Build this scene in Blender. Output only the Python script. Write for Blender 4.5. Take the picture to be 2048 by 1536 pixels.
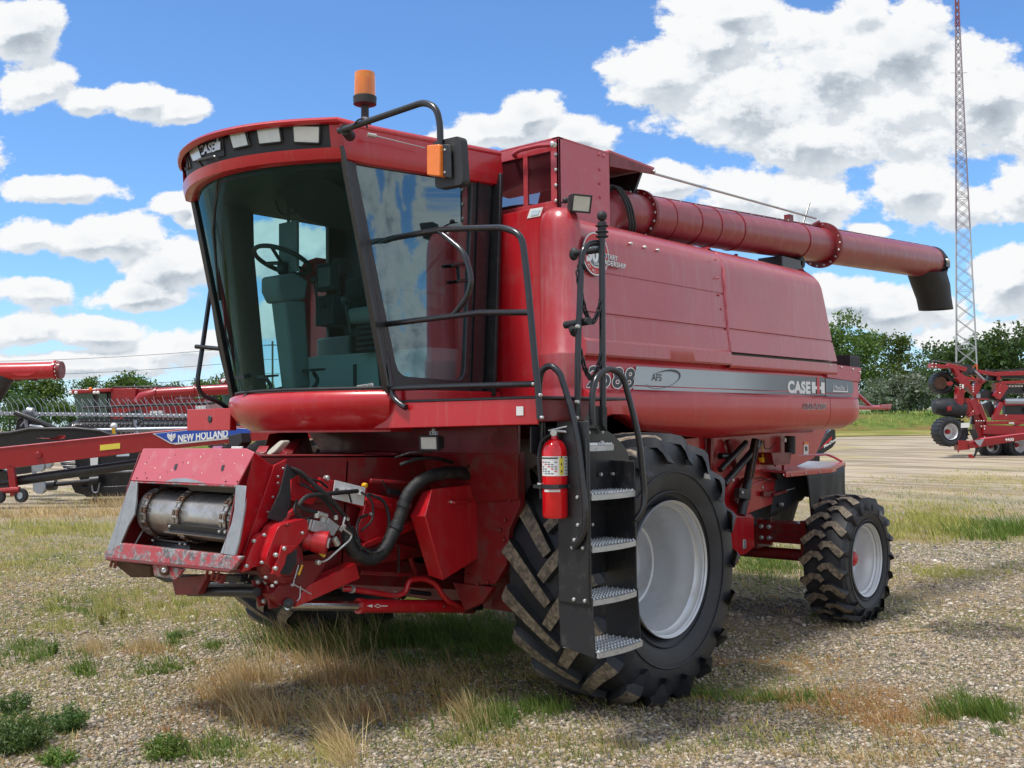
import bpy, bmesh, math, random
import numpy as np
from mathutils import Vector, Matrix
for o in list(bpy.data.objects): bpy.data.objects.remove(o, do_unlink=True)
SC = bpy.context.scene
COL = SC.collection
# ------------------------------------------------------------------ camera
F = 2091.0; A = math.radians(48.7); ROLL = 0.010; H0 = 848.0
PITCH = math.atan((H0 - 768) / F)
RT = np.array([math.cos(A), -math.sin(A), 0]); FH = np.array([math.sin(A), math.cos(A), 0]); UP = np.array([0, 0, 1.0])
FW = FH * math.cos(PITCH) + UP * math.sin(PITCH); U1 = UP * math.cos(PITCH) - FH * math.sin(PITCH)
RR = RT * math.cos(ROLL) - U1 * math.sin(ROLL); UU = U1 * math.cos(ROLL) + RT * math.sin(ROLL)
C0 = np.array([-6.0674, -5.9456, 1.888])
cam_d = bpy.data.cameras.new("camera"); cam = bpy.data.objects.new("camera", cam_d); COL.objects.link(cam)
cam_d.sensor_width = 36.0; cam_d.lens = F / 2048 * 36.0; cam_d.clip_start = 0.05; cam_d.clip_end = 20000
cam.matrix_world = Matrix(((RR[0], UU[0], -FW[0], C0[0]), (RR[1], UU[1], -FW[1], C0[1]), (RR[2], UU[2], -FW[2], C0[2]), (0, 0, 0, 1)))
SC.camera = cam
SC.render.resolution_x = 1024; SC.render.resolution_y = 768
SC.view_settings.view_transform = 'Standard'; SC.view_settings.look = 'None'; SC.view_settings.gamma = 1.0
SC.view_settings.exposure = 0.42
# measuring helpers: where the sight line of a picture point meets a plane of the machine
def ray(u, v): return FW + RR * (u - 1024) / F + UU * (768 - v) / F
def _pl(u, v, ax, val):
    d = ray(u, v); t = (val - C0[ax]) / d[ax]; return tuple(C0 + d * t)
def PX(u, v, x): return _pl(u, v, 0, x)
def PY(u, v, y): return _pl(u, v, 1, y)
def PZ(u, v, z): return _pl(u, v, 2, z)
def PD(u, v, D): return tuple(C0 + ray(u, v) * D)          # at forward depth D
def gslope(lat, D):
    k = max(-1.0, min(1.0, lat / max(D, 1.0) / 0.35))
    s = 0.0155 + 0.0085 * k
    return s
def gz(x, y):
    r = np.array([x, y]) - C0[:2]; D = float(r @ FH[:2]); L = float(r @ RT[:2])
    e = max(0.0, min(D, 220.0) - 13.0)
    return gslope(L, D) * (math.sqrt(e * e + 36) - 6)
def PG(u, v):
    d = ray(u, v); t = 3.0
    lo = None
    while t < 900:
        p = C0 + d * t
        if p[2] <= gz(p[0], p[1]): break
        t *= 1.01
    return (p[0], p[1], gz(p[0], p[1]), t)
# ------------------------------------------------------------------ sun and sky
SUNV = Vector((-0.42, 0.13, 1.0)).normalized()
sun_d = bpy.data.lights.new("sun", 'SUN'); sun = bpy.data.objects.new("sun", sun_d); COL.objects.link(sun)
sun_d.energy = 3.0; sun_d.angle = math.radians(9.0); sun_d.color = (1.0, 0.955, 0.89)
sun.rotation_euler = SUNV.to_track_quat('Z', 'Y').to_euler()
sun.location = (0, 0, 30)
W = bpy.data.worlds.new("World"); SC.world = W; W.use_nodes = True
class NT:
    """tiny node-tree writer"""
    def __init__(s, nt): s.nt = nt
    def n(s, t, **kw):
        nd = s.nt.nodes.new(t)
        for k, v in kw.items(): setattr(nd, k, v)
        return nd
    def put(s, sock, val):
        if val is None: return
        if hasattr(val, 'is_output') or isinstance(val, bpy.types.NodeSocket): s.nt.links.new(val, sock)
        else: sock.default_value = val
    def math(s, op, a, b=None, c=None, clamp=False):
        nd = s.n('ShaderNodeMath', operation=op); nd.use_clamp = clamp
        s.put(nd.inputs[0], a); s.put(nd.inputs[1], b)
        if c is not None: s.put(nd.inputs[2], c)
        return nd.outputs[0]
    def vmath(s, op, a, b=None, out=0):
        nd = s.n('ShaderNodeVectorMath', operation=op); s.put(nd.inputs[0], a); s.put(nd.inputs[1], b)
        return nd.outputs[out]
    def mix(s, f, a, b, mode='MIX'):
        nd = s.n('ShaderNodeMix', data_type='RGBA', blend_type=mode); s.put(nd.inputs[0], f); s.put(nd.inputs[6], a); s.put(nd.inputs[7], b)
        return nd.outputs[2]
    def mixf(s, f, a, b):
        nd = s.n('ShaderNodeMix', data_type='FLOAT'); s.put(nd.inputs[0], f); s.put(nd.inputs[2], a); s.put(nd.inputs[3], b)
        return nd.outputs[0]
    def step(s, x, lo, hi, a=0.0, b=1.0):
        nd = s.n('ShaderNodeMapRange', interpolation_type='SMOOTHSTEP'); s.put(nd.inputs[0], x)
        for i, q in enumerate((lo, hi, a, b)): s.put(nd.inputs[i + 1], q)
        return nd.outputs[0]
    def noise(s, vec, scale, detail=4, rough=0.5, lac=2.0, dist=0.0, col=False):
        nd = s.n('ShaderNodeTexNoise'); s.put(nd.inputs['Vector'], vec); s.put(nd.inputs['Scale'], scale); nd.inputs['Detail'].default_value = detail
        nd.inputs['Roughness'].default_value = rough; nd.inputs['Lacunarity'].default_value = lac; nd.inputs['Distortion'].default_value = dist
        return nd.outputs[1 if col else 0]
    def vor(s, vec, scale, feat='F1', out='Distance', rnd=1.0):
        nd = s.n('ShaderNodeTexVoronoi', feature=feat); s.put(nd.inputs['Vector'], vec); nd.inputs['Scale'].default_value = scale; nd.inputs['Randomness'].default_value = rnd
        return nd.outputs[out]
    def ramp(s, x, stops, interp='LINEAR'):
        nd = s.n('ShaderNodeValToRGB'); s.put(nd.inputs[0], x); cr = nd.color_ramp; cr.interpolation = interp
        while len(cr.elements) < len(stops): cr.elements.new(0.5)
        for e, (p, c) in zip(cr.elements, stops): e.position = p; e.color = tuple(c) + ((1,) if len(c) == 3 else ())
        return nd.outputs[0]
    def comb(s, x, y, z):
        nd = s.n('ShaderNodeCombineXYZ'); s.put(nd.inputs[0], x); s.put(nd.inputs[1], y); s.put(nd.inputs[2], z); return nd.outputs[0]
    def sep(s, v):
        nd = s.n('ShaderNodeSeparateXYZ'); s.put(nd.inputs[0], v); return nd.outputs
    def bump(s, h, st=0.3, d=0.01, nrm=None):
        nd = s.n('ShaderNodeBump'); s.put(nd.inputs['Height'], h); nd.inputs['Strength'].default_value = st; nd.inputs['Distance'].default_value = d
        if nrm is not None: s.put(nd.inputs['Normal'], nrm)
        return nd.outputs[0]
# cumulus clouds: soft-edged puffs at chosen bearings of the sky, broken up by fractal noise
PUFFS = [ # bearing given as picture point, half width, half height (picture units)
 (1320,150,90,95),(1425,85,120,95),(1500,190,140,110),(1640,150,150,130),(1790,90,130,110),(1800,220,170,110),(1950,200,130,110),(2080,240,90,90),(1640,280,170,60),(1460,20,110,50),(1730,20,70,50),
 (1350,365,75,38),(1470,385,110,60),(1600,400,110,50),(1830,375,110,60),(1930,410,110,50),(2030,380,60,60),(1735,462,38,16),(1600,455,70,22),
 (1690,600,90,55),(1800,620,110,60),(2020,560,70,75),(1900,675,120,30),(2040,665,60,28),
 (1062,228,62,52),(1000,266,110,38),(1150,268,80,42),(900,275,60,26),
 (40,55,75,60),(70,175,90,45),(160,200,60,28),(285,200,70,38),(355,222,60,30),
 (110,380,110,30),(365,405,46,22),(392,432,40,26),(60,470,80,38),(200,480,130,42),(350,530,110,55),
 (70,580,90,30),(290,592,110,32),(40,665,80,36),(210,668,110,32),(350,690,110,34),(150,725,220,26),
 (580,500,110,60),(640,640,120,50),(820,600,130,50),(1100,620,160,50),(1300,690,200,45),
 (-170,330,150,90),(-200,600,150,50),(2300,350,160,120),(1000,-200,220,60),(1700,-220,260,90)]
def dir_coords(d):
    y = float(d @ FH); return float(d @ RT) / y, d[2] / y
def build_sky():
    T = NT(W.node_tree); W.node_tree.nodes.clear()
    g = bpy.data.node_groups.new("cloud_cover", 'ShaderNodeTree')
    g.interface.new_socket("P", in_out='INPUT', socket_type='NodeSocketVector')
    g.interface.new_socket("Cover", in_out='OUTPUT', socket_type='NodeSocketFloat'); g.interface.new_socket("Base", in_out='OUTPUT', socket_type='NodeSocketFloat')
    G = NT(g); gi = G.n('NodeGroupInput'); go = G.n('NodeGroupOutput')
    P = gi.outputs[0]; acc = None
    for (u, v, ru, rv) in PUFFS:
        d = ray(u, v); a, b = dir_coords(d); sx, sy = F / ru / 1.1, F / rv / 1.1
        nd = G.n('ShaderNodeVectorMath', operation='MULTIPLY_ADD'); G.put(nd.inputs[0], P); nd.inputs[1].default_value = (sx, sy, 0); nd.inputs[2].default_value = (-a * sx, -b * sy, 0)
        L = G.vmath('LENGTH', nd.outputs[0], out=1)
        acc = L if acc is None else G.math('SMOOTH_MIN', acc, L, 0.3)
    acc = G.math('SUBTRACT', 1.0, acc)
    n1 = G.noise(G.vmath('MULTIPLY', gi.outputs[0], (1, 1.35, 1)), 12.0, 9, 0.62)
    n0 = G.noise(G.vmath('MULTIPLY', gi.outputs[0], (1, 1.8, 1)), 3.2, 3, 0.55)
    # open-sky cover away from the named puffs (only outside the picture's field)
    r = G.vmath('LENGTH', G.vmath('MULTIPLY', gi.outputs[0], (1.0, 1.0, 0)), out=1)
    ng = G.noise(G.vmath('MULTIPLY', gi.outputs[0], (1, 1.5, 1)), 1.5, 4, 0.5)
    gen = G.math('ADD', G.math('MULTIPLY', G.math('SUBTRACT', ng, 0.44), 5.0), G.step(r, 0.75, 1.1, -3.0, 0.05))
    acc = G.math('MAXIMUM', acc, gen)
    cov = G.math('ADD', acc, G.math('MULTIPLY', G.math('SUBTRACT', n1, 0.46), G.step(r, 0.8, 1.3, 2.7, 0.8)))
    G.put(go.inputs[0], cov); G.put(go.inputs[1], G.math('ADD', acc, G.math('MULTIPLY', G.math('SUBTRACT', n0, .5), .9)))
    tc = T.n('ShaderNodeTexCoord').outputs['Generated']
    x = T.vmath('DOT_PRODUCT', tc, tuple(RT), out=1); y = T.vmath('DOT_PRODUCT', tc, tuple(FH), out=1)
    z = T.vmath('DOT_PRODUCT', tc, (0, 0, 1.0), out=1)
    yy = T.math('MAXIMUM', T.math('ABSOLUTE', y), 0.12)
    sgn = T.step(y, -0.05, 0.05, 2.5, 0.0)
    P = T.comb(T.math('ADD', T.math('DIVIDE', x, yy), sgn), T.math('DIVIDE', z, yy), sgn)
    def cover(off):
        nd = T.n('ShaderNodeGroup'); nd.node_tree = g
        T.put(nd.inputs[0], T.vmath('ADD', P, off) if off else P); return nd.outputs
    (c0, b0), (c1, b1) = cover(None), cover((-0.0055, 0.013, 0))
    alpha = T.step(c0, 0.0, 0.26)
    above = T.step(T.math('SUBTRACT', c1, c0), -0.22, 0.26)       # more cloud towards the light: self shade
    under = T.step(T.math('SUBTRACT', b1, b0), -0.09, 0.18)
    broad = T.step(T.noise(T.vmath('MULTIPLY', P, (1, 1.9, 1)), 3.0, 5, .55), .36, .64)
    inner = T.step(c0, .25, 1.5)
    fine = T.noise(T.vmath('MULTIPLY', P, (1, 1.5, 1)), 20.0, 8, 0.66)
    shade = T.math('ADD', T.math('MULTIPLY', above, .46), T.math('MULTIPLY', inner, T.math('MULTIPLY_ADD', under, .40, T.math('MULTIPLY', broad, .52))))
    shade = T.math('MULTIPLY_ADD', T.math('SUBTRACT', fine, 0.5), 0.42, T.math('SUBTRACT', shade, .10), clamp=True)
    ccol = T.ramp(shade, [(0.0, (0.715, 0.72, 0.725)), (0.25, (0.62, 0.65, 0.68)), (0.55, (0.40, 0.445, 0.495)), (1.0, (0.22, 0.26, 0.31))])
    sky = T.n('ShaderNodeTexSky', sky_type='NISHITA'); sky.sun_disc = False
    sky.sun_elevation = math.asin(SUNV.z); sky.sun_rotation = math.atan2(SUNV.x, SUNV.y)
    sky.altitude = 500; sky.air_density = 1.0; sky.dust_density = 0.6; sky.ozone_density = 2.0
    SKY = 0.125
    skc = T.vmath('MULTIPLY', sky.outputs[0], (0.66, 0.93, 1.20))
    skc = T.vmath('SCALE', skc); skc.node.inputs[3].default_value = SKY
    # thin bright vapour low down
    low = T.step(T.math('DIVIDE', z, yy), 0.0, 0.16, 0.42, 0.0)
    skc = T.mix(low, skc, (0.62, 0.70, 0.80, 1))
    out = T.mix(alpha, skc, ccol)
    bg = T.n('ShaderNodeBackground'); T.put(bg.inputs[0], out); bg.inputs[1].default_value = 1.0
    wo = T.n('ShaderNodeOutputWorld'); T.put(wo.inputs[0], bg.outputs[0])
build_sky()
W.cycles.sampling_method = 'MANUAL'; W.cycles.sample_map_resolution = 256
# ------------------------------------------------------------------ materials
MATS = {}
def mat(name, base, rough=0.5, metal=0.0, spec=0.5, coat=0.0, crough=0.15, dirt=None, dscale=6.0, damt=0.3, dlo=0.52, dhi=0.72, rvar=0.0, bump=0.0, bscale=60.0, bdist=0.004, bvar=0.12, vscale=3.0, alpha=None, trans=0.0, emit=None, streak=0.0):
    if name in MATS: return MATS[name]
    m = bpy.data.materials.new(name); m.use_nodes = True; MATS[name] = m
    T = NT(m.node_tree); b = m.node_tree.nodes['Principled BSDF']
    tc = T.n('ShaderNodeTexCoord').outputs['Object']
    base = tuple(base) + (1,)
    n = T.noise(tc, vscale, 5, 0.6)
    col = T.mix(n, tuple(c * (1 - bvar) for c in base[:3]) + (1,), tuple(min(1, c * (1 + bvar)) for c in base[:3]) + (1,))
    if dirt is not None:
        dn = T.noise(tc, dscale, 8, 0.65)
        f = T.step(dn, dlo, dhi, 0, damt)
        col = T.mix(f, col, tuple(dirt) + (1,))
        rr = T.math('ADD', T.math('MULTIPLY', f, 0.5), rough, clamp=True)
    else: rr = rough
    if streak:
        sv = T.vmath('MULTIPLY', tc, (7.0, 7.0, .55)); sf = T.step(T.noise(sv, 2.2, 8, .72), .50, .72, 0, streak)
        col = T.mix(sf, col, (0.46, 0.30, 0.27, 1))
        sc_ = T.step(T.noise(T.vmath('MULTIPLY', tc, (1.0, 1.0, 9.0)), 9.0, 6, .8), .66, .70, 0, streak * 1.3); col = T.mix(sc_, col, (0.55, 0.36, 0.34, 1))
    if rvar:
        rr = T.math('ADD', rr, T.math('MULTIPLY', T.math('SUBTRACT', T.noise(tc, 2.3, 5, 0.6), 0.5), rvar), clamp=True)
    T.put(b.inputs['Base Color'], col); T.put(b.inputs['Roughness'], rr)
    b.inputs['Metallic'].default_value = metal; b.inputs['Specular IOR Level'].default_value = spec
    b.inputs['Coat Weight'].default_value = coat; b.inputs['Coat Roughness'].default_value = crough
    if trans: b.inputs['Transmission Weight'].default_value = trans
    if bump: T.put(b.inputs['Normal'], T.bump(T.noise(tc, bscale, 6, 0.6), bump, bdist))
    if emit: b.inputs['Emission Color'].default_value = tuple(emit[:3]) + (1,); b.inputs['Emission Strength'].default_value = emit[3]
    return m
DUST = (0.22, 0.17, 0.12)
def M(k): return MATS[k]
mat('red_paint', (0.47, 0.009, 0.016), 0.30, coat=0.35, crough=0.12, dirt=(0.30, 0.06, 0.06), damt=0.35, rvar=0.16, bvar=0.08, streak=.12)
mat('faded_red', (0.44, 0.038, 0.050), 0.30, coat=0.7, crough=0.17, dirt=(0.46, 0.22, 0.24), dscale=2.2, damt=0.34, dlo=.42, dhi=.75, rvar=0.2, bvar=0.12, vscale=1.2, streak=.30, bump=0.10, bscale=1.6, bdist=0.03)
mat('auger_red', (0.27, 0.018, 0.03), 0.36, coat=.4, crough=.3, dirt=(0.26, 0.15, 0.15), dscale=3, damt=.45, rvar=.2, streak=.25)
mat('chalky_red', (0.50, 0.085, 0.115), 0.46, spec=0.6, coat=0.25, crough=0.35, dirt=(0.52, 0.30, 0.31), dscale=9, damt=0.4, rvar=0.2)
mat('dark_red', (0.19, 0.006, 0.010), 0.42, coat=0.2, dirt=(0.10, 0.045, 0.035), dscale=7, damt=0.65, dlo=.45, dhi=.68, rvar=0.2)  # red paint darkened: deep shade under the cab is put into its colour
mat('black_steel', (0.016, 0.017, 0.02), 0.38, coat=0.15, dirt=(0.09, 0.085, 0.08), dscale=20, damt=0.4, dlo=.5, dhi=.75)
mat('black_tube', (0.013, 0.014, 0.018), 0.28, coat=0.3, dirt=(0.1, 0.09, 0.08), dscale=30, damt=0.2)
mat('black_plastic', (0.022, 0.023, 0.026), 0.55, dirt=(0.10, 0.09, 0.08), dscale=10, damt=0.3, bump=0.1, bscale=200, bdist=0.001)
mat('black_rubber', (0.018, 0.019, 0.022), 0.6, dirt=(0.085, 0.08, 0.075), dscale=5, damt=0.5)
mat('hose', (0.012, 0.013, 0.015), 0.5, dirt=(0.08, 0.07, 0.055), dscale=14, damt=0.6, bump=0.8, bscale=120, bdist=0.006)
mat('silver_paint', (0.66, 0.68, 0.70), 0.34, metal=0.35, dirt=(0.30, 0.24, 0.18), dscale=4, damt=0.35, dlo=.5, dhi=.75, rvar=0.15)
mat('worn_steel', (0.50, 0.48, 0.46), 0.27, metal=0.85, dirt=(0.13, 0.09, 0.06), dscale=8, damt=0.55, dlo=.42, dhi=.7, rvar=0.25, bvar=.25)
mat('galvanised', (0.50, 0.52, 0.53), 0.42, metal=0.6, dirt=(0.2, 0.17, 0.14), dscale=25, damt=0.5)
mat('chrome', (0.62, 0.62, 0.63), 0.16, metal=1.0, dirt=(0.2, 0.18, 0.15), dscale=9, damt=0.3)
mat('zinc', (0.60, 0.61, 0.58), 0.35, metal=0.7)
mat('white_label', (0.78, 0.78, 0.76), 0.5, bvar=0.03)
mat('light_blue_label', (0.55, 0.68, 0.78), 0.5)
mat('lens', (0.66, 0.66, 0.60), 0.12, coat=0.9, crough=0.05, bvar=.2, vscale=14, bump=.3, bscale=60, bdist=.004)
mat('orange_plastic', (0.85, 0.20, 0.01), 0.22, coat=0.6, bvar=.15, vscale=20)
mat('amber_dome', (0.90, 0.27, 0.01), 0.12, coat=0.8, trans=0.35, bvar=.1, vscale=20)
mat('seat_cloth', (0.16, 0.17, 0.16), 0.9, bump=.4, bscale=400, bdist=.002)
mat('cab_trim', (0.13, 0.135, 0.13), 0.7)
mat('cab_dark', (0.014, 0.017, 0.018), 0.65)
mat('cab_light', (0.26, 0.28, 0.27), 0.7)
mat('yellow_paint', (0.75, 0.42, 0.02), 0.45)
mat('extinguisher_red', (0.75, 0.005, 0.012), 0.2, coat=0.6, crough=.05, bvar=0.03)
mat('decal_white', (0.80, 0.81, 0.80), 0.4, bvar=.04)
mat('decal_black', (0.03, 0.035, 0.045), 0.4)
mat('decal_grey', (0.16, 0.20, 0.24), 0.4)
mat('decal_red', (0.55, 0.03, 0.03), 0.4)
mat('decal_yellow', (0.75, 0.62, 0.08), 0.4)
mat('decal_orange', (0.80, 0.24, 0.02), 0.4)
mat('decal_blue', (0.012, 0.07, 0.42), 0.35, coat=.3)
mat('rust', (0.10, 0.05, 0.03), 0.8, dirt=(0.2, 0.12, 0.08), damt=.6)
mat('cream_plastic', (0.42, 0.40, 0.33), 0.6)
mat('brown_floor', (0.16, 0.085, 0.05), 0.6, dirt=(0.32, 0.20, 0.13), dscale=5, damt=.8, dlo=.4, dhi=.65)
def scuffed():
    m = bpy.data.materials.new('scuffed_red'); m.use_nodes = True; MATS['scuffed_red'] = m
    T = NT(m.node_tree); b = m.node_tree.nodes['Principled BSDF']; tc = T.n('ShaderNodeTexCoord').outputs['Object']
    n = T.noise(tc, 9.0, 9, 0.75); n2 = T.noise(tc, 70.0, 6, 0.75)
    f = T.step(T.math('ADD', n, T.math('MULTIPLY', T.math('SUBTRACT', n2, .5), .5)), 0.44, 0.54)
    col = T.mix(f, (0.36, 0.04, 0.05, 1), T.mix(T.step(T.noise(tc, 30, 6, .75), .35, .65), (0.10, 0.09, 0.09, 1), (0.42, 0.41, 0.40, 1)))
    T.put(b.inputs['Base Color'], col); T.put(b.inputs['Metallic'], T.math('MULTIPLY', f, .55)); b.inputs['Roughness'].default_value = .42
    T.put(b.inputs['Normal'], T.bump(n2, .25, .004))
scuffed()
def worn_cheek():
    m = bpy.data.materials.new('bare_steel_cheek'); m.use_nodes = True; MATS['bare_cheek'] = m
    T = NT(m.node_tree); b = m.node_tree.nodes['Principled BSDF']; tc = T.n('ShaderNodeTexCoord').outputs['Object']
    n = T.math('ADD', T.noise(tc, 4.5, 10, 0.7), T.math('MULTIPLY', T.math('SUBTRACT', T.noise(tc, 40, 6, .7), .5), .35))
    f = T.step(n, 0.30, 0.38)
    col = T.mix(f, (0.42, 0.03, 0.04, 1), T.mix(T.noise(tc, 12, 6, .7), (0.20, 0.20, 0.205, 1), (0.44, 0.455, 0.47, 1)))
    T.put(b.inputs['Base Color'], col); T.put(b.inputs['Metallic'], T.math('MULTIPLY', f, .5)); b.inputs['Roughness'].default_value = .38
worn_cheek()
def glass_mat(name, tint, dens=0.5, refl=1.0, dust=0.05, gcol=(0.9, 0.95, 0.95, 1)):
    m = bpy.data.materials.new(name); m.use_nodes = True; MATS[name] = m; m.node_tree.nodes.clear(); T = NT(m.node_tree)
    tr = T.n('ShaderNodeBsdfTransparent'); tr.inputs[0].default_value = tuple(tint) + (1,)
    gl = T.n('ShaderNodeBsdfGlossy'); gl.inputs[0].default_value = gcol; gl.inputs['Roughness'].default_value = 0.02
    tc = T.n('ShaderNodeTexCoord').outputs['Object']; ge = T.n('ShaderNodeNewGeometry')
    nb = T.bump(T.noise(tc, 1.3, 2, .5), .012, .05); T.put(gl.inputs['Normal'], nb)
    cs = T.math('ABSOLUTE', T.vmath('DOT_PRODUCT', ge.outputs['Incoming'], ge.outputs['Normal'], out=1))
    fr = T.math('MULTIPLY_ADD', T.math('POWER', T.math('SUBTRACT', 1.0, cs, clamp=True), 4.0), .9, .055)
    mx = T.n('ShaderNodeMixShader'); T.put(mx.inputs[0], T.math('MULTIPLY', fr, refl, clamp=True)); T.put(mx.inputs[1], tr.outputs[0]); T.put(mx.inputs[2], gl.outputs[0])
    df = T.n('ShaderNodeBsdfDiffuse'); df.inputs[0].default_value = (0.35, 0.38, 0.36, 1)
    m2 = T.n('ShaderNodeMixShader'); T.put(m2.inputs[0], T.step(T.noise(tc, 3.5, 6, .6), .35, .8, dust * .3, dust * 3)); T.put(m2.inputs[1], mx.outputs[0]); T.put(m2.inputs[2], df.outputs[0])
    o = T.n('ShaderNodeOutputMaterial'); T.put(o.inputs[0], m2.outputs[0]); return m
glass_mat('windshield_glass', (0.52, 0.83, 0.84), refl=.34, dust=.005, gcol=(.55, .85, .85, 1))
glass_mat('side_glass', (0.46, 0.74, 0.76), refl=3.2, dust=.01, gcol=(.75, .95, 1.0, 1))
glass_mat('clear_plastic', (0.8, 0.85, 0.85), refl=1.0)
def mesh_screen():
    m = bpy.data.materials.new('wire_screen'); m.use_nodes = True; MATS['wire_screen'] = m; m.node_tree.nodes.clear(); T = NT(m.node_tree)
    tr = T.n('ShaderNodeBsdfTransparent'); df = T.n('ShaderNodeBsdfDiffuse'); df.inputs[0].default_value = (0.09, 0.02, 0.025, 1)
    mx = T.n('ShaderNodeMixShader'); mx.inputs[0].default_value = .42; T.put(mx.inputs[1], tr.outputs[0]); T.put(mx.inputs[2], df.outputs[0])
    o = T.n('ShaderNodeOutputMaterial'); T.put(o.inputs[0], mx.outputs[0])
mesh_screen()
def stripe_mat():
    m = bpy.data.materials.new('stripe_decal'); m.use_nodes = True; MATS['stripe'] = m
    T = NT(m.node_tree); b = m.node_tree.nodes['Principled BSDF']; tc = T.n('ShaderNodeTexCoord').outputs['Object']
    x = T.sep(tc)[0]
    c = T.ramp(T.step(x, 0.2, 3.3), [(0, (0.40, 0.47, 0.51)), (0.45, (0.36, 0.42, 0.46)), (0.75, (0.13, 0.16, 0.19)), (1, (0.055, 0.07, 0.09))])
    T.put(b.inputs['Base Color'], c); b.inputs['Roughness'].default_value = .36; b.inputs['Coat Weight'].default_value = .4; b.inputs['Coat Roughness'].default_value = .2
stripe_mat()
def tyre_mat(name, base, dustc, damt, lo, hi, sc):
    m = mat(name, base, 0.5, spec=.5, dirt=dustc, dscale=sc, damt=damt, dlo=lo, dhi=hi, bump=.35, bscale=45, bdist=.004)
    return m
tyre_mat('tyre_rubber', (0.017, 0.019, 0.024), (0.10, 0.105, 0.11), .45, .48, .78, 3.0)
tyre_mat('dusty_lug', (0.10, 0.085, 0.065), (0.32, 0.26, 0.19), .9, .38, .62, 26.0)
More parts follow.
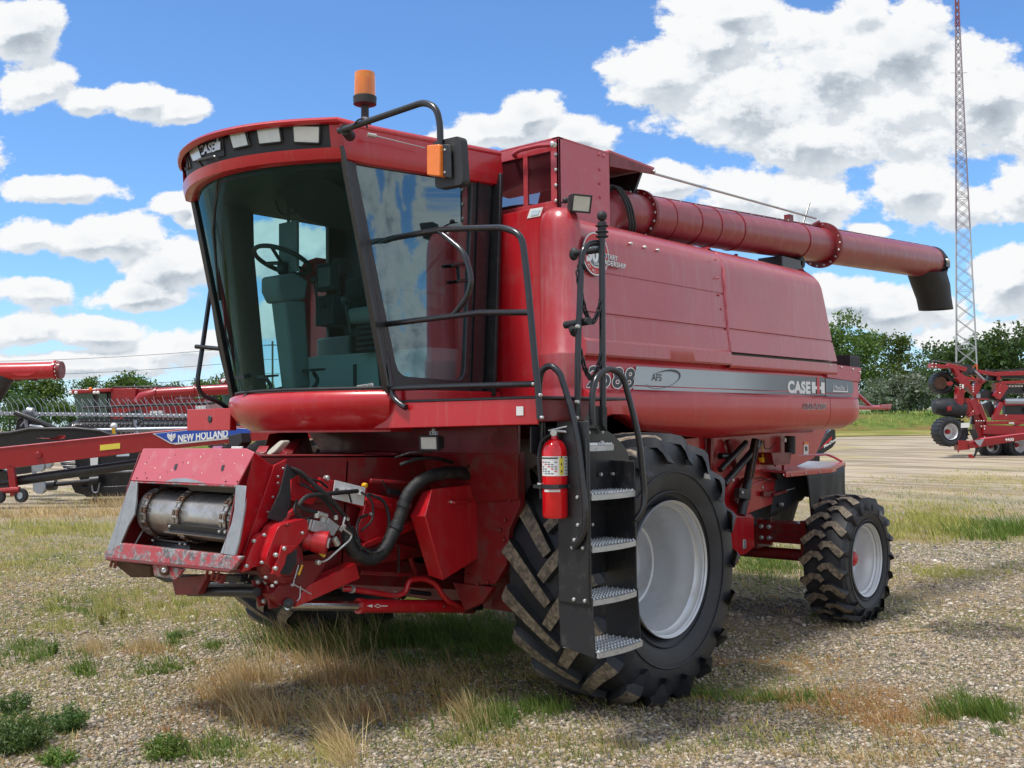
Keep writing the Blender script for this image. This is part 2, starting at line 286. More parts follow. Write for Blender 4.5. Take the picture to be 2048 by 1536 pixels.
# ------------------------------------------------------------------ mesh helpers
def V3(*a): return Vector(a)
class MB:
    def __init__(s): s.v = []; s.f = []; s.m = []; s.mats = []; s.cuts = []
    def cut(s): s.cuts.append((len(s.v), len(s.f))); return s
    def k(s, name):
        if name not in s.mats: s.mats.append(name)
        return s.mats.index(name)
    def add(s, vs, fs, mat):
        b = len(s.v); s.v += [tuple(p) for p in vs]; k = s.k(mat)
        s.f += [tuple(b + i for i in f) for f in fs]; s.m += [k] * len(fs); return s
    def hexa(s, p, mat):
        return s.add(p, [(0, 3, 2, 1), (4, 5, 6, 7), (0, 1, 5, 4), (1, 2, 6, 5), (2, 3, 7, 6), (3, 0, 4, 7)], mat)
    def box(s, a, b, mat):
        (x0, y0, z0), (x1, y1, z1) = a, b
        return s.hexa([(x0, y0, z0), (x1, y0, z0), (x1, y1, z0), (x0, y1, z0), (x0, y0, z1), (x1, y0, z1), (x1, y1, z1), (x0, y1, z1)], mat)
    def bar(s, p, q, w, h, mat, up=(0, 0, 1)):
        p = Vector(p); q = Vector(q); d = (q - p).normalized(); up = Vector(up)
        if abs(d.dot(up)) > .99: up = Vector((0, 1, 0))
        r = d.cross(up).normalized() * w / 2; u = r.cross(d).normalized() * h / 2
        return s.hexa([p - r - u, p + r - u, q + r - u, q - r - u, p - r + u, p + r + u, q + r + u, q - r + u], mat)
    def prism(s, pts, vec, mat):
        n = len(pts); vec = Vector(vec); P = [Vector(p) for p in pts]
        return s.add(P + [p + vec for p in P], [tuple(range(n))[::-1], tuple(range(n, 2 * n))] + [(i, (i + 1) % n, n + (i + 1) % n, n + i) for i in range(n)], mat)
    def ring(s, outer, inner, vec, mat):
        """frame between two loops of equal length, extruded by vec"""
        n = len(outer); vec = Vector(vec); O = [Vector(p) for p in outer]; I = [Vector(p) for p in inner]
        vs = O + I + [p + vec for p in O] + [p + vec for p in I]; fs = []
        for i in range(n):
            j = (i + 1) % n
            fs += [(i, j, n + j, n + i), (2 * n + i, 3 * n + i, 3 * n + j, 2 * n + j), (i, 2 * n + i, 2 * n + j, j), (n + i, n + j, 3 * n + j, 3 * n + i)]
        return s.add(vs, fs, mat)
    def tube(s, pts, r, mat, n=10, caps=True, closed=False):
        P = [Vector(p) for p in pts]; m = len(P)
        rs = r if isinstance(r, (list, tuple)) else [r] * m
        vs = []; prev = None
        for i, p in enumerate(P):
            if closed: t = (P[(i + 1) % m] - P[i - 1]).normalized()
            else: t = (P[min(i + 1, m - 1)] - P[max(i - 1, 0)]).normalized()
            if prev is None: a = t.orthogonal().normalized()
            else:
                a = prev - t * prev.dot(t); a = a.normalized() if a.length > 1e-6 else t.orthogonal().normalized()
            prev = a; b = t.cross(a)
            vs += [p + (a * math.cos(2 * math.pi * k / n) + b * math.sin(2 * math.pi * k / n)) * rs[i] for k in range(n)]
        fs = []
        for i in range(m if closed else m - 1):
            j = (i + 1) % m
            fs += [(i * n + k, i * n + (k + 1) % n, j * n + (k + 1) % n, j * n + k) for k in range(n)]
        if caps and not closed: fs += [tuple(range(n))[::-1], tuple(range((m - 1) * n, m * n))]
        return s.add(vs, fs, mat)
    def cyl(s, p, q, r, mat, n=20): return s.tube([p, q], r, mat, n)
    def lathe(s, prof, c, ax, mat, n=48, closed=False):
        """prof = [(radius, offset along ax)]"""
        c = Vector(c); ax = Vector(ax).normalized(); a = ax.orthogonal().normalized(); b = ax.cross(a); m = len(prof)
        vs = [c + ax * h + (a * math.cos(2 * math.pi * k / n) + b * math.sin(2 * math.pi * k / n)) * r for r, h in prof for k in range(n)]
        fs = []
        for i in range(m if closed else m - 1):
            j = (i + 1) % m
            fs += [(i * n + k, i * n + (k + 1) % n, j * n + (k + 1) % n, j * n + k) for k in range(n)]
        return s.add(vs, fs, mat)
    def grid(s, rows, mat, close=False):
        m = len(rows); n = len(rows[0]); vs = [p for r in rows for p in r]
        fs = [(i * n + j, i * n + (j + 1) % n, (i + 1) * n + (j + 1) % n, (i + 1) * n + j) for i in range(m - 1) for j in range(n if close else n - 1)]
        return s.add(vs, fs, mat)
    def sphere(s, c, r, mat, n=12, sc=(1, 1, 1)):
        rows = [[(c[0] + r * sc[0] * math.sin(math.pi * i / n) * math.cos(2 * math.pi * j / (2 * n)), c[1] + r * sc[1] * math.sin(math.pi * i / n) * math.sin(2 * math.pi * j / (2 * n)), c[2] + r * sc[2] * math.cos(math.pi * i / n)) for j in range(2 * n)] for i in range(n + 1)]
        return s.grid(rows, mat, close=True)
    def bolt(s, p, d, r, mat='zinc'):
        p = Vector(p); d = Vector(d).normalized(); return s.tube([p - d * r, p + d * r * .55, p + d * r * .9], [r, r, r * .6], mat, 8)
    def text(s, txt, o, right, up, h, mat, off=0.0, width=None, shear=0.0, lift=0.0, space=1.0):
        """flat lettering; o = left end of the base line"""
        key = (txt, round(off, 4), round(shear, 3), round(space, 3))
        if key not in TXT:
            c = bpy.data.curves.new('lettering', 'FONT'); c.body = txt; c.size = 1.0; c.offset = off; c.shear = shear; c.resolution_u = 3; c.space_character = space
            ob = bpy.data.objects.new('lettering', c); COL.objects.link(ob)
            dg = bpy.context.evaluated_depsgraph_get(); me = bpy.data.meshes.new_from_object(ob.evaluated_get(dg))
            vs = [v.co.copy() for v in me.vertices]; fs = [tuple(p.vertices) for p in me.polygons]
            bpy.data.objects.remove(ob); bpy.data.curves.remove(c); bpy.data.meshes.remove(me)
            TXT[key] = (vs, fs)
        vs, fs = TXT[key]; o = Vector(o); right = Vector(right).normalized(); up = Vector(up).normalized(); nrm = right.cross(up).normalized()
        x0 = min(v.x for v in vs); x1 = max(v.x for v in vs); cap = 0.69
        kx = (width / (x1 - x0)) if width else h / cap
        return s.add([o + right * ((v.x - x0) * kx) + up * (v.y * h / cap) + nrm * lift for v in vs], fs, mat)
TXT = {}
def fil(pts, r=0.06, n=5):
    """round the corners of a polyline"""
    P = [Vector(p) for p in pts]; out = [P[0]]
    for i in range(1, len(P) - 1):
        a, b, c = P[i - 1], P[i], P[i + 1]; d1 = (a - b); d2 = (c - b); rr = min(r, d1.length * .48, d2.length * .48)
        p1 = b + d1.normalized() * rr; p2 = b + d2.normalized() * rr
        for k in range(n + 1):
            t = k / n; out.append(p1 * (1 - t) ** 2 + b * 2 * t * (1 - t) + p2 * t * t)
    out.append(P[-1]); return out
def loop(pts, r=0.05, n=4):
    P = [Vector(p) for p in pts]; m = len(P); out = []
    for i in range(m):
        a, b, c = P[i - 1], P[i], P[(i + 1) % m]; d1 = a - b; d2 = c - b; rr = min(r, d1.length * .45, d2.length * .45)
        p1 = b + d1.normalized() * rr; p2 = b + d2.normalized() * rr
        for k in range(n + 1):
            t = k / n; out.append(p1 * (1 - t) ** 2 + b * 2 * t * (1 - t) + p2 * t * t)
    return out
def part(name, mb, parent=None, bevel=0.0, smooth=35, recalc=True, seg=2, label=None, solid=0.0):
    if mb.cuts:
        cs = [(0, 0)] + [c for c in mb.cuts if c[1] < len(mb.f)] + [(len(mb.v), len(mb.f))]; first = None
        for (v0, f0), (v1, f1) in zip(cs[:-1], cs[1:]):
            q = MB(); q.v = mb.v[v0:v1]; q.f = [tuple(i - v0 for i in f) for f in mb.f[f0:f1]]; q.mats = list(mb.mats); q.m = mb.m[f0:f1]
            o = part(name, q, parent, bevel, smooth, recalc, seg, label, solid); first = first or o
        return first
    me = bpy.data.meshes.new(name); me.from_pydata([tuple(map(float, v)) for v in mb.v], [], mb.f)
    for k in mb.mats: me.materials.append(MATS[k])
    me.polygons.foreach_set('material_index', mb.m)
    if recalc:
        bm = bmesh.new(); bm.from_mesh(me); bmesh.ops.recalc_face_normals(bm, faces=bm.faces); bm.to_mesh(me); bm.free()
    if smooth:
        me.polygons.foreach_set('use_smooth', [True] * len(me.polygons)); me.set_sharp_from_angle(angle=math.radians(smooth))
    me.update()
    o = bpy.data.objects.new(name, me); COL.objects.link(o)
    if parent is not None:
        o.parent = parent
        o.matrix_parent_inverse = Matrix.Identity(4)
        # geometry is written in world coordinates: shift it into the parent's frame
        if parent.get('_o') is not None:
            off = Vector(parent['_o']); me.transform(Matrix.Translation(-off)); o['_o'] = list(off)
    if solid:
        md = o.modifiers.new('solid', 'SOLIDIFY'); md.thickness = solid; md.offset = 0
    if bevel:
        md = o.modifiers.new('bevel', 'BEVEL'); md.width = bevel; md.segments = seg; md.limit_method = 'ANGLE'; md.angle_limit = math.radians(38); md.use_clamp_overlap = True
    if label: o['label'] = label
    return o
def thing(name, label, cat, loc=(0, 0, 0), group=None):
    o = bpy.data.objects.new(name, None); COL.objects.link(o); o.location = loc; o.empty_display_size = .2
    o['label'] = label; o['category'] = cat; o['_o'] = list(loc)
    if group: o['group'] = group
    return o
def tag(o, label, cat, group=None, kind=None):
    o['label'] = label; o['category'] = cat
    if group: o['group'] = group
    if kind: o['kind'] = kind
    return o
# ------------------------------------------------------------------ the combine harvester
# world axes: x = towards the machine's rear, y = away from the camera side, z = up
CMB = thing('combine_harvester', 'big faded red combine harvester without header, ladder and large front tyre facing us', 'combine harvester')
SY = -1.6
Z = Vector((0, 0, 1)); X = Vector((1, 0, 0)); Yv = Vector((0, 1, 0))
# ---- body core
b = MB()
b.box((-0.30, -1.5, 1.78), (3.36, 1.5, 3.2), 'dark_red'); b.box((3.36, -1.5, 1.86), (4.0, 1.5, 2.38), 'dark_red')
b.box((-0.30, -1.42, 3.26), (3.3, 1.45, 3.32), 'dark_red')
part('body_shell', b, CMB, bevel=.01)
# front bulkhead below the tank, beside the cab
b = MB()
fx = -0.45
P = [PX(965, 792, fx), PX(966, 462, fx), PX(971, 444, fx), PX(985, 434, fx), PX(1010, 428, fx), PX(1085, 414, fx), (fx, -1.33, 1.99)]
b.prism(P, (0.14, 0, 0), 'red_paint')
b.bolt(PX(976, 556, fx - .003), (-1, 0, 0), .018, 'black_steel')
fp = part('front_panel', b, CMB, bevel=.02, seg=3)
b = MB(); b.prism([PX(1060, 418, fx - .004), PX(1086, 414, fx - .004), PX(1080, 432, fx - .004), PX(1054, 437, fx - .004)], (.003, 0, 0), 'white_label')
b.prism([PX(1064, 421, fx - .007), PX(1080, 419, fx - .007), PX(1076, 429, fx - .007), PX(1061, 432, fx - .007)], (.003, 0, 0), 'light_blue_label')
part('sticker', b, fp, smooth=0)
b = MB()
rr = random.Random(4)
for (u, v, w, h) in ((974, 516, 5, 6), (978, 523, 3, 5), (974, 530, 2, 7), (980, 531, 4, 4), (976, 540, 3, 5), (972, 543, 2, 4), (980, 545, 2, 2)):
    b.prism([PX(u, v, fx - .003), PX(u + w, v, fx - .003), PX(u + w * .8, v + h, fx - .003), PX(u, v + h * .9, fx - .003)], (.002, 0, 0), 'white_label')
part('paint_chip', b, fp, smooth=0)
# tank corner column: rounded vertical corner with a domed top
b = MB(); plan = [(-.42, -1.27), (-.475, -1.285), (-.515, -1.33), (-.535, -1.40), (-.537, -1.47), (-.52, -1.53), (-.485, -1.575), (-.44, -1.60), (-.37, -1.605)]
cx, cy = -.36, -1.36
rows = []
zt = 3.40
for z, k in ((1.90, .90), (1.93, .97), (2.0, 1), (2.11, 1), (2.125, .985), (2.14, 1.0), (2.36, 1), (2.37, 1.0), (2.385, .93), (3.12, .93), (3.22, .92), (3.29, .87), (3.345, .76), (3.38, .58), (3.395, .3), (zt, .02)):
    rows.append([(cx + (px - cx) * k, cy + (py - cy) * k, z) for px, py in plan])
b.grid(rows, 'faded_red')
part('corner_column', b, CMB, smooth=50)
# upper side panels
def side_panel(x0f, x1f, prof, mat, name, wob=0.0, bev=0, end=True):
    """prof: (y,z) outline of the outer skin; x0f,x1f: x at given z"""
    b = MB(); n = 40; rows = []
    for i in range(n + 1):
        t = i / n; row = []
        for (y, z) in prof:
            xa = x0f(z); xb = x1f(z); x = xa + (xb - xa) * t
            yy = y + wob * (math.sin(x * 2.9 + z * 3) * .5 + math.sin(x * 7.3 - z * 5.1) * .25 + math.sin(z * 8.7 + x) * .35)
            row.append((x, yy, z))
        rows.append(row)
    b.grid(rows, mat)
    if end:
        for r in (rows[0], rows[-1]):
            inn = [(p[0], -1.45, p[2]) for p in r]
            b.grid([r, inn], mat)
        b.grid([[r[-1] for r in rows], [(r[-1][0], -1.45, r[-1][2]) for r in rows]], mat)
    return part(name, b, CMB, smooth=40)
def sweep(prof, n):
    out = []
    for i in range(len(prof) - 1):
        a, c = prof[i], prof[i + 1]; k = max(1, int(abs(a[1] - c[1]) / .06)) if n else 1
        for j in range(k): out.append((a[0] + (c[0] - a[0]) * j / k, a[1] + (c[1] - a[1]) * j / k))
    out.append(prof[-1]); return out
shoulder = [(-1.28, 3.355), (-1.36, 3.352), (-1.43, 3.338), (-1.49, 3.31), (-1.535, 3.27), (-1.562, 3.22), (-1.575, 3.16)]
profF = sweep(shoulder + [(-1.590, 2.958)], 1) + [(-1.590, 2.950), (-1.583, 2.947), (-1.583, 2.939), (-1.592, 2.936)] + sweep([(-1.592, 2.936), (-1.604, 2.662)], 1)[1:] + [(-1.592, 2.656), (-1.592, 2.645), (-1.607, 2.640)] + sweep([(-1.607, 2.64), (-1.618, 2.475)], 1)[1:] + [(-1.64, 2.455), (-1.645, 2.365), (-1.635, 2.352), (-1.55, 2.35)]
side_panel(lambda z: -.40, lambda z: 1.565, profF, 'faded_red', 'upper_side_panel', wob=.006)
profR = sweep(shoulder + [(-1.606, 2.664)], 1) + [(-1.594, 2.657), (-1.594, 2.646), (-1.609, 2.642)] + sweep([(-1.609, 2.642), (-1.630, 2.465)], 1)[1:] + [(-1.55, 2.462)]
side_panel(lambda z: 1.585, lambda z: 3.40 + (3.30 - min(z, 3.3)) * .275 - (max(0, z - 3.2) * .5), profR, 'faded_red', 'upper_side_panel', wob=.004)
# the overlapped skirt under the rear panel
b = MB()
b.grid([[(1.57 + 2.07 * t, -1.622 if True else 0, z) for z in (2.44, 2.40, 2.36)] for t in np.linspace(0, 1, 10)], 'faded_red')
b.grid([[(1.57 + 2.07 * t, y, z) for y, z in ((-1.622, 2.36), (-1.632, 2.35), (-1.62, 2.335), (-1.55, 2.335))] for t in np.linspace(0, 1, 10)], 'red_paint')
b.box((1.6, -1.56, 2.43), (3.6, -1.5, 2.475), 'black_steel')
part('panel_skirt', b, CMB)
# dent-weld bead between the two upper panels, bolts
b = MB()
rows = []
for i in range(26):
    z = 2.47 + .83 * i / 25; y = -1.622 + (z - 2.47) * .058 if z < 3.16 else -1.578 + (z - 3.16) * .45
    w = .016 + .012 * math.sin(i * 2.1) * math.sin(i * .7)
    rows.append([(1.575 - w, y + .012, z), (1.575 - w * .4, y - .006, z), (1.575 + w * .4, y - .006, z), (1.575 + w, y + .012, z)])
b.grid(rows, 'chalky_red')
part('panel_seam', b, CMB); b = MB()
for (u, v) in ((1431, 519), (1436, 556), (1438, 590), (1442, 618), (1371, 618), (1446, 640)): b.bolt(PY(u, v, -1.597), (0, -1, 0), .009, 'chalky_red'); b.cut()
for (u, v) in ((1262, 487), (1290, 494), (1316, 500)): b.bolt(PY(u, v, -1.583), (0, -1, 0), .012, 'zinc'); b.cut()
part('bolt', b, CMB)
# lower side panel with the stripe, rolled bottom edge and wheel arch
x0, x1 = -.44, 4.12
def zbot(x):
    if x < -.24: return 1.90
    if x < -.10: return 1.90 + (x + .24) / .14 * .055
    if x < .32:
        t = (x + .10) / .42; return 1.955 - .125 * t ** 1.5
    t = (x - .32) / (3.9 - .32)
    return 1.83 - .125 * math.sin(math.pi * min(1, t * 1.25) * .5) if t < .35 else 1.83 - .125 * math.sin(math.pi * min(1, .4375) * .5) * 1 - (.125 - .125 * math.sin(math.pi * .21875)) * 0 + (t - .35) * .09
def lower(xa, xb, name, mat, n):
    b = MB(); rows = []
    for i in range(n + 1):
        x = xa + (xb - xa) * i / n; zb = zbot(x)
        k = 1.0
        if x > 3.9:  # rounded rear end
            q = (x - 3.9) / .28; k = math.sqrt(max(0, 1 - q * q * .98)); zb = 1.82 + (1 - k) * .20
        yo = -1.655 + (1 - k) * .08
        prof = [(-1.50, 2.352), (-1.585, 2.350), (-1.590, 2.325), (-1.600, 2.305), (-1.602, 2.13), (-1.606, 2.122), (yo + .02, 2.108), (yo, 2.095), (yo - .004, 2.02), (yo - .002, 1.95)]
        zz = max(zb, 1.62); h = 1.95 - zz
        if h > .02:
            for a in (20, 40, 60, 80, 95): prof.append((yo + (1 - math.cos(math.radians(a))) * .22 * min(1, h / .2), 1.95 - h * math.sin(math.radians(min(a, 90)))))
            prof.append((yo + .30, zz + .02))
        else:
            for a in range(5): prof.append((yo + .004 * a, 1.95 - h * (a + 1) / 5))
            prof.append((yo + .1, zz))
        rows.append([(x, y + .004 * math.sin(x * 4.1), z) for y, z in prof])
    b.grid(rows, mat)
    for r in (rows[0], rows[-1]): b.grid([r, [(p[0], -1.38, p[2]) for p in r]], mat)
    return part(name, b, CMB, smooth=35)
ls = lower(-.40, 3.40, 'lower_side_panel', 'red_paint', 60)
lr = lower(3.41, 4.175, 'rear_side_panel', 'red_paint', 24)
b = MB()   # box above the rear side panel
b.prism([PY(1655, 727, -1.615), PY(1723, 736, -1.615), PY(1720, 764, -1.615), PY(1655, 755, -1.615)], (0, .9, 0), 'chalky_red')
for u, v in ((1660, 731), (1683, 735), (1706, 739), (1720, 744), (1720, 760)): b.bolt(PY(u, v, -1.617), (0, -1, 0), .012)
part('rear_box', b, CMB, bevel=.012)
b = MB(); c = PY(1692, 725, -1.35); b.box((c[0] - .13, -1.45, c[2] - .075), (c[0] + .13, -1.25, c[2] + .07), 'black_plastic')
b.box((c[0] - .10, -1.452, c[2] - .04), (c[0] + .10, -1.447, c[2] + .045), 'black_rubber')
part('tail_lamp', b, CMB, bevel=.03)
# dark wheel arch recess
b = MB(); b.box((-.30, -1.5, 1.70), (.9, -1.2, 1.99), 'black_steel'); part('arch_recess', b, CMB)
# far-side panels, simple but real
b = MB(); prof = [(1.28, 3.35), (1.45, 3.33), (1.56, 3.22), (1.60, 2.95), (1.63, 2.4), (1.62, 2.1), (1.65, 1.95), (1.5, 1.72)]
b.grid([[(x, y, z) for y, z in prof] for x in (-.40, 1.5, 3.6, 4.15)], 'faded_red'); part('far_side_panel', b, CMB)
# ---- stripe decal, numbers, names
NY = Vector((0, -1, 0))
b = MB(); ys = -1.6065
def ds(u, v, y=-1.606): return Vector(PY(u, v, y))
b.prism([(.245, ys, 2.300), (3.395, ys, 2.300), (3.395, ys, 2.158), (.215, ys, 2.162)], (0, .003, 0), 'stripe')
b.prism([(.213, ys, 2.153), (3.395, ys, 2.150), (3.395, ys, 2.126), (.200, ys, 2.129)], (0, .003, 0), 'stripe')
b.prism([(3.415, ys, 2.296), (4.03, ys, 2.285), (4.05, ys, 2.26), (4.05, ys, 2.17), (4.02, ys, 2.155), (3.415, ys, 2.158)], (0, .003, 0), 'decal_grey')
b.prism([(3.415, ys, 2.145), (4.02, ys, 2.143), (4.02, ys, 2.120), (3.415, ys, 2.122)], (0, .003, 0), 'decal_grey')
part('side_stripe', b, CMB, smooth=0)
b = MB()
def side_text(txt, x, z, h, w, off_o, layers, shear=0.0, space=1.0, y=-1.6085):
    for i, (m, off) in enumerate(layers):
        pad = off * h / .69; b.text(txt, (x - pad, y - i * .0012, z), X, Z, h, m, off=off, width=(w + 2 * pad) if w else None, shear=shear, space=space)
side_text('2588', -.35, 2.142, .135, .57, 0, [('decal_white', .060), ('decal_black', .022)], shear=.18, space=1.14)
part('model_number', b, ls, smooth=0)
b = MB(); side_text('AFS', .44, 2.200, .050, .135, 0, [('decal_black', .012)], shear=.1)
part('system_lettering', b, ls, smooth=0)
b = MB()   # swoosh ring round it
rows = []
for i in range(61):
    t = 2 * math.pi * i / 60; cxx, czz = .60, 2.212; ca, sa = math.cos(.16), math.sin(.16)
    w = .002 + .010 * max(0, math.cos(t - .55)) ** 2
    ra, rb = .232, .062
    p = lambda k: (cxx + (ra - k) * math.cos(t) * ca - (rb - k * .8) * math.sin(t) * sa, -1.610, czz + (ra - k) * math.cos(t) * sa + (rb - k * .8) * math.sin(t) * ca)
    rows.append([p(-w), p(w)])
b.grid([r for i, r in enumerate(rows) if not (22 < i < 30)][:22], 'decal_black'); b.grid(rows[30:], 'decal_black')
part('swoosh_ring', b, ls, smooth=0)
b = MB(); x = 2.708; z = 2.148
side_text('CASE', 2.63, z, .10, .445, 0, [('decal_white', .050)], space=1.05)
# the I-beam H of the maker's mark: two white bars, crossbar and a red centre post
for (a0, a1, z0, z1, m) in ((.40, .475, 0, .105, 'decal_white'), (.60, .675, 0, .105, 'decal_white'), (.475, .51, .036, .066, 'decal_white'), (.565, .60, .036, .066, 'decal_white'), (.51, .565, -.005, .15, 'decal_red')):
    b.box((x + a0, -1.6102, z + z0), (x + a1, -1.6085, z + z1), m)
part('brand_lettering', b, ls, smooth=0)
b = MB(); side_text('AXIAL-FLOW', 2.79, 1.998, .050, .50, 0, [('decal_white', .050), ('decal_black', .012)], shear=.22, y=-1.665, space=1.2)
part('system_lettering', b, ls, smooth=0)
b = MB(); q = PY(1670, 779, -1.61)
b.text('MonoTec', (q[0] - .0, -1.6105, q[2]), X, Z, .040, 'decal_white', off=.012)
b.box((q[0] - .05, -1.611, q[2] - .022), (q[0] + .30, -1.6095, q[2] - .010), 'decal_white')
for s_ in (-.035, .275): b.prism([(q[0] + s_, -1.611, q[2] - .01), (q[0] + s_ + .014, -1.611, q[2] - .01), (q[0] + s_ + .007, -1.611, q[2] + .07)], (0, .0015, 0), 'decal_white')
part('dealer_lettering', b, lr, smooth=0)
# anniversary emblem
b = MB(); ey = -1.612; cu = Vector(PY(1187, 505, -1.6))
def disc(cx, cz, r, m, y, r2=None, a0=0, a1=2 * math.pi, n=40):
    if r2 is None: b.add([(cx + r * math.cos(a0 + (a1 - a0) * i / n), y, cz + r * math.sin(a0 + (a1 - a0) * i / n)) for i in range(n)], [tuple(range(n))], m)
    else: b.grid([[(cx + q * math.cos(a0 + (a1 - a0) * i / n), y, cz + q * math.sin(a0 + (a1 - a0) * i / n)) for q in (r, r2)] for i in range(n + 1)], m)
ex, ez = cu.x + .01, cu.z - .01
disc(ex, ez, .155, 'decal_grey', ey); disc(ex, ez, .151, 'decal_white', ey - .001); disc(ex, ez, .142, 'decal_red', ey - .002); disc(ex, ez, .098, 'decal_white', ey - .003); disc(ex, ez, .090, 'decal_grey', ey - .004)
b.text('30', (ex - .115, ey - .006, ez - .055), X, Z, .095, 'decal_white', off=.05)
b.text('YEARS', (ex - .035, ey - .006, ez - .078), X, Z, .018, 'decal_white', off=.02)
for i, ch in enumerate('AXIAL-FLOW'):
    a = math.radians(208 + i * 14); c_ = Vector((ex + .133 * math.cos(a), ey - .005, ez + .133 * math.sin(a))); rt_ = Vector((-math.sin(a), 0, math.cos(a)))
    up_ = Vector((-math.cos(a), 0, -math.sin(a))); b.text(ch, c_ - rt_ * .008, rt_, up_, .020, 'decal_white', off=.02)
sh = Vector((1, 0, -.02))
for txt, dx, dz in (('ROTARY', .055, -.018), ('LEADERSHIP', .03, -.062)):
    b.text(txt, (ex + dx - .004, ey - .003, ez + dz), sh, Z, .034, 'decal_grey', off=.055, space=1.1, width=.205 if txt == 'ROTARY' else .33)
    b.text(txt, (ex + dx, ey - .0062, ez + dz), sh, Z, .034, 'decal_white', off=.02, space=1.1, width=.197 if txt == 'ROTARY' else .322)
part('emblem', b, CMB, smooth=0, recalc=False)
# caution plate on the lower corner
b = MB(); p = PX(1114, 827, -.56)
b.box((-.548, p[1] - .035, p[2] - .045), (-.541, p[1] + .035, p[2] + .045), 'white_label'); b.box((-.552, p[1] - .03, p[2] + .005), (-.546, p[1] + .03, p[2] + .038), 'decal_orange')
part('caution_plate', b, CMB, smooth=0)
# ---- grain tank extension
TY = -1.35; tx0 = -.309
b = MB()
top = 3.915
# front frame with two mesh windows: openings between y=-1.27..-1.02 and -1.0..-.79
yl = .80
xi = tx0 + .022
def fr(y0, y1, z0, z1): b.box((tx0, y0, z0), (xi, y1, z1), 'faded_red')
fr(TY, -1.275, 3.34, top); fr(-1.275, -1.055, 3.835, top); fr(-1.275, -1.055, 3.34, 3.475)
fr(-1.055, -1.015, 3.34, top); fr(-1.015, -.785, 3.835, top); fr(-1.015, -.785, 3.34, 3.475); fr(-.785, yl, 3.30, top)
b.box((tx0, TY, 3.30), (.302, TY + .022, top), 'chalky_red')
b.box((tx0 + .03, yl, 3.30), (.9, yl + .02, 3.60), 'dark_red')
b.box((tx0, TY, top), (.302, TY + .06, top + .014), 'faded_red'); b.box((tx0, TY, top), (tx0 + .05, yl, top + .014), 'faded_red')
b.box((.29, TY + .022, 3.30), (.312, .8, 3.56), 'dark_red'); b.box((tx0 + .055, TY + .065, 3.925), (.29, .78, 3.935), 'dark_red')
for v in (309, 340, 371, 402): b.bolt(PX(1112, v, tx0), (-1, 0, 0), .014)
for u, v in ((1198, 309), (1207, 312), (1199, 339), (1199, 367), (1200, 395)): b.bolt(PY(u, v, TY), (0, -1, 0), .012, 'chalky_red')
te = part('tank_extension', b, CMB, bevel=.008)
b = MB(); b.box((xi - .012, -1.275, 3.475), (xi - .009, -1.055, 3.835), 'wire_screen'); b.cut(); b.box((xi - .012, -1.015, 3.475), (xi - .009, -.785, 3.835), 'wire_screen')
part('mesh_window', b, te, smooth=0)
b = MB()
b.tube(fil([PX(1102, 290, tx0 - .06), PX(1080, 291, tx0 - .06), PX(1040, 300, tx0 - .06), PX(1026, 309, tx0 - .06), PX(1030, 312, tx0)], .05), .016, 'faded_red', 8)
b.bolt(PX(1105, 289, tx0 - .05), (-1, 0, 0), .022)
part('grab_handle', b, te)
# braces and far rim seen through the screens
b = MB()
for p, q in (((.0, -1.2, 3.36), (.1, .3, 3.72)), ((.1, -.9, 3.36), (.5, .6, 3.7)), ((.3, -.5, 3.36), (.3, .7, 3.75)), ((-.25, -.9, 3.36), (.6, -.2, 3.6))): b.tube([p, q], .014, 'dark_red', 6); b.cut()
b.tube(fil([(.2, -1.2, 3.42), (.2, -.7, 3.62), (.2, .3, 3.62), (.2, .75, 3.42)], .4, 8), .02, 'dark_red', 6)
part('tank_brace', b, te)
b = MB()   # canopy over the auger elbow
b.prism([(.302, TY - .004, 3.930), (.915, TY - .004, 3.905), (.915, TY - .004, 3.868), (.302, TY - .004, 3.82)], (0, .02, 0), 'dark_red')
b.prism([(.302, TY, 3.93), (.915, TY, 3.905), (.915, .2, 3.905), (.302, .2, 3.93)], (0, 0, .02), 'chalky_red')
b.prism([(.90, TY + .1, 3.90), (.80, TY + .15, 3.62), (.80, -.2, 3.62), (.90, -.2, 3.90)], (-.03, 0, 0), 'black_steel')
b.bolt((.89, TY - .01, 3.885), (0, -1, 0), .014)
part('auger_canopy', b, te, bevel=.006)
b = MB()   # black air scoop behind the cab roof
b.sphere((-.05, -.35, 3.84), .5, 'black_plastic', 12, (.55, .95, .27)); part('air_scoop', b, CMB)
# far red tank corner seen beyond
b = MB(); b.box((.30, .3, 3.3), (2.6, 1.3, 3.45), 'dark_red'); part('tank_cover', b, CMB, bevel=.02)
# ---- unloading auger
def A3(t): # axis of the tube from front collar (t=0) to spout (t=1)
    p0 = Vector((.62, -1.16, 3.545)); p1 = Vector((6.95, -1.36, 3.825)); return p0 + (p1 - p0) * t
ad = (A3(1) - A3(0)).normalized()
b = MB()
b.tube([A3(0), A3(.55), A3(.55)], [.176, .174, .174], 'auger_red', 40)
b.tube([A3(.55), A3(1.0)], [.178, .194], 'auger_red', 40)
for t in (.10, .159, .208, .269): b.tube([A3(t) - ad * .006, A3(t) + ad * .006], .182, 'auger_red', 40)
b.tube([A3(.464) - ad * .01, A3(.464) + ad * .01], .182, 'auger_red', 40)
b.bar(A3(.0) + Z * .178, A3(1.0) + Z * .196, .05, .012, 'dark_red')
for i in range(26):
    t = .03 + i * .037; b.bolt(A3(t) + Z * (.182 + .018 * t) + Vector((0, -.02, 0)), (0, 0, 1), .010)
ua = part('unloading_auger', b, CMB, smooth=35)
b = MB()
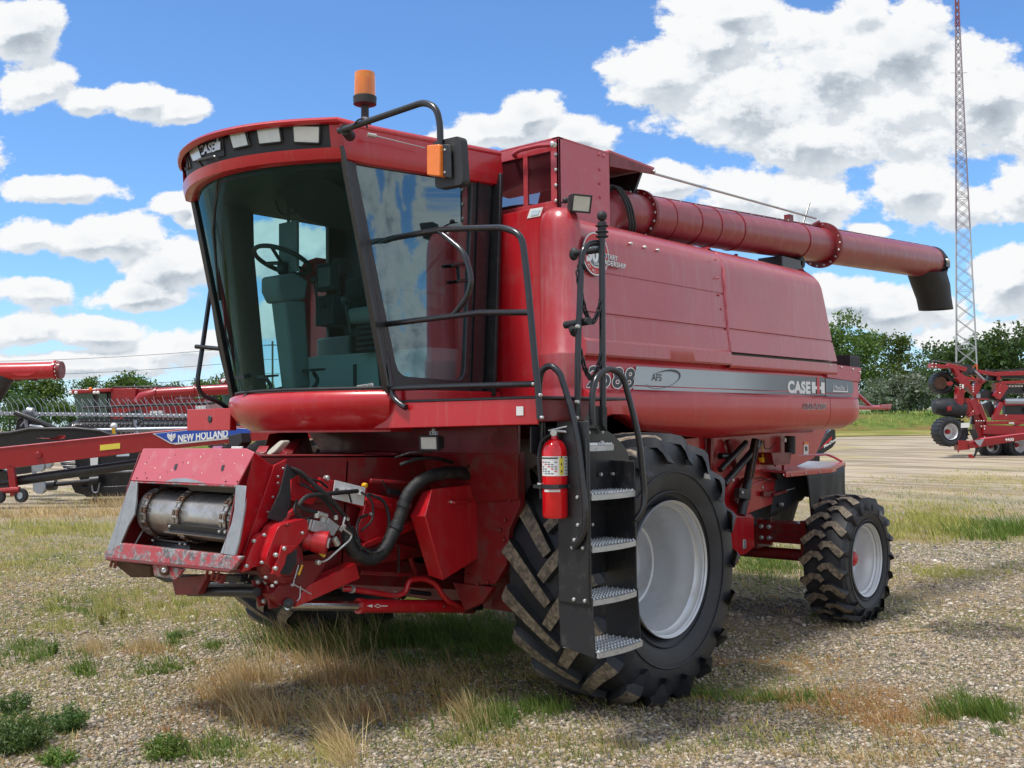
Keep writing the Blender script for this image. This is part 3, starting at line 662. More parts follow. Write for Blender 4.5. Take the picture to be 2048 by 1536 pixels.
for t, r in ((.046, .215), (.55, .235)):
    b.tube([A3(t) - ad * .012, A3(t) + ad * .022], r, 'dark_red', 40)
    for k in range(18):
        a = 2 * math.pi * k / 18; d = (Vector((0, 1, 0)) * math.cos(a) + Z * math.sin(a)); b.bolt(A3(t) + d * (r - .022) + ad * .022, ad, .012, 'galvanised')
        b.bolt(A3(t) + d * (r - .022) - ad * .012, -ad, .012, 'galvanised')
    b.cut()
part('flange', b, ua)
b = MB()   # elbow at the tank
e = [Vector((.40, -1.10, 3.20)), Vector((.40, -1.12, 3.36)), Vector((.44, -1.13, 3.47)), Vector((.54, -1.15, 3.53)), A3(0)]
b.tube(e, [.17, .175, .18, .18, .178], 'auger_red', 32)
part('elbow', b, ua)
b = MB()
for off in (0, .035, .07):
    b.tube(fil([(.36 + off, -1.24, 3.66), (.42 + off, -1.30, 3.72), (.50 + off, -1.36, 3.58), (.54 + off, -1.37, 3.40), (.55 + off, -1.33, 3.34)], .08), .010, 'hose', 6); b.cut()
part('hydraulic_hose', b, ua)
b = MB()   # rubber spout
e0 = A3(1.0); fwd = ad
rows = []
def ringpts(c, ax_u, ax_v, ru, rv, n=28): return [c + ax_u * (ru * math.cos(2 * math.pi * k / n)) + ax_v * (rv * math.sin(2 * math.pi * k / n)) for k in range(n)]
rows.append(ringpts(e0 - fwd * .03, Yv, Z, .198, .198)); rows.append(ringpts(e0 + fwd * .06, Yv, Z, .202, .202)); rows.append(ringpts(e0 + fwd * .12 - Z * .02, Yv, (Z * .9 + fwd * .25).normalized(), .202, .17))
rows.append(ringpts(e0 + fwd * .10 - Z * .08, Yv, (Z * .55 + fwd * .85).normalized(), .202, .19))
rows.append(ringpts(e0 - fwd * .06 - Z * .15, Yv, fwd, .202, .35)); rows.append(ringpts(e0 + fwd * .04 - Z * .28, Yv, fwd, .205, .32))
rows.append(ringpts(e0 + fwd * .13 - Z * .44, Yv, fwd, .19, .27)); rows.append(ringpts(e0 + fwd * .19 - Z * .58, Yv, fwd, .19, .255))
rows.append(ringpts(e0 + fwd * .19 - Z * .575, Yv, fwd, .18, .245)); rows.append(ringpts(e0 + fwd * .10 - Z * .35, Yv, fwd, .17, .24))
b.grid(rows, 'black_rubber', close=True)
b.bar(e0 + Vector((.0, -.195, -.03)), e0 + Vector((.13, -.195, -.03)), .03, .09, 'black_steel')
b.bolt(e0 + Vector((.03, -.215, .0)), (0, -1, 0), .03, 'zinc')
part('spout', b, ua, smooth=60)
b = MB()  # stay rod, brackets, antenna-like rod, cradle
b.tube([(.90, TY + .03, 3.885), tuple(A3(.535) + Z * .27)], .011, 'galvanised', 8)
b.tube([tuple(A3(.49) + Z * .17), tuple(A3(.515) + Z * .42)], .009, 'black_steel', 6)
b.bar(A3(.445) + Z * .16, A3(.445) + Z * .25, .08, .06, 'dark_red'); b.prism([A3(.505) + Z * .16, A3(.55) + Z * .16, A3(.55) + Z * .26], (0, .03, 0), 'dark_red')
part('stay_rod', b, ua)
b = MB(); c = A3(.425)
b.box((c.x - .22, c.y - .10, 3.33), (c.x + .22, c.y + .16, 3.47), 'black_steel'); b.tube([(c.x + .22, c.y - .1, 3.45), (c.x + .22, c.y + .18, 3.45)], .06, 'black_rubber', 12); b.cut()
b.box((c.x - .9, c.y, 3.3), (c.x - .88, c.y + .04, 3.42), 'dark_red')
part('auger_cradle', b, CMB, bevel=.01)
# ---- work lamp at the tank corner
def work_lamp(name, c, face, up, w, h, d, parent, lens='lens', case='black_plastic'):
    c = Vector(c); f = Vector(face).normalized(); r = f.cross(Vector(up)).normalized(); u = r.cross(f)
    b = MB()
    q = lambda a, bb, cc: c + r * a + u * bb + f * cc
    b.hexa([q(-w * .36, -h * .36, -d), q(w * .36, -h * .36, -d), q(w * .36, h * .36, -d), q(-w * .36, h * .36, -d), q(-w / 2, -h / 2, 0), q(w / 2, -h / 2, 0), q(w / 2, h / 2, 0), q(-w / 2, h / 2, 0)], case)
    t = .012
    O = [q(-w / 2, -h / 2, 0), q(w / 2, -h / 2, 0), q(w / 2, h / 2, 0), q(-w / 2, h / 2, 0)]; I = [q(-w / 2 + t, -h / 2 + t, 0), q(w / 2 - t, -h / 2 + t, 0), q(w / 2 - t, h / 2 - t, 0), q(-w / 2 + t, h / 2 - t, 0)]
    b.ring(O, I, f * .014, case)
    o = part(name, b, parent, bevel=.004)
    b = MB(); b.prism([q(-w / 2 + t, -h / 2 + t, .002), q(w / 2 - t, -h / 2 + t, .002), q(w / 2 - t, h / 2 - t, .002), q(-w / 2 + t, h / 2 - t, .002)], f * .005, lens)
    for i in range(7):
        z_ = -h / 2 + t + (h - 2 * t) * (i + .5) / 7; b.bar(q(-w / 2 + t, z_, .0075), q(w / 2 - t, z_, .0075), .003, .003, lens, up=f)
    part('lens', b, o, smooth=0)
    return o
c = Vector(PY(1162, 407, -1.62)); wl = work_lamp('work_lamp', c, (-.35, -.85, -.25), (0, 0, 1), .155, .125, .09, CMB)
b = MB(); b.tube([tuple(c + Vector((.05, .09, .02))), PY(1131, 402, -1.42), PY(1118, 408, -1.36)], .006, 'black_steel', 6); b.sphere(PY(1131, 401, -1.42), .022, 'black_plastic', 8); part('bracket', b, wl)
# ---- cab
def arc(c, bb, w, n=17): return [(c - bb * (1 - (y / w) ** 2), y) for y in np.linspace(-w, w, n)]
CW = .87
b = MB()   # curved windshield glass
zs0, zs1 = 2.13, 3.66
bot = arc(-1.50, .30, CW - .02); topa = arc(-1.86, .30, CW - .02)
rows = []
for k in range(9):
    t = k / 8; rows.append([(p[0] + (q[0] - p[0]) * t, p[1], zs0 + (zs1 - zs0) * t) for p, q in zip(bot, topa)])
b.grid(rows, 'windshield_glass')
ws = part('windshield', b, CMB, smooth=60, recalc=False)
# black edge band of the glass and pillars
b = MB()
def strip_along(pts, w, d, m, up): 
    for p, q in zip(pts[:-1], pts[1:]): b.bar(p, q, w, d, m, up)
for sgn in (-1, 1):
    b.bar((-1.505, sgn * (CW - .005), zs0 - .02), (-1.868, sgn * (CW - .005), zs1 + .02), .055, .05, 'black_steel', (0, 1, 0))
b.tube([(p[0] - .004, p[1], zs0 + .002) for p in bot], .012, 'black_rubber', 6)
part('windshield_frame', b, CMB, bevel=.008)
b = MB()
# near side: door frame as ring of outer vs glass outline
yd = -CW - .012
O = [PY(777, 783, yd), PY(684, 293, yd), PY(985, 352, yd), PY(966, 792, yd)]
O = loop(O, .03, 3)
I = loop([PY(797, 752, yd), PY(708, 312, yd), PY(945, 356, yd), PY(929, 762, yd)], .09, 3)
b.ring(O, I, (0, .045, 0), 'black_steel')
b.bar(PY(988, 350, yd + .02), PY(974, 792, yd + .02), .03, .16, 'black_plastic', (0, 1, 0))
dr = part('cab_door', b, CMB, bevel=.006)
b = MB(); b.add(I if False else [Vector(p) + Vector((0, .02, 0)) for p in I], [tuple(range(len(I)))], 'side_glass'); part('door_glass', b, dr, smooth=0, recalc=False)
b = MB()
b.bar(PY(1000, 500, 0), PY(1000, 501, 0), .001, .001, 'black_steel') if False else None
b.tube(fil([PY(905, 530, yd - .03), PY(935, 528, yd - .03), PY(938, 560, yd - .03), PY(915, 563, yd - .03)], .02), .012, 'black_steel', 6)
b.bar(PY(880, 523, yd + .05), PY(935, 531, yd + .05), .03, .04, 'black_plastic')
part('door_handle', b, dr)
b = MB()   # gutter lines
b.bar(PY(683, 292, yd - .02), PY(776, 786, yd - .02), .02, .03, 'black_tube', (0, 1, 0)); b.cut(); b.bar(PY(958, 352, yd - .01), PY(945, 790, yd - .01), .012, .012, 'black_tube', (0, 1, 0))
part('door_seal', b, dr)
# far side of cab: window opening + frame, rear wall
b = MB(); yf = CW - .01
O = [(-1.47, yf, 2.10), (-1.83, yf, 3.66), (-.42, yf, 3.66), (-.42, yf, 2.10)]
I = [(-1.30, yf, 2.15), (-1.34, yf, 3.62), (-.60, yf, 3.60), (-.60, yf, 2.30)]
b.ring(loop(O, .03, 3), loop(I, .08, 3), (0, .04, 0), 'cab_dark')
part('far_door_frame', b, CMB)
b = MB(); b.add([Vector(p) + Vector((0, .02, 0)) for p in loop(I, .08, 3)], [tuple(range(16))], 'clear_plastic'); part('far_door_glass', b, CMB, smooth=0, recalc=False)
b = MB()
b.box((-.47, -CW + .03, 2.05), (-.43, CW - .03, 3.65), 'cab_dark')
b.box((-.52, -.60, 2.95), (-.47, .50, 3.50), 'black_steel')
b.box((-.75, .42, 2.05), (-.45, CW - .03, 2.6), 'cab_trim')
b.bar((-1.44, .72, 2.12), (-1.60, .72, 3.6), .22, .08, 'cab_dark', (0, 1, 0))
b.bar((-.60, -.76, 2.12), (-.60, -.76, 3.6), .20, .10, 'cab_trim', (0, 1, 0))
part('cab_wall', b, CMB, bevel=.02)
b = MB()
b.prism([(-1.50, -CW + .04, 2.08)] + [(p[0] + .02, p[1] * .96, 2.08) for p in bot] + [(-1.5, CW - .04, 2.08), (-.45, CW - .04, 2.08), (-.45, -CW + .04, 2.08)], (0, 0, .045), 'cab_trim')
b.box((-1.05, -.80, 2.12), (-.48, .80, 2.42), 'cab_light')
b.box((-1.055, -.36, 2.18), (-1.048, -.32, 2.34), 'cab_dark'); b.box((-1.055, -.02, 2.18), (-1.048, .02, 2.34), 'cab_dark')
part('cab_floor', b, CMB, bevel=.01)
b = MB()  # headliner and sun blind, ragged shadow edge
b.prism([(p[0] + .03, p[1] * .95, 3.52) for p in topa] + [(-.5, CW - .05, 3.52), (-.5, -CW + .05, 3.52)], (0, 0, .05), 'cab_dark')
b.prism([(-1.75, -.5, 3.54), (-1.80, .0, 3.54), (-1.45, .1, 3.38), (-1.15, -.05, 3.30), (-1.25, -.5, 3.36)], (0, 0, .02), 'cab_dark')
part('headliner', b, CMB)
# seat
b = MB()
sx, sy_ = -.98, -.30
b.box((sx - .22, sy_ - .24, 2.62), (sx + .26, sy_ + .24, 2.74), 'seat_cloth'); st = part('seat_cushion', b, CMB, bevel=.05, seg=4)
b = MB(); b.prism([(sx + .20, sy_ - .22, 2.72), (sx + .34, sy_ - .22, 2.72), (sx + .44, sy_ - .19, 3.30), (sx + .34, sy_ - .19, 3.30)], (0, .44, 0), 'seat_cloth'); part('seat_backrest', b, CMB, bevel=.045, seg=4)
b = MB()
for k in range(5): b.box((sx - .17 + .004 * (k % 2), sy_ - .18 + .006 * (k % 2), 2.42 + k * .04), (sx + .2, sy_ + .18, 2.452 + k * .04), 'cab_dark')
part('seat_suspension', b, CMB, bevel=.012)
b = MB(); b.box((sx - .28, sy_ + .30, 2.62), (sx + .3, sy_ + .50, 2.84), 'cab_dark'); b.box((sx - .20, sy_ - .38, 2.82), (sx + .2, sy_ - .30, 2.88), 'cab_trim')
b.tube(fil([(sx - .16, sy_ + .38, 2.84), (sx - .18, sy_ + .37, 2.98), (sx - .15, sy_ + .35, 3.05)], .03), .022, 'cab_dark', 8); b.box((sx - .20, sy_ + .32, 3.0), (sx - .12, sy_ + .40, 3.12), 'cab_dark')
b.box((sx + .0, sy_ + .30, 2.84), (sx + .03, sy_ + .48, 2.99), 'cab_dark')
part('control_console', b, CMB, bevel=.02)
b = MB(); q = Vector(PY(655, 555, .12)); b.box((q.x - .03, q.y - .09, q.z - .10), (q.x + .03, q.y + .09, q.z + .10), 'cab_dark'); b.tube(fil([(q.x, q.y, q.z - .1), (q.x + .02, q.y, q.z - .25), (q.x + .1, q.y + .1, q.z - .35)], .05), .015, 'cab_dark', 6); b.box((q.x - .034, q.y - .07, q.z - .07), (q.x - .03, q.y + .07, q.z + .07), 'cab_trim'); part('monitor', b, CMB, bevel=.012)
b = MB()
for k, (u, v, y) in enumerate(((628, 560, .0), (690, 600, -.55), (648, 610, .1))): q = Vector(PY(u, v, y)); b.tube(fil([q + Vector((.05, 0, -.22)), q + Vector((.02, 0, -.1)), q], .04), .010, 'cab_dark', 6); b.sphere(tuple(q), .028, 'cab_dark', 8); b.cut()
part('lever', b, CMB)
b = MB(); b.tube(fil([(-1.70, -.80, 3.4), (-1.62, -.78, 3.0), (-1.52, -.76, 2.5), (-1.42, -.70, 2.15)], .2), .010, 'cab_dark', 6); b.tube(fil([(-.62, -.70, 3.3), (-.95, -.55, 2.9), (-.80, -.50, 2.6)], .2), .012, 'cab_dark', 6); part('cable', b, CMB)
# steering column
b = MB(); cb = Vector(PY(600, 780, -.02)); colx = -1.33; cyy = .05
def PC(u, v): return PY(u, v, cyy)
q0 = [PC(572, 585), PC(628, 590), PC(638, 780), PC(592, 788)]
b.prism([PC(568, 600), PC(612, 602), PC(622, 775), PC(590, 780)], (0, .16, 0), 'cab_trim')
b.prism([PC(555, 550), PC(590, 545), PC(618, 560), PC(612, 600), PC(566, 604), PC(555, 580)], (0, .20, 0), 'cab_trim')
b.tube([Vector(PC(583, 545)) + Vector((0, .1, 0)), Vector(PC(585, 525)) + Vector((0, .12, 0))], .04, 'cab_dark', 10)
scn = part('steering_column', b, CMB, bevel=.02)
b = MB(); wc = Vector(PC(585, 517)) + Vector((0, .12, .0)); n_ = Vector((.42, 0, 1)).normalized(); a1 = n_.cross(Yv).normalized(); a2 = n_.cross(a1)
b.tube([wc + (a1 * math.cos(t) + a2 * math.sin(t)) * .205 for t in np.linspace(0, 2 * math.pi, 33)[:-1]], .017, 'cab_dark', 8, closed=True)
for t in (.5, 2.6, 4.7): b.tube([wc - n_ * .02, wc + (a1 * math.cos(t) + a2 * math.sin(t)) * .2], .014, 'cab_dark', 6)
part('steering_wheel', b, scn)
b = MB()
for (u, v, dy) in ((540, 755, .22), (565, 755, .14), (618, 745, -.10)):
    p = Vector(PC(u, v)); b.prism([p + Vector((-.06, dy, 0)), p + Vector((.07, dy, .015)), p + Vector((.07, dy, 0.03)), p + Vector((-.06, dy, .02))], (0, .11, 0), 'cab_dark')
    b.tube(fil([p + Vector((.0, dy + .05, 0)), p + Vector((.05, dy + .05, -.06)), p + Vector((-.02, dy + .05, -.13))], .04), .014, 'cab_dark', 6); b.cut()
part('pedal', b, CMB)
b = MB(); mc = Vector(PY(577, 490, .15))
b.box((mc.x - .012, mc.y - .11, mc.z - .20), (mc.x + .012, mc.y + .10, mc.z + .165), 'cab_trim')
b.tube(fil([(mc.x, mc.y, mc.z + .15), (mc.x, mc.y, mc.z + .34), (mc.x - .06, mc.y + .0, mc.z + .44)], .05), .012, 'cab_dark', 8)
b.tube(fil([(mc.x, mc.y - .17, mc.z + .36), (mc.x, mc.y - .1, mc.z + .22), (mc.x, mc.y + .1, mc.z + .22), (mc.x, mc.y + .17, mc.z + .38)], .08), .008, 'cab_dark', 6)
part('cab_mirror', b, CMB, bevel=.008)
b = MB(); b.prism([PY(714, 773, -.60), PY(747, 766, -.60), PY(748, 774, -.60), PY(715, 781, -.60)], (-.002, 0, 0), 'white_label')
# windscreen serial label lies on the glass
def on_ws(u, v):
    # meet the curved glass
    d = ray(u, v); t = 5.0
    while t < 9:
        p = C0 + d * t; k = (p[2] - zs0) / (zs1 - zs0); gx = (-1.50 - .36 * k) - .30 * (1 - (p[1] / (CW - .02)) ** 2)
        if p[0] >= gx: return Vector((p[0] - .004, p[1], p[2]))
        t += .004
    return Vector(p)
b = MB(); L4 = [on_ws(714.5, 771), on_ws(747, 766), on_ws(748, 776), on_ws(715.5, 781)]
b.add(L4, [(0, 1, 2, 3)], 'white_label')
b.text('HAJ301456', L4[3] + (L4[2] - L4[3]) * .05 + Vector((-.003, -.002, .006)), L4[2] - L4[3], L4[0] - L4[3], .022, 'decal_black', off=.02, width=(L4[2] - L4[3]).length * .9)
part('serial_label', b, ws, smooth=0, recalc=False)
# wiper
b = MB(); b.tube([on_ws(440, 330), on_ws(428, 460), on_ws(440, 600)], .012, 'black_steel', 6); b.tube([on_ws(452, 325) , on_ws(430, 420), on_ws(470, 780)], .010, 'black_rubber', 6)
part('wiper', b, CMB)
# roof
b = MB()
def roof_outline(w, c, bb, back, rz): return [(c - bb * (1 - (y / w) ** 2), y) for y in np.linspace(-w, w, 25)]
def rl(z, w, c, bb, back):
    f = roof_outline(w, c, bb, back, z)
    return [(x, y, z) for x, y in f] + [(x, w, z) for x in np.linspace(c, back, 8)[1:]] + [(back, y, z) for y in np.linspace(w, -w, 9)[1:]] + [(x, -w, z) for x in np.linspace(back, c, 8)[1:-1]]
def slope(rows_):  # the roof drops gently to the rear
    return [[(x, y, z + max(0, x + 1.75) * .058) for x, y, z in r] for r in rows_]
rows = slope([rl(3.565, .80, -1.80, .28, -.50), rl(3.545, .88, -1.87, .31, -.44), rl(3.555, .905, -1.895, .325, -.42), rl(3.59, .915, -1.90, .33, -.42), rl(3.622, .918, -1.905, .332, -.42)])
b.grid(rows, 'red_paint', close=True)
top_rows = slope([rl(3.768, .90, -1.925, .338, -.42), rl(3.775, .905, -1.945, .345, -.42), rl(3.79, .905, -1.95, .348, -.42), rl(3.81, .89, -1.935, .345, -.44), rl(3.825, .84, -1.88, .32, -.48), rl(3.835, .70, -1.76, .25, -.6), rl(3.84, .4, -1.5, .1, -.9), rl(3.842, .1, -1.25, .02, -1.1)])
b.grid(top_rows, 'red_paint', close=True); b.add(top_rows[-1], [tuple(range(len(top_rows[-1])))], 'red_paint')
sideb = slope([rl(3.622, .918, -1.905, .332, -.42), rl(3.70, .91, -1.915, .336, -.42), rl(3.768, .90, -1.925, .338, -.42)])
n25 = 24
for r0, r1 in zip(sideb[:-1], sideb[1:]):
    m = len(r0)
    for i in range(m):
        j = (i + 1) % m
        if i < n25: continue
        b.add([r0[i], r0[j], r1[j], r1[i]], [(0, 1, 2, 3)], 'red_paint')
part('cab_roof', b, CMB, smooth=50)
bz = MB()
f0 = roof_outline(.90, -1.875, .325, 0, 0)
bz.grid([[(x, y, z) for x, y in [(px + (z - 3.62) * -.12, py) for px, py in f0]] for z in (3.62, 3.70, 3.775)], 'black_plastic')
bezel = part('lamp_bezel', bz, CMB, smooth=50)
# end cheeks in body colour
b = MB()
for s_ in (-1, 1):
    q_ = lambda y, z, o: (-1.875 - (z - 3.62) * .12 - .325 * (1 - (y / .90) ** 2) - o, s_ * y, z)
    b.grid([[q_(y, z, .012) for y in (.83, .86, .89, .905)] for z in (3.615, 3.70, 3.778)], 'red_paint'); b.cut()
part('roof_cheek', b, CMB, bevel=.01)
def on_bz(u, v, out=.008):
    d = ray(u, v); t = 5.0
    while t < 9:
        p = C0 + d * t; gx = (-1.875 - (p[2] - 3.62) * .12) - .325 * (1 - (p[1] / .90) ** 2)
        if p[0] >= gx: return Vector((p[0] - out, p[1], p[2]))
        t += .003
    return Vector(p)
for (a_, c_, d_, e_) in (((588, 252), (643, 253), (642, 288), (590, 286)), ((515, 254), (562, 252), (567, 285), (521, 290)), ((461, 267), (494, 261), (502, 292), (470, 299)), ((378, 294), (400, 288), (410, 318), (390, 325)), ((367, 304), (374, 300), (383, 334), (376, 340))):
    Q = [on_bz(*a_, .006), on_bz(*c_, .006), on_bz(*d_, .006), on_bz(*e_, .006)]; n_ = (Q[1] - Q[0]).cross(Q[3] - Q[0]).normalized()
    if n_.x > 0: n_ = -n_
    b = MB(); b.prism(loop(Q, .012, 3), n_ * .012, 'lens')
    cz = sum(Q, Vector()) / 4
    b.tube([p + n_ * .012 for p in loop(Q, .012, 3)], .006, 'black_plastic', 6, closed=True)
    part('roof_lamp', b, bezel, smooth=40)
b = MB(); q0 = on_bz(403, 312, .010); q1 = on_bz(448, 300, .010); qu = on_bz(403, 298, .01)
b.prism([on_bz(402, 276, .004), on_bz(447, 264, .004), on_bz(451, 312, .004), on_bz(410, 322, .004)], (-.006, 0, 0), 'black_plastic')
rt_ = (q1 - q0); b.text('CASE', q0 + Vector((-.012, 0, .0)), rt_, Z, .062, 'silver_paint', off=.03, width=rt_.length * .72)
for k, hh in ((.77, .055), (.85, .085), (.93, .055)): 
    p = q0 + rt_ * k + Vector((-.012, 0, 0)); b.bar(p, p + Z * hh, .02, .006, 'silver_paint', up=(1, 0, 0))
part('brand_badge', b, bezel, smooth=0, recalc=False)
b = MB(); b.tube(fil([on_bz(415, 339, .02), on_bz(408, 323, .05), on_bz(442, 314, .05), on_bz(450, 328, .02)], .03), .009, 'black_tube', 8); part('visor_handle', b, CMB)
# beacon
bx, by = PY(730, 240, -.7)[0], -.7
b = MB(); zb = 3.83
b.tube([(bx, by, zb - .02), (bx, by, zb + .06), (bx, by, zb + .07), (bx, by, zb + .10)], [.012, .012, .02, .02], 'galvanised', 10)
b.bar((bx + .02, by - .02, zb), (bx + .02, by - .02, zb + .06), .012, .02, 'rust')
b.tube([(bx, by, zb + .10), (bx, by, zb + .175)], .026, 'black_plastic', 16)
b.tube([(bx, by, zb + .175), (bx, by, zb + .185), (bx, by, zb + .235), (bx, by, zb + .24)], [.05, .076, .078, .07], 'black_plastic', 32)
bc = part('beacon', b, CMB)
b = MB(); b.lathe([(.070, 0), (.071, .01), (.070, .10), (.069, .145), (.066, .157), (.05, .163), (.0, .165)], (bx, by, zb + .24), (0, 0, 1), 'amber_dome', 32); part('beacon_dome', b, bc, smooth=40)
b = MB(); b.lathe([(.0, 0), (.03, .0), (.045, .06), (.03, .11), (.0, .13)], (bx, by, zb + .245), (0, 0, 1), 'orange_plastic', 20); part('reflector', b, bc)
# mirror arm + mirror + turn lamp
mx = -2.02
b = MB(); pts = [PX(678, 262, mx), PX(700, 255, mx), PX(848, 204, mx), PX(872, 215, mx), PX(880, 245, mx), PX(881, 300, mx)]
b.tube(fil(pts, .08), .019, 'black_tube', 12)
b.tube([Vector(PX(676, 262, mx)) + Vector((.12, .03, 0)), PX(690, 259, mx)], .035, 'black_rubber', 12)
b.tube(fil([PX(700, 262, mx), PX(715, 240, mx - .03), PX(728, 236, mx), PX(735, 256, mx)], .04), .006, 'black_rubber', 6)
ma = part('mirror_arm', b, CMB)
b = MB(); Q = [PX(861, 283, mx), PX(918, 270, mx), PX(924, 368, mx), PX(868, 378, mx)]
b.prism(loop([Vector(p) + Vector((.01, 0, 0)) for p in Q], .035, 4), (.055, 0, 0), 'black_plastic')
b.prism([PX(881, 288, mx - .03), PX(901, 290, mx - .01), PX(903, 356, mx - .01), PX(881, 352, mx - .03)], (.01, 0, 0), 'black_steel')
for v in (300, 345): b.bolt(PX(890, v, mx - .02), (-1, 0, 0), .008)
mr = part('side_mirror', b, ma, bevel=.01)
b = MB(); b.prism(loop([PX(853, 290, mx - .05), PX(879, 288, mx - .05), PX(880, 353, mx - .05), PX(853, 350, mx - .05)], .01, 2), (.055, 0, 0), 'orange_plastic'); part('turn_lamp', b, ma, bevel=.006)
b = MB(); b.tube([PY(735, 269, -.96), PY(752, 272, -.98)], .014, 'zinc', 8); b.tube([PY(752, 272, -.97), PY(760, 274, -.965), PY(850, 296, -.96)], [.006, .004, .003], 'galvanised', 6); part('roof_cable', b, CMB)
# cab skirt (curved red nose under the windshield)
b = MB(); rows = []
for (z, dx, w) in ((2.118, .0, 1.0), (2.10, -.030, 1.015), (2.05, -.04, 1.02), (1.98, -.03, 1.0), (1.92, .0, .965), (1.875, .05, .91), (1.858, .08, .88), (1.845, .08, .88), (1.850, .30, .7)):
    rows.append([(-1.49 + dx - .31 * (1 - (y / .89) ** 2), y * w, z) for y in np.linspace(-.89, .89, 25)])
b.grid(rows, 'red_paint')
for s_ in (0, -1):
    b.grid([[r[s_] for r in rows], [(-1.2, r[s_][1] * .97, r[s_][2]) for r in rows]], 'red_paint')
part('cab_skirt', b, CMB, smooth=50)
b = MB(); b.box((-1.45, -.84, 1.90), (-.45, .84, 2.07), 'black_steel'); b.box((-1.40, -.92, 2.03), (-.47, -.86, 2.12), 'red_paint'); part('cab_base', b, CMB, bevel=.01)
b = MB(); b.box((-1.52, .90, 1.86), (-1.46, 1.5, 2.03), 'red_paint'); b.box((-1.46, .9, 2.01), (-.5, 1.5, 2.03), 'black_steel')
b.tube([(-1.527, 1.17, 1.95), (-1.45, 1.17, 1.95)], .03, 'black_steel', 12); part('far_platform', b, CMB, bevel=.006)
# far rail
b = MB(); yy = 1.05
b.tube(fil([PY(407, 396, yy), PY(412, 500, yy), PY(425, 600, yy), PY(441, 700, yy), PY(458, 770, yy), PY(478, 800, yy)], .1), .016, 'black_tube', 8); b.cut()
b.tube(fil([PY(422, 575, 1.25), PY(404, 700, 1.25), PY(394, 765, 1.25), PY(402, 790, 1.25), PY(440, 805, 1.2), PY(462, 822, 1.2)], .1), .019, 'black_tube', 8)
b.tube([PY(391, 693, 1.25), PY(455, 699, 1.0)], .017, 'black_tube', 8); b.tube([PY(422, 575, 1.25), PY(426, 560, 1.1), PY(430, 545, 1.05)], .016, 'black_tube', 8)
part('far_handrail', b, CMB)
# ---- platform
PXF = -1.50
b = MB()
b.prism([PX(785, 806, PXF), PX(1072, 797, PXF), PX(1076, 849, PXF), PX(745, 858, PXF)], (.012, 0, 0), 'red_paint')
b.prism([(PXF, -.93, 2.03), (PXF, -2.12, 2.03), (-.60, -2.12, 2.03), (-.50, -1.62, 2.03), (-.46, -.93, 2.03)], (0, 0, .018), 'black_steel')
b.box((PXF + .03, -2.10, 1.90), (-.95, -2.06, 2.03), 'dark_red')
b.box((PXF + .03, -1.5, 1.90), (-.5, -1.45, 2.03), 'dark_red')
pf = part('platform', b, CMB, bevel=.008)
b = MB()
def plan4(u, v, s, x=PXF - .003): return [PX(u, v, x), PX(u + s, v - .3, x), PX(u + s, v + s * 1.25, x), PX(u, v + s * 1.28, x)]
b.prism(plan4(1033, 813, 14), (-.002, 0, 0), 'white_label'); part('sticker', b, pf, smooth=0)
b = MB(); xr = PXF - .02
b.tube(fil([PX(812, 815, xr), PX(806, 812, xr), PX(785, 795, xr), PX(768, 680, xr), PX(745, 540, xr), PX(733, 500, xr), PX(775, 478, xr), PX(890, 458, xr), PX(1010, 455, xr), PX(1044, 470, xr), PX(1055, 560, xr), PX(1067, 690, xr), PX(1077, 790, xr), PX(1080, 838, xr)], .09, 6), .0195, 'black_tube', 12)
b.tube([PX(762, 650, xr), PX(905, 632, xr), PX(960, 625, xr), PX(1060, 625, xr)], .0185, 'black_tube', 12)
b.tube([PX(778, 777, xr), PX(900, 773, xr), PX(1068, 768, xr)], .0185, 'black_tube', 12)
b.tube(fil([PX(878, 462, xr), PX(930, 505, xr), PX(944, 560, xr), PX(935, 595, xr), PX(905, 632, xr)], .08, 6), .017, 'black_tube', 10)
for u, v in ((1066, 768), (1080, 790), (1083, 835)): b.bolt(PX(u, v, xr - .02), (-1, 0, 0), .010)
part('handrail', b, CMB, smooth=50)
# ---- ladder
lx0, lx1, lyo, lyi = -1.31, -.87, -2.35, -2.12
b = MB()
# two side plates with flared heads; lower hanging ends
def plate(x, th):
    b.prism([(x, lyo, .98), (x, lyo, 1.62), (x, lyi - .02, 1.85), (x, lyi - .02, .98 - .05), (x, lyo + .0, .88)], (th, 0, 0), 'black_steel')
b.box((lx0 - .012, lyo, .86), (lx0, lyi, 1.90), 'black_steel'); b.box((lx1, lyo, .86), (lx1 + .012, lyi, 1.66), 'black_steel')
b.box((lx0, lyi - .012, .98), (lx1, lyi, 1.90), 'black_steel')
b.tube([(lx0 + .20, lyi - .013, 1.0), (lx0 + .20, lyi - .013, 1.55)], .006, 'black_tube', 6)
# head plate with the rounded shoulder to the right
hp = [PY(1140, 853, -2.36), PY(1192, 852, -2.36), PY(1209, 858, -2.36), PY(1232, 874, -2.36), PY(1250, 895, -2.36), PY(1257, 905, -2.36), PY(1259, 938, -2.36), PY(1160, 944, -2.36)]
b.prism([PY(u, v, -2.18) for u, v in ((1162, 856), (1206, 856), (1228, 870), (1247, 890), (1257, 906), (1261, 942), (1262, 990), (1175, 990))], (0, .012, 0), 'black_steel')
b.prism([PY(u, v, -2.02) for u, v in ((1062, 852), (1163, 855), (1163, 1005), (1142, 1005), (1135, 990), (1120, 935), (1062, 905))], (0, .010, 0), 'black_steel')
b.bar((lx0 - .008, lyo + .01, .87), (lx0 - .008, lyo + .01, 1.80), .012, .03, 'black_steel', (1, 0, 0))
for u, v in ((1177, 865), (1204, 864), (1204, 885), (1202, 949), (1226, 948), (1246, 946), (1173, 949)): b.bolt(PY(u, v, -2.20), (0, -1, 0), .012)
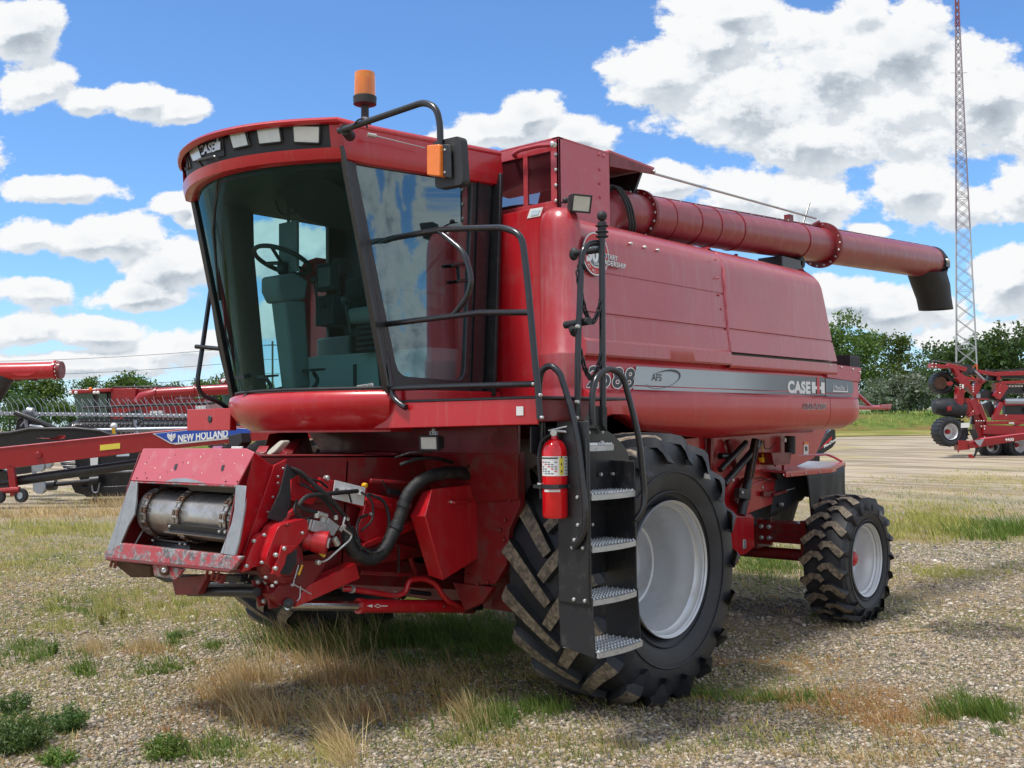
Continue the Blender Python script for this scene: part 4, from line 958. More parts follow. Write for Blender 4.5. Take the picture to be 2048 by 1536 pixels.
for u, v in ((1155, 995), (1156, 1050), (1149, 1080), (1145, 1095), (1166, 1096), (1148, 1199), (1170, 1202)): b.bolt(PX(u, v, lx0 - .014), (-1, 0, 0), .012)
b.bolt((-1.02, -2.14, 1.28), (0, -1, 0), .014)
ld = part('ladder', b, CMB, bevel=.004)
b = MB()   # flexible lower ends
for x in (lx0 - .006, lx1 + .004): 
    b.prism([(x, lyo - .005, .90), (x, lyi + .01, .90), (x + .02, lyi + .01, .60), (x + .02, lyo - .01, .56)], (.008, 0, 0), 'black_rubber'); b.cut()
part('step_hanger', b, ld, bevel=.002)
def tread(z, xa, xb, yo, yi):
    b = MB(); n = 14
    b.prism([(xa, yo, z - .035), (xb, yo, z - .035), (xb, yo - .002, z - .004), (xa, yo - .002, z - .004)], (0, .012, 0), 'galvanised')
    fr_ = [(xa + (xb - xa) * t, yo - .022 * math.sin(math.pi * t), 0) for t in np.linspace(0, 1, 9)]
    b.prism([(x, y, z - .008) for x, y, _ in fr_] + [(xb, yi, z - .008), (xa, yi, z - .008)], (0, 0, .004), 'galvanised')
    b.grid([[(x, y, zz) for x, y, _ in fr_] for zz in (z - .038, z - .004)], 'galvanised')
    for r in range(6):
        y = yo + .01 + (yi - yo - .02) * r / 5
        for k in range(n):
            x = xa + (xb - xa) * (k + .5) / n; w = (xb - xa) / n * .36
            b.add([(x - w, y - .008, z - .004), (x + w, y - .008, z - .004), (x + w, y + .008, z - .004), (x - w, y + .008, z - .004), (x, y, z + .010)], [(0, 1, 4), (1, 2, 4), (2, 3, 4), (3, 0, 4)], 'galvanised')
    return part('step', b, ld, smooth=20)
tread(1.765, lx0 + .005, lx1 - .14, -2.30, -2.14)
for z in (1.487, 1.192, .893): tread(z, lx0 + .005, lx1 - .005, lyo - .005, lyi - .02)
tread(.60, lx0 + .016, lx1 + .012, lyo - .03, lyi - .005)
# ladder hand rails
b = MB()
xa = lx0 - .03
b.tube(fil([PX(1078, 850, xa), PX(1078, 770, xa), PX(1083, 740, xa), PX(1101, 729, xa), PX(1120, 745, xa), PX(1140, 810, xa), PX(1158, 880, xa), PX(1172, 1030, xa), PX(1168, 1070, xa), PX(1148, 1095, xa)], .09, 6), .019, 'black_tube', 12)
b.tube([PX(1084, 845, xa), PX(1084, 880, xa), PX(1083, 920, xa)], .018, 'black_tube', 10)
b.tube(fil([PY(1185, 850, -2.28), PY(1183, 800, -2.28), PY(1190, 755, -2.28), PY(1217, 735, -2.29), PY(1245, 748, -2.31), PY(1262, 810, -2.34), PY(1279, 880, -2.37), PY(1289, 990, -2.38), PY(1286, 1020, -2.38), PY(1271, 1040, -2.35)], .09, 6), .019, 'black_tube', 12)
part('ladder_handrail', b, ld, smooth=50)
b = MB()
b.prism([PY(1168, 855, -2.22), PY(1186, 812, -2.22), PY(1208, 812, -2.22), PY(1208, 858, -2.22)], (0, .02, 0), 'black_steel'); b.prism([PY(1206, 812, -2.24), PY(1214, 815, -2.24), PY(1214, 862, -2.24), PY(1206, 850, -2.24)], (0, .05, 0), 'black_steel')
b.tube([PY(1206, 830, -2.2), PY(1204, 476, -2.2)], .020, 'black_tube', 12)
b.tube([PY(1204, 476, -2.2), PY(1204, 444, -2.2)], .027, 'black_plastic', 14)
for v in (451, 463, 472): b.tube([PY(1204, v, -2.2), PY(1204, v + 2.0, -2.2)], .040, 'black_plastic', 16)
b.sphere(PY(1204, 432, -2.2), .032, 'black_rubber', 8)
g = part('gate_post', b, CMB)
b = MB()
b.tube(fil([PY(1155, 840, -2.15), PY(1156, 700, -2.15), PY(1163, 520, -2.15), PY(1167, 497, -2.15), PY(1182, 485, -2.15), PY(1203, 487, -2.18)], .07, 6), .019, 'black_tube', 12)
b.tube([PY(1148, 507, -1.9), PY(1203, 499, -2.18)], .020, 'black_rubber', 10); b.sphere(PY(1148, 508, -1.9), .035, 'black_rubber', 8, (.7, 1, 1.2))
b.tube([PY(1131, 650, -2.0), PY(1179, 642, -2.2)], .024, 'black_plastic', 10); b.tube([PY(1146, 655, -2.05), PY(1150, 665, -2.1)], .03, 'black_plastic', 8)
for v in (508, 530): b.tube([PY(1165, 533, -2.15), PY(1161, 535, -2.15)], .026, 'black_plastic', 10)
for u, v in ((1155, 804), (1155, 836), (1156, 653)): b.bolt(PY(u, v, -2.17), (0, -1, 0), .012)
part('gate_frame', b, CMB)
b = MB()
def chain(p, q, sag, n, r):
    p = Vector(p); q = Vector(q); pts = []
    for i in range(n):
        t = (i + .5) / n; pts.append(p.lerp(q, t) - Z * sag * 4 * t * (1 - t))
    for i, c in enumerate(pts):
        t = (i + .5) / n; d = ((q - p) - Z * sag * 4 * (1 - 2 * t)).normalized(); s1 = (Yv if i % 2 else d.cross(Yv)).normalized(); s1 = (s1 - d * s1.dot(d)).normalized()
        b.tube([c + d * (r * 1.15 * math.cos(a)) + s1 * (r * .62 * math.sin(a)) for a in np.linspace(0, 2 * math.pi, 9)[:-1]], r * .25, 'black_steel', 5, closed=True)
chain(PY(1154, 540, -2.14), PY(1203, 595, -2.2), .22, 22, .022); b.cut()
chain(PY(1152, 655, -2.14), PY(1203, 705, -2.2), .22, 22, .022)
part('safety_chain', b, CMB)
# ------------------------------------------------------------------ wheels
def build_wheel(name, c, R, Wd, rr, lh, nl, pattern, s, rimprof, parent, label=None):
    """axis along y; s=-1: outer face towards -y"""
    cx, cy, cz = c
    e = bpy.data.objects.new(name, None); COL.objects.link(e); e.parent = parent; e.empty_display_size = .2
    e['_o'] = [0, 0, 0]
    if label: e['label'] = label
    Rc = R - lh
    half = [(rr - .012, .36), (rr + .01, .40), (rr + .05, .435), (rr + (Rc - rr) * .35, .488), (rr + (Rc - rr) * .6, .50), (rr + (Rc - rr) * .80, .492), (Rc - .035, .47), (Rc - .008, .43), (Rc + .004, .30), (Rc + .008, .12)]
    prof = [(r, h * Wd) for r, h in half] + [(r, -h * Wd) for r, h in half[::-1]]
    b = MB(); b.lathe(prof, c, (0, 1, 0), 'tyre_rubber', 96)
    for rg in (.18, .50):  # moulded rings on the sidewall
        r0 = rr + (Rc - rr) * rg
        hh = .5 * Wd if rg > .4 else .462 * Wd
        b.tube([(cx + r0 * math.cos(a), cy + s * hh, cz + r0 * math.sin(a)) for a in np.linspace(0, 2 * math.pi, 65)[:-1]], .006, 'tyre_rubber', 5, closed=True)
    for side in (-1, 1):
        for i in range(nl):
            ph0 = 2 * math.pi * (i + (.5 if side > 0 else 0)) / nl
            st = pattern(side)
            vs = []
            P = []
            for (w, dph, hw, top, base) in st: P.append((w * Wd, ph0 + dph, hw, top, base))
            for k, (w, ph, hw, top, base) in enumerate(P):
                a = P[max(0, k - 1)]; d = P[min(len(P) - 1, k + 1)]
                tw, tp = d[0] - a[0], (d[1] - a[1]) * R; L = math.hypot(tw, tp) or 1; nw, npp = -tp / L, tw / L
                rt, rb = R + top, Rc + base
                fl_ = 1.25 if k < 4 else 1.7
                for (q, rad) in ((-fl_, rb), (-1.0, rt), (1.0, rt), (fl_, rb)):
                    ww = w + nw * hw * q; pp = ph + npp * hw * q / R
                    vs.append((cx - rad * math.cos(pp), cy + ww, cz + rad * math.sin(pp)))
            n = len(P); fs = []; 
            side_f = []; top_f = []
            for k in range(n - 1):
                o = 4 * k
                side_f += [(o, o + 1, o + 5, o + 4), (o + 2, o + 3, o + 7, o + 6)]; top_f.append((o + 1, o + 2, o + 6, o + 5))
            side_f += [(0, 3, 2, 1), (4 * n - 4, 4 * n - 3, 4 * n - 2, 4 * n - 1)]
            base0 = len(b.v); b.add(vs, side_f, 'tyre_rubber')
            k = b.k('dusty_lug'); kk = b.k('tyre_rubber')
            for j, f in enumerate(top_f): b.f.append(tuple(base0 + q for q in f)); b.m.append(k if j < n - 3 else kk)
    part('tyre', b, e, smooth=30, bevel=.0)
    b = MB()
    b.lathe([(r, s * (Wd * .5 - dd)) for r, dd in rimprof[0]], c, (0, 1, 0), 'silver_paint', 96)
    b.lathe([(r, -s * (Wd * .5 - dd)) for r, dd in rimprof[0][:6]], c, (0, 1, 0), 'silver_paint', 64)
    rp = rimprof[0]
    for a in (2.2, 5.1):
        b.bolt((cx + rp[4][0] * math.cos(a), cy + s * (Wd * .5 - rp[5][1]), cz + rp[4][0] * math.sin(a)), (-math.cos(a), 0, -math.sin(a)), .01, 'black_steel')
    part('rim', b, e, smooth=40)
    b = MB(); dd, rad, col = rimprof[1]
    yy = cy + s * (Wd * .5 - dd)
    b.lathe([(rad * 1.5, 0), (rad * 1.5, s * .015), (rad, s * .02), (rad, s * .05), (rad * .9, s * .07), (rad * .65, s * .088), (rad * .35, s * .096), (0.0, s * .098)], (cx, yy, cz), (0, 1, 0), col, 32)
    for k in range(rimprof[2]):
        a = 2 * math.pi * k / rimprof[2]; b.bolt((cx + rad * 1.35 * math.cos(a), yy, cz + rad * 1.35 * math.sin(a)), (0, s, 0), .018, 'galvanised')
    part('hub', b, e)
    return e
def ag(side):   # deep chevron bars of a traction tyre
    f = side
    return [(-.03 * f, -.345, .036, -.004, -.012), (.05 * f, -.27, .040, .0, -.012), (.14 * f, -.185, .042, .0, -.012), (.25 * f, -.095, .044, .0, -.012), (.355 * f, -.020, .046, -.004, -.012), (.44 * f, .030, .050, -.014, -.02), (.482 * f, .05, .052, -.04, -.06), (.50 * f, .06, .050, -.10, -.12), (.499 * f, .062, .036, -.17, -.15)]
def ind(side):  # stubby hooked bars of an industrial tyre
    f = side
    return [(-.03 * f, -.075, .027, -.002, -.01), (.05 * f, -.012, .030, .0, -.01), (.20 * f, .0, .030, .0, -.01), (.37 * f, -.105, .034, -.006, -.01), (.47 * f, -.16, .034, -.018, -.02), (.498 * f, -.175, .028, -.055, -.06), (.50 * f, -.18, .02, -.09, -.10)]
rimF = ([(.452, .030), (.462, .018), (.464, .032), (.446, .045), (.440, .085), (.424, .100), (.418, .17), (.404, .20), (.398, .30), (.395, .42), (.37, .47), (.315, .475), (.306, .46), (.302, .37), (.290, .355), (.272, .36), (.266, .46), (.10, .465), (.05, .465)], (.46, .09, 'rust'), 10)
rimR = ([(.334, .028), (.344, .014), (.344, .028), (.326, .038), (.318, .065), (.300, .075), (.296, .11), (.282, .13), (.278, .20), (.262, .24), (.235, .25), (.225, .23), (.10, .235)], (.215, .075, 'red_paint'), 8)
FW_R, FW_W = .925, .78
build_wheel('front_wheel', (0, -2.06 + FW_W / 2, .895), FW_R, FW_W, .448, .058, 18, ag, -1, rimF, CMB)
build_wheel('front_wheel', (0, 2.04 - FW_W / 2, .895), FW_R, FW_W, .448, .058, 18, ag, 1, rimF, CMB)
build_wheel('rear_wheel', (3.57, -1.93 + .21, .575), .608, .42, .330, .040, 19, ind, -1, rimR, CMB)
build_wheel('rear_wheel', (3.57, 1.93 - .21, .575), .608, .42, .330, .040, 19, ind, 1, rimR, CMB)
# ------------------------------------------------------------------ underside
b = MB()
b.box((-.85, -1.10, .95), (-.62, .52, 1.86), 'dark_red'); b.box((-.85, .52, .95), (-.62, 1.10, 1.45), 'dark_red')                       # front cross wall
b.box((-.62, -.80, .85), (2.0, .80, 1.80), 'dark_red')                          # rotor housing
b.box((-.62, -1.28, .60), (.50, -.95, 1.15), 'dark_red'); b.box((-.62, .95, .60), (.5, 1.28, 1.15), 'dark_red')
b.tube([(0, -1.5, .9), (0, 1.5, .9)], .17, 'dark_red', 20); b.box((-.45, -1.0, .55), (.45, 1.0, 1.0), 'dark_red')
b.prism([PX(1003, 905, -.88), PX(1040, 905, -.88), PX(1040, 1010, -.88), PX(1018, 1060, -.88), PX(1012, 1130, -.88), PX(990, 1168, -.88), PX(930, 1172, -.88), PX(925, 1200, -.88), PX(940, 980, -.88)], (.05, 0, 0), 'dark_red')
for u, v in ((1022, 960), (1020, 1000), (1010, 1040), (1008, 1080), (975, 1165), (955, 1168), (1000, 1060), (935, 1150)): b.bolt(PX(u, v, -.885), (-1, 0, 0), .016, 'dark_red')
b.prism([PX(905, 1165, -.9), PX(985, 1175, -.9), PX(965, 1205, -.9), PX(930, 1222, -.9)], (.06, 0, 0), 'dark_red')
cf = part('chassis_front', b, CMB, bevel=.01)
b = MB()   # cross member under the cab, deep channel with a folded lower edge
xc = -1.02
b.prism([PX(612, 858, xc), PX(1035, 850, xc), PX(1035, 908, xc), PX(640, 902, xc)], (.03, 0, 0), 'dark_red')
b.prism([PX(640, 902, xc), PX(1035, 908, xc), PX(1035, 1000, xc + .12), PX(640, 1020, xc + .12)], (.03, 0, 0), 'dark_red')
b.prism([PX(538, 868, -1.55), PX(612, 858, -1.05), PX(575, 925, -1.55), PX(520, 925, -1.75)], (.02, .02, 0), 'dark_red')
part('cross_member', b, CMB, bevel=.006)
b = MB(); x_ = -1.06
b.prism([PX(728, 905, x_), PX(789, 906, x_), PX(783, 948, x_), PX(722, 948, x_)], (.10, 0, 0), 'faded_red'); b.bolt(PX(772, 927, x_), (-1, 0, 0), .018, 'black_steel')
part('cover_box', b, CMB, bevel=.006)
c = Vector(PX(859, 886, -1.38)); hl = work_lamp('work_lamp', c, (-1, -.1, -.05), (0, 0, 1), .155, .10, .08, CMB)
b = MB(); b.tube([c + Vector((.04, 0, .05)), c + Vector((.04, 0, .09))], .014, 'galvanised', 8); b.ring([c + Vector((.03, y, z)) for y, z in ((-.03, .05), (.03, .05), (.03, .075), (-.03, .075))], [c + Vector((.03, y, z)) for y, z in ((-.02, .057), (.02, .057), (.02, .068), (-.02, .068))], (.02, 0, 0), 'galvanised'); part('bracket', b, hl)
# ---- feeder house
yn, yfr = -.68, .56
Lp = Vector(PY(444, 1107, yn + .02)); Tp = Vector(PY(471, 968, yn + .02)); Up = Vector(PY(492, 897, yn + .02))
def onplane(u, v, p, n):
    d = Vector(ray(u, v)); c = Vector(C0); n = Vector(n); return c + d * ((Vector(p) - c).dot(n) / d.dot(n))
n1_ = Yv.cross(Tp - Lp).normalized(); n2_ = Yv.cross(Up - Tp).normalized()
def F1(u, v, out=0.0): return onplane(u, v, Lp, n1_) + Vector((-out, 0, 0))
def F2(u, v, out=0.0): return onplane(u, v, Tp, n2_) + Vector((-out, 0, 0))
fdr = bpy.data.objects.new('feeder_house', None); COL.objects.link(fdr); fdr.parent = CMB; fdr['_o'] = [0, 0, 0]
b = MB()
b.prism([F2(286, 897), F2(491, 897), F2(508, 905), F2(474, 971), F2(261, 961)], (.012, 0, 0), 'chalky_red')
fl = part('top_flap', b, fdr, bevel=.004)
b = MB()
for (u, v) in ((352, 934), (446, 936)):
    b.prism(loop([F2(u - 4, v + 5, .002), F2(u - 2, v - 5, .002), F2(u + 4, v - 7, .002), F2(u + 3, v - 2, .002), F2(u, v + 7, .002)], .006, 2), (.002, 0, 0), 'black_steel')
for (u, v) in ((274, 956), (294, 956), (452, 963), (475, 963)): b.bolt(F2(u, v, .001), (-1, 0, 0), .005, 'black_steel')
r2 = random.Random(9)
for i in range(26):
    u, v = r2.uniform(285, 485), r2.uniform(905, 958); s_ = r2.uniform(.6, 1.6)
    b.prism([F2(u, v, .002), F2(u + s_, v - s_ * r2.uniform(.5, 3), .002), F2(u + s_ * 1.2, v + s_, .002)], (.001, 0, 0), 'white_label' if r2.random() < .6 else 'black_steel')
b.prism([F2(330, 963, .002), F2(348, 957, .002), F2(372, 956, .002), F2(392, 960, .002), F2(410, 966, .002)], (.001, 0, 0), 'worn_steel')
part('slot', b, fl, smooth=0)
b = MB()
# face cheeks
b.prism([F1(261, 962), F1(274, 963), F1(272, 1000), F1(268, 1030), F1(256, 1052), F1(241, 1086), F1(243, 1090), F1(212, 1103)], (.014, 0, 0), 'bare_cheek')
b.prism([F1(471, 970), F1(492, 972), F1(488, 1020), F1(478, 1080), F1(470, 1112), F1(440, 1107), F1(452, 1075), F1(462, 1048), F1(468, 1020)], (.014, 0, 0), 'bare_cheek')
b.prism([F1(274, 963), F1(471, 970), F1(471, 974), F1(274, 966)], (.02, 0, 0), 'scuffed_red')
part('face_plate', b, fdr, bevel=.003)
b = MB()   # lip
b.prism([F1(243, 1086), F1(440, 1108), F1(484, 1113), F1(464, 1141), F1(208, 1116), F1(208, 1104)], (.03, 0, 0), 'scuffed_red')
b.prism([F1(208, 1113), F1(464, 1138), F1(458, 1146), F1(212, 1121)], (.10, 0, -.01), 'dark_red')
part('lower_lip', b, fdr, bevel=.008)
b = MB()   # side flanges, near
q = [F2(491, 897), F2(508, 905), F2(474, 971)]
b.prism([F2(508, 905), PY(538, 928, yn - .03), PY(549, 932, yn - .03), PY(524, 1000, yn - .03), PY(488, 1100, yn - .03), F1(466, 1125), F1(470, 1112), F1(488, 1020), F1(492, 972)], (.012, 0.01, 0), 'red_paint')
b.prism([PY(549, 930, yn - .035), PY(574, 918, yn - .035), PY(566, 955, yn - .035), PY(537, 1040, yn - .035), PY(518, 1062, yn - .035), PY(506, 1095, yn - .035), PY(488, 1146, yn - .035), PY(480, 1128, yn - .035)], (0, .015, 0), 'red_paint')
for u, v in ((566, 937), (556, 953), (556, 966), (546, 994), (536, 1024)): b.bolt(PY(u, v, yn - .036), (0, -1, 0), .009, 'zinc')
part('side_flange', b, fdr, bevel=.004)
b = MB()   # far side plate and interior
def zx(z): return Lp.x + (Tp.x - Lp.x) * (z - Lp.z) / (Tp.z - Lp.z)
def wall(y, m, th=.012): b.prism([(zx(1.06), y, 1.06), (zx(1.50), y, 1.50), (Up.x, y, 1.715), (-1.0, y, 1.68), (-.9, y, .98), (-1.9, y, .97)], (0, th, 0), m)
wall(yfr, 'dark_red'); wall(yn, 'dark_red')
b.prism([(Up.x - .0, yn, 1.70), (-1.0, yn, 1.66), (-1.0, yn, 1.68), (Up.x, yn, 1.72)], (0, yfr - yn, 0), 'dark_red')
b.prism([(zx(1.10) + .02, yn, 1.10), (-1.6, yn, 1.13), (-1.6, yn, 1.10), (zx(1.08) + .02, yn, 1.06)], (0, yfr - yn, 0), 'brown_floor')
b.prism([(-1.75, yn, 1.0), (-1.70, yn, 1.66), (-1.68, yn, 1.66), (-1.73, yn, 1.0)], (0, yfr - yn, 0), 'cab_dark')
b.tube([(zx(1.2) + .1, yfr - .02, 1.1), (zx(1.2) + .36, yfr - .02, 1.5)], .008, 'galvanised', 6)
part('feeder_body', b, fdr, bevel=.004)
# drum with chains and slats
dx, dz, dr_ = zx(1.28) + .22, 1.325, .150
b = MB()
b.tube([(dx, yn + .03, dz), (dx, yfr - .13, dz)], dr_, 'worn_steel', 40)
b.tube([(dx, yfr - .13, dz), (dx, yfr - .10, dz)], dr_ + .012, 'galvanised', 40); b.tube([(dx, yfr - .3, dz), (dx, yfr - .02, dz)], .03, 'black_steel', 12)
drm = part('drum', b, fdr)
b = MB()
ych = [yfr - .19, -.02, yn + .14]
for yc_ in ych:
    b.tube([(dx, yc_ - .012, dz), (dx, yc_ + .012, dz)], dr_ + .006, 'rust', 40)
    for k in range(22):
        a0 = 2 * math.pi * k / 22; a1_ = 2 * math.pi * (k + .7) / 22; rr_ = dr_ + .02
        for dy in (-.02, .02):
            b.bar((dx + rr_ * math.cos(a0), yc_ + dy, dz + rr_ * math.sin(a0)), (dx + rr_ * math.cos(a1_), yc_ + dy, dz + rr_ * math.sin(a1_)), .008, .022, 'worn_steel' if k % 2 else 'rust', (0, 1, 0))
        b.tube([(dx + rr_ * math.cos(a0), yc_ - .024, dz + rr_ * math.sin(a0)), (dx + rr_ * math.cos(a0), yc_ + .024, dz + rr_ * math.sin(a0))], .009, 'worn_steel', 6)
    b.cut()
part('feeder_chain', b, drm)
def slat(a, y0, y1):
    b = MB(); rr_ = dr_ + .045; p = Vector((dx + rr_ * math.cos(a), 0, dz + rr_ * math.sin(a))); t = Vector((-math.sin(a), 0, math.cos(a))); r_ = Vector((math.cos(a), 0, math.sin(a)))
    o = lambda i, j, y: p + t * i + r_ * j + Vector((0, y, 0))
    b.hexa([o(-.022, -.008, y0), o(.022, -.008, y0), o(.022, -.008, y1), o(-.022, -.008, y1), o(-.022, -.002, y0), o(.022, -.002, y0), o(.022, -.002, y1), o(-.022, -.002, y1)], 'black_steel')
    b.hexa([o(.018, 0, y0), o(.024, 0, y0), o(.024, 0, y1), o(.018, 0, y1), o(.018, .028, y0), o(.024, .028, y0), o(.024, .028, y1), o(.018, .028, y1)], 'black_steel')
    n = int((y1 - y0) / .018)
    for k in range(n): yy = y0 + (k + .5) * (y1 - y0) / n; b.bar(o(.021, .028, yy - .004), o(.021, .036, yy), .006, .007, 'worn_steel', (0, 1, 0))
    for yy in (y0 + .03, y0 + .09, y1 - .03): b.bolt(o(-.005, 0, yy), r_, .010, 'zinc')
    part('slat', b, drm)
slat(math.radians(100), -.08, yfr - .12); slat(math.radians(112), yn + .06, -.06); slat(math.radians(198), yn + .05, .04); slat(math.radians(246), -.03, yfr - .14)
b = MB()   # hooks, latch plate, pins below the lip
def plank(pts, x, m='dark_red', d=.02): b.prism([PX(u, v, x) for u, v in pts], (d, 0, 0), m)
lx = Lp.x
plank(((305, 1128), (367, 1138), (352, 1160), (308, 1152)), lx - .01, 'scuffed_red', .02)
b.tube([PX(328, 1141, lx - .04), PX(328, 1141, lx + .02)], .030, 'rust', 16); b.tube([PX(328, 1141, lx - .05), PX(328, 1141, lx)], .017, 'worn_steel', 12)
for (u, v) in ((222, 1116), (230, 1118), (412, 1140), (424, 1142), (434, 1143)): b.prism([PX(u, v, lx), PX(u + 4, v, lx), PX(u - 1, v + 19, lx + .03), PX(u - 5, v + 18, lx + .03)], (.012, 0, 0), 'dark_red')
b.prism([PX(218, 1120, lx + .05), PX(300, 1132, lx + .05), PX(300, 1155, lx + .1), PX(262, 1155, lx + .1)], (.06, 0, 0), 'rust')
plank(((342, 1155), (415, 1150), (395, 1190), (362, 1190), (350, 1190)), lx + .10, 'dark_red', .05)
plank(((300, 1150), (480, 1150), (480, 1165), (330, 1165)), lx + .14, 'black_steel', .06)
b.tube([PX(378, 1183, lx + .18), PX(515, 1184, lx + .18)], .030, 'black_steel', 14)
plank(((425, 1146), (446, 1150), (440, 1168), (420, 1160)), lx + .04, 'dark_red', .03)
part('latch_gear', b, fdr, bevel=.004)
# gearbox, motor and arms on the near side
yg = -.80
def GY(u, v, y=yg): return Vector(PY(u, v, y))
b = MB()
b.prism([GY(513, 1075), GY(534, 1062), GY(522, 1108), GY(500, 1140), GY(484, 1144)], (0, .05, 0), 'red_paint'); b.prism([GY(537, 1078), GY(520, 1108), GY(502, 1136), GY(523, 1131), GY(542, 1098)], (0, .06, 0), 'red_paint')
for u, v in ((508, 1082), (493, 1132)): b.bolt(GY(u, v, yg - .002), (0, -1, 0), .013, 'galvanised')
part('mount_bracket', b, fdr, bevel=.005)
b = MB()   # housing: rounded disc + snout
hc = GY(560, 1122)
b.lathe([(.0, -.085), (.08, -.085), (.09, -.07), (.125, -.06), (.14, -.04), (.14, .04), (.13, .06)], hc + Vector((0, .0, 0)), (0, 1, 0), 'dark_red', 28)
b.prism(loop([GY(557, 1050, yg - .08), GY(615, 1035, yg - .08), GY(618, 1066, yg - .08), GY(585, 1105, yg - .08), GY(560, 1160, yg - .08), GY(530, 1120, yg - .08)], .04, 3), (0, .14, 0), 'red_paint')
b.prism(loop([GY(565, 1160, yg - .04), GY(600, 1170, yg - .04), GY(598, 1205, yg - .04), GY(560, 1212, yg - .04), GY(545, 1190, yg - .04)], .03, 3), (0, .12, 0), 'dark_red')
for u, v in ((529, 1070), (524, 1125), (532, 1155), (545, 1172), (552, 1165), (575, 1050), (605, 1066), (585, 1170)): b.bolt(GY(u, v, yg - .09), (0, -1, 0), .010, 'galvanised' if v > 1060 else 'dark_red')
gb = part('gearbox', b, fdr, bevel=.012, seg=3)
b = MB(); b.prism([GY(563, 1091, yg - .125), GY(592, 1092, yg - .125), GY(585, 1104, yg - .125), GY(574, 1110, yg - .125), GY(570, 1128, yg - .125), GY(558, 1150, yg - .125), GY(543, 1148, yg - .125), GY(556, 1120, yg - .125)], (0, .012, 0), 'red_paint')
for u, v in ((568, 1097), (552, 1110), (551, 1137)): b.bolt(GY(u, v, yg - .127), (0, -1, 0), .014, 'zinc')
part('cover', b, gb, bevel=.003)
b = MB(); b.prism([GY(594, 1100, yg - .10), GY(592, 1128, yg - .10), GY(579, 1150, yg - .10), GY(561, 1147, yg - .10), GY(575, 1112, yg - .10)], (0, .01, 0), 'black_rubber'); part('rubber_flap', b, fdr)
b = MB(); m0 = GY(610, 1078, yg - .02); m1 = GY(655, 1086, yg - .12)
b.tube([m0, m0.lerp(m1, .35), m0.lerp(m1, .37), m1], [.060, .060, .068, .072], 'red_paint', 28)
b.tube([m1 - (m1 - m0) * .02, m1 + (m1 - m0) * .03], .06, 'red_paint', 28)
dd_ = (m1 - m0).normalized(); b.tube([m1, m1 + dd_ * .012], .030, 'white_label', 20); b.tube([m1 + dd_ * .010, m1 + dd_ * .016], .022, 'decal_black', 20)
b.bar(GY(640, 1103, yg - .10), GY(648, 1112, yg - .10), .02, .02, 'decal_yellow')
part('hydraulic_motor', b, fdr)
b = MB(); bc_ = [GY(628, 1040, yg - .1), GY(657, 1047, yg - .1), GY(650, 1068, yg - .1), GY(622, 1062, yg - .1)]
b.prism(bc_, (.02, .09, 0), 'galvanised'); b.prism([GY(657, 1035, yg - .08), GY(680, 1052, yg - .08), GY(668, 1072, yg - .08), GY(650, 1066, yg - .08)], (0, .08, 0), 'galvanised')
for p, q, r_ in (((634, 1036), (634, 1026), .018), ((634, 1026), (654, 1032), .015), ((672, 1040), (672, 1030), .013), ((690, 1032), (697, 1040), .012), ((680, 1062), (690, 1050), .014), ((668, 1076), (676, 1090), .02)):
    b.tube([GY(*p, yg - .09), GY(*q, yg - .09)], r_, 'zinc', 10)
vb = part('valve_block', b, fdr, bevel=.004)
b = MB(); b.tube(fil([GY(690, 1034, yg - .12), GY(684, 1056, yg - .12), GY(704, 1070, yg - .12), GY(700, 1080, yg - .12), GY(652, 1122, yg - .1), GY(637, 1125, yg - .1)], .04), .0065, 'zinc', 8)
b.bolt(GY(637, 1125, yg - .10), (0, -1, 0), .016, 'zinc'); b.tube(fil([GY(597, 1130, yg - .1), GY(586, 1168, yg - .1), GY(622, 1188, yg - .1)], .02), .004, 'galvanised', 6); b.tube(fil([GY(601, 1172, yg - .1), GY(600, 1196, yg - .1), GY(594, 1202, yg - .1)], .02), .004, 'galvanised', 6)
b.tube([GY(604, 1130, yg - .1), GY(597, 1150, yg - .1)], .008, 'yellow_paint', 8); b.tube([GY(605, 1125, yg - .1), GY(588, 1160, yg - .1)], .004, 'rust', 6)
part('steel_pipe', b, fdr)
b = MB()   # lifting arm plates
b.prism([GY(655, 1120, yg + .03), GY(618, 1165, yg + .03), GY(600, 1150, yg + .03), GY(600, 1212, yg + .03), GY(590, 1215, yg + .03), GY(623, 1188, yg + .03)], (0, .02, 0), 'dark_red')
b.prism([GY(623, 1168, yg - .02), GY(712, 1126, yg - .02), GY(720, 1157, yg - .02), GY(625, 1200, yg - .02), GY(590, 1215, yg - .02), GY(600, 1190, yg - .02)], (0, .10, 0), 'red_paint')
b.prism([GY(570, 1150, yg - .01), GY(610, 1120, yg - .01), GY(655, 1122, yg - .01), GY(624, 1170, yg - .01), GY(592, 1214, yg - .01), GY(556, 1210, yg - .01)], (0, .03, 0), 'dark_red')
for k, r_ in ((.030, .03), (.018, .05)): b.tube([GY(577, 1207, yg - .04 - r_), GY(577, 1207, yg)], k, 'black_steel', 14)
b.prism([GY(505, 1160, yg + .1), GY(528, 1165, yg + .1), GY(545, 1205, yg + .1), GY(520, 1214, yg + .1)], (0, .02, 0), 'dark_red'); b.prism([GY(535, 1170, yg + .02), GY(548, 1172, yg + .02), GY(560, 1215, yg + .02), GY(540, 1218, yg + .02)], (0, .02, 0), 'dark_red')
b.bolt(GY(527, 1202, yg + .095), (0, -1, 0), .016, 'galvanised'); b.bolt(GY(516, 1164, yg + .095), (0, -1, 0), .016, 'galvanised')
part('lift_arm', b, fdr, bevel=.006)
b = MB(); b.prism([GY(574, 928), GY(592, 944), GY(596, 950), GY(580, 960), GY(582, 1000), GY(570, 1047), GY(536, 1036), GY(560, 985)], (0, .012, 0), 'black_rubber'); part('rubber_flap', b, fdr)
b = MB()   # red linkages / brackets behind the hoses
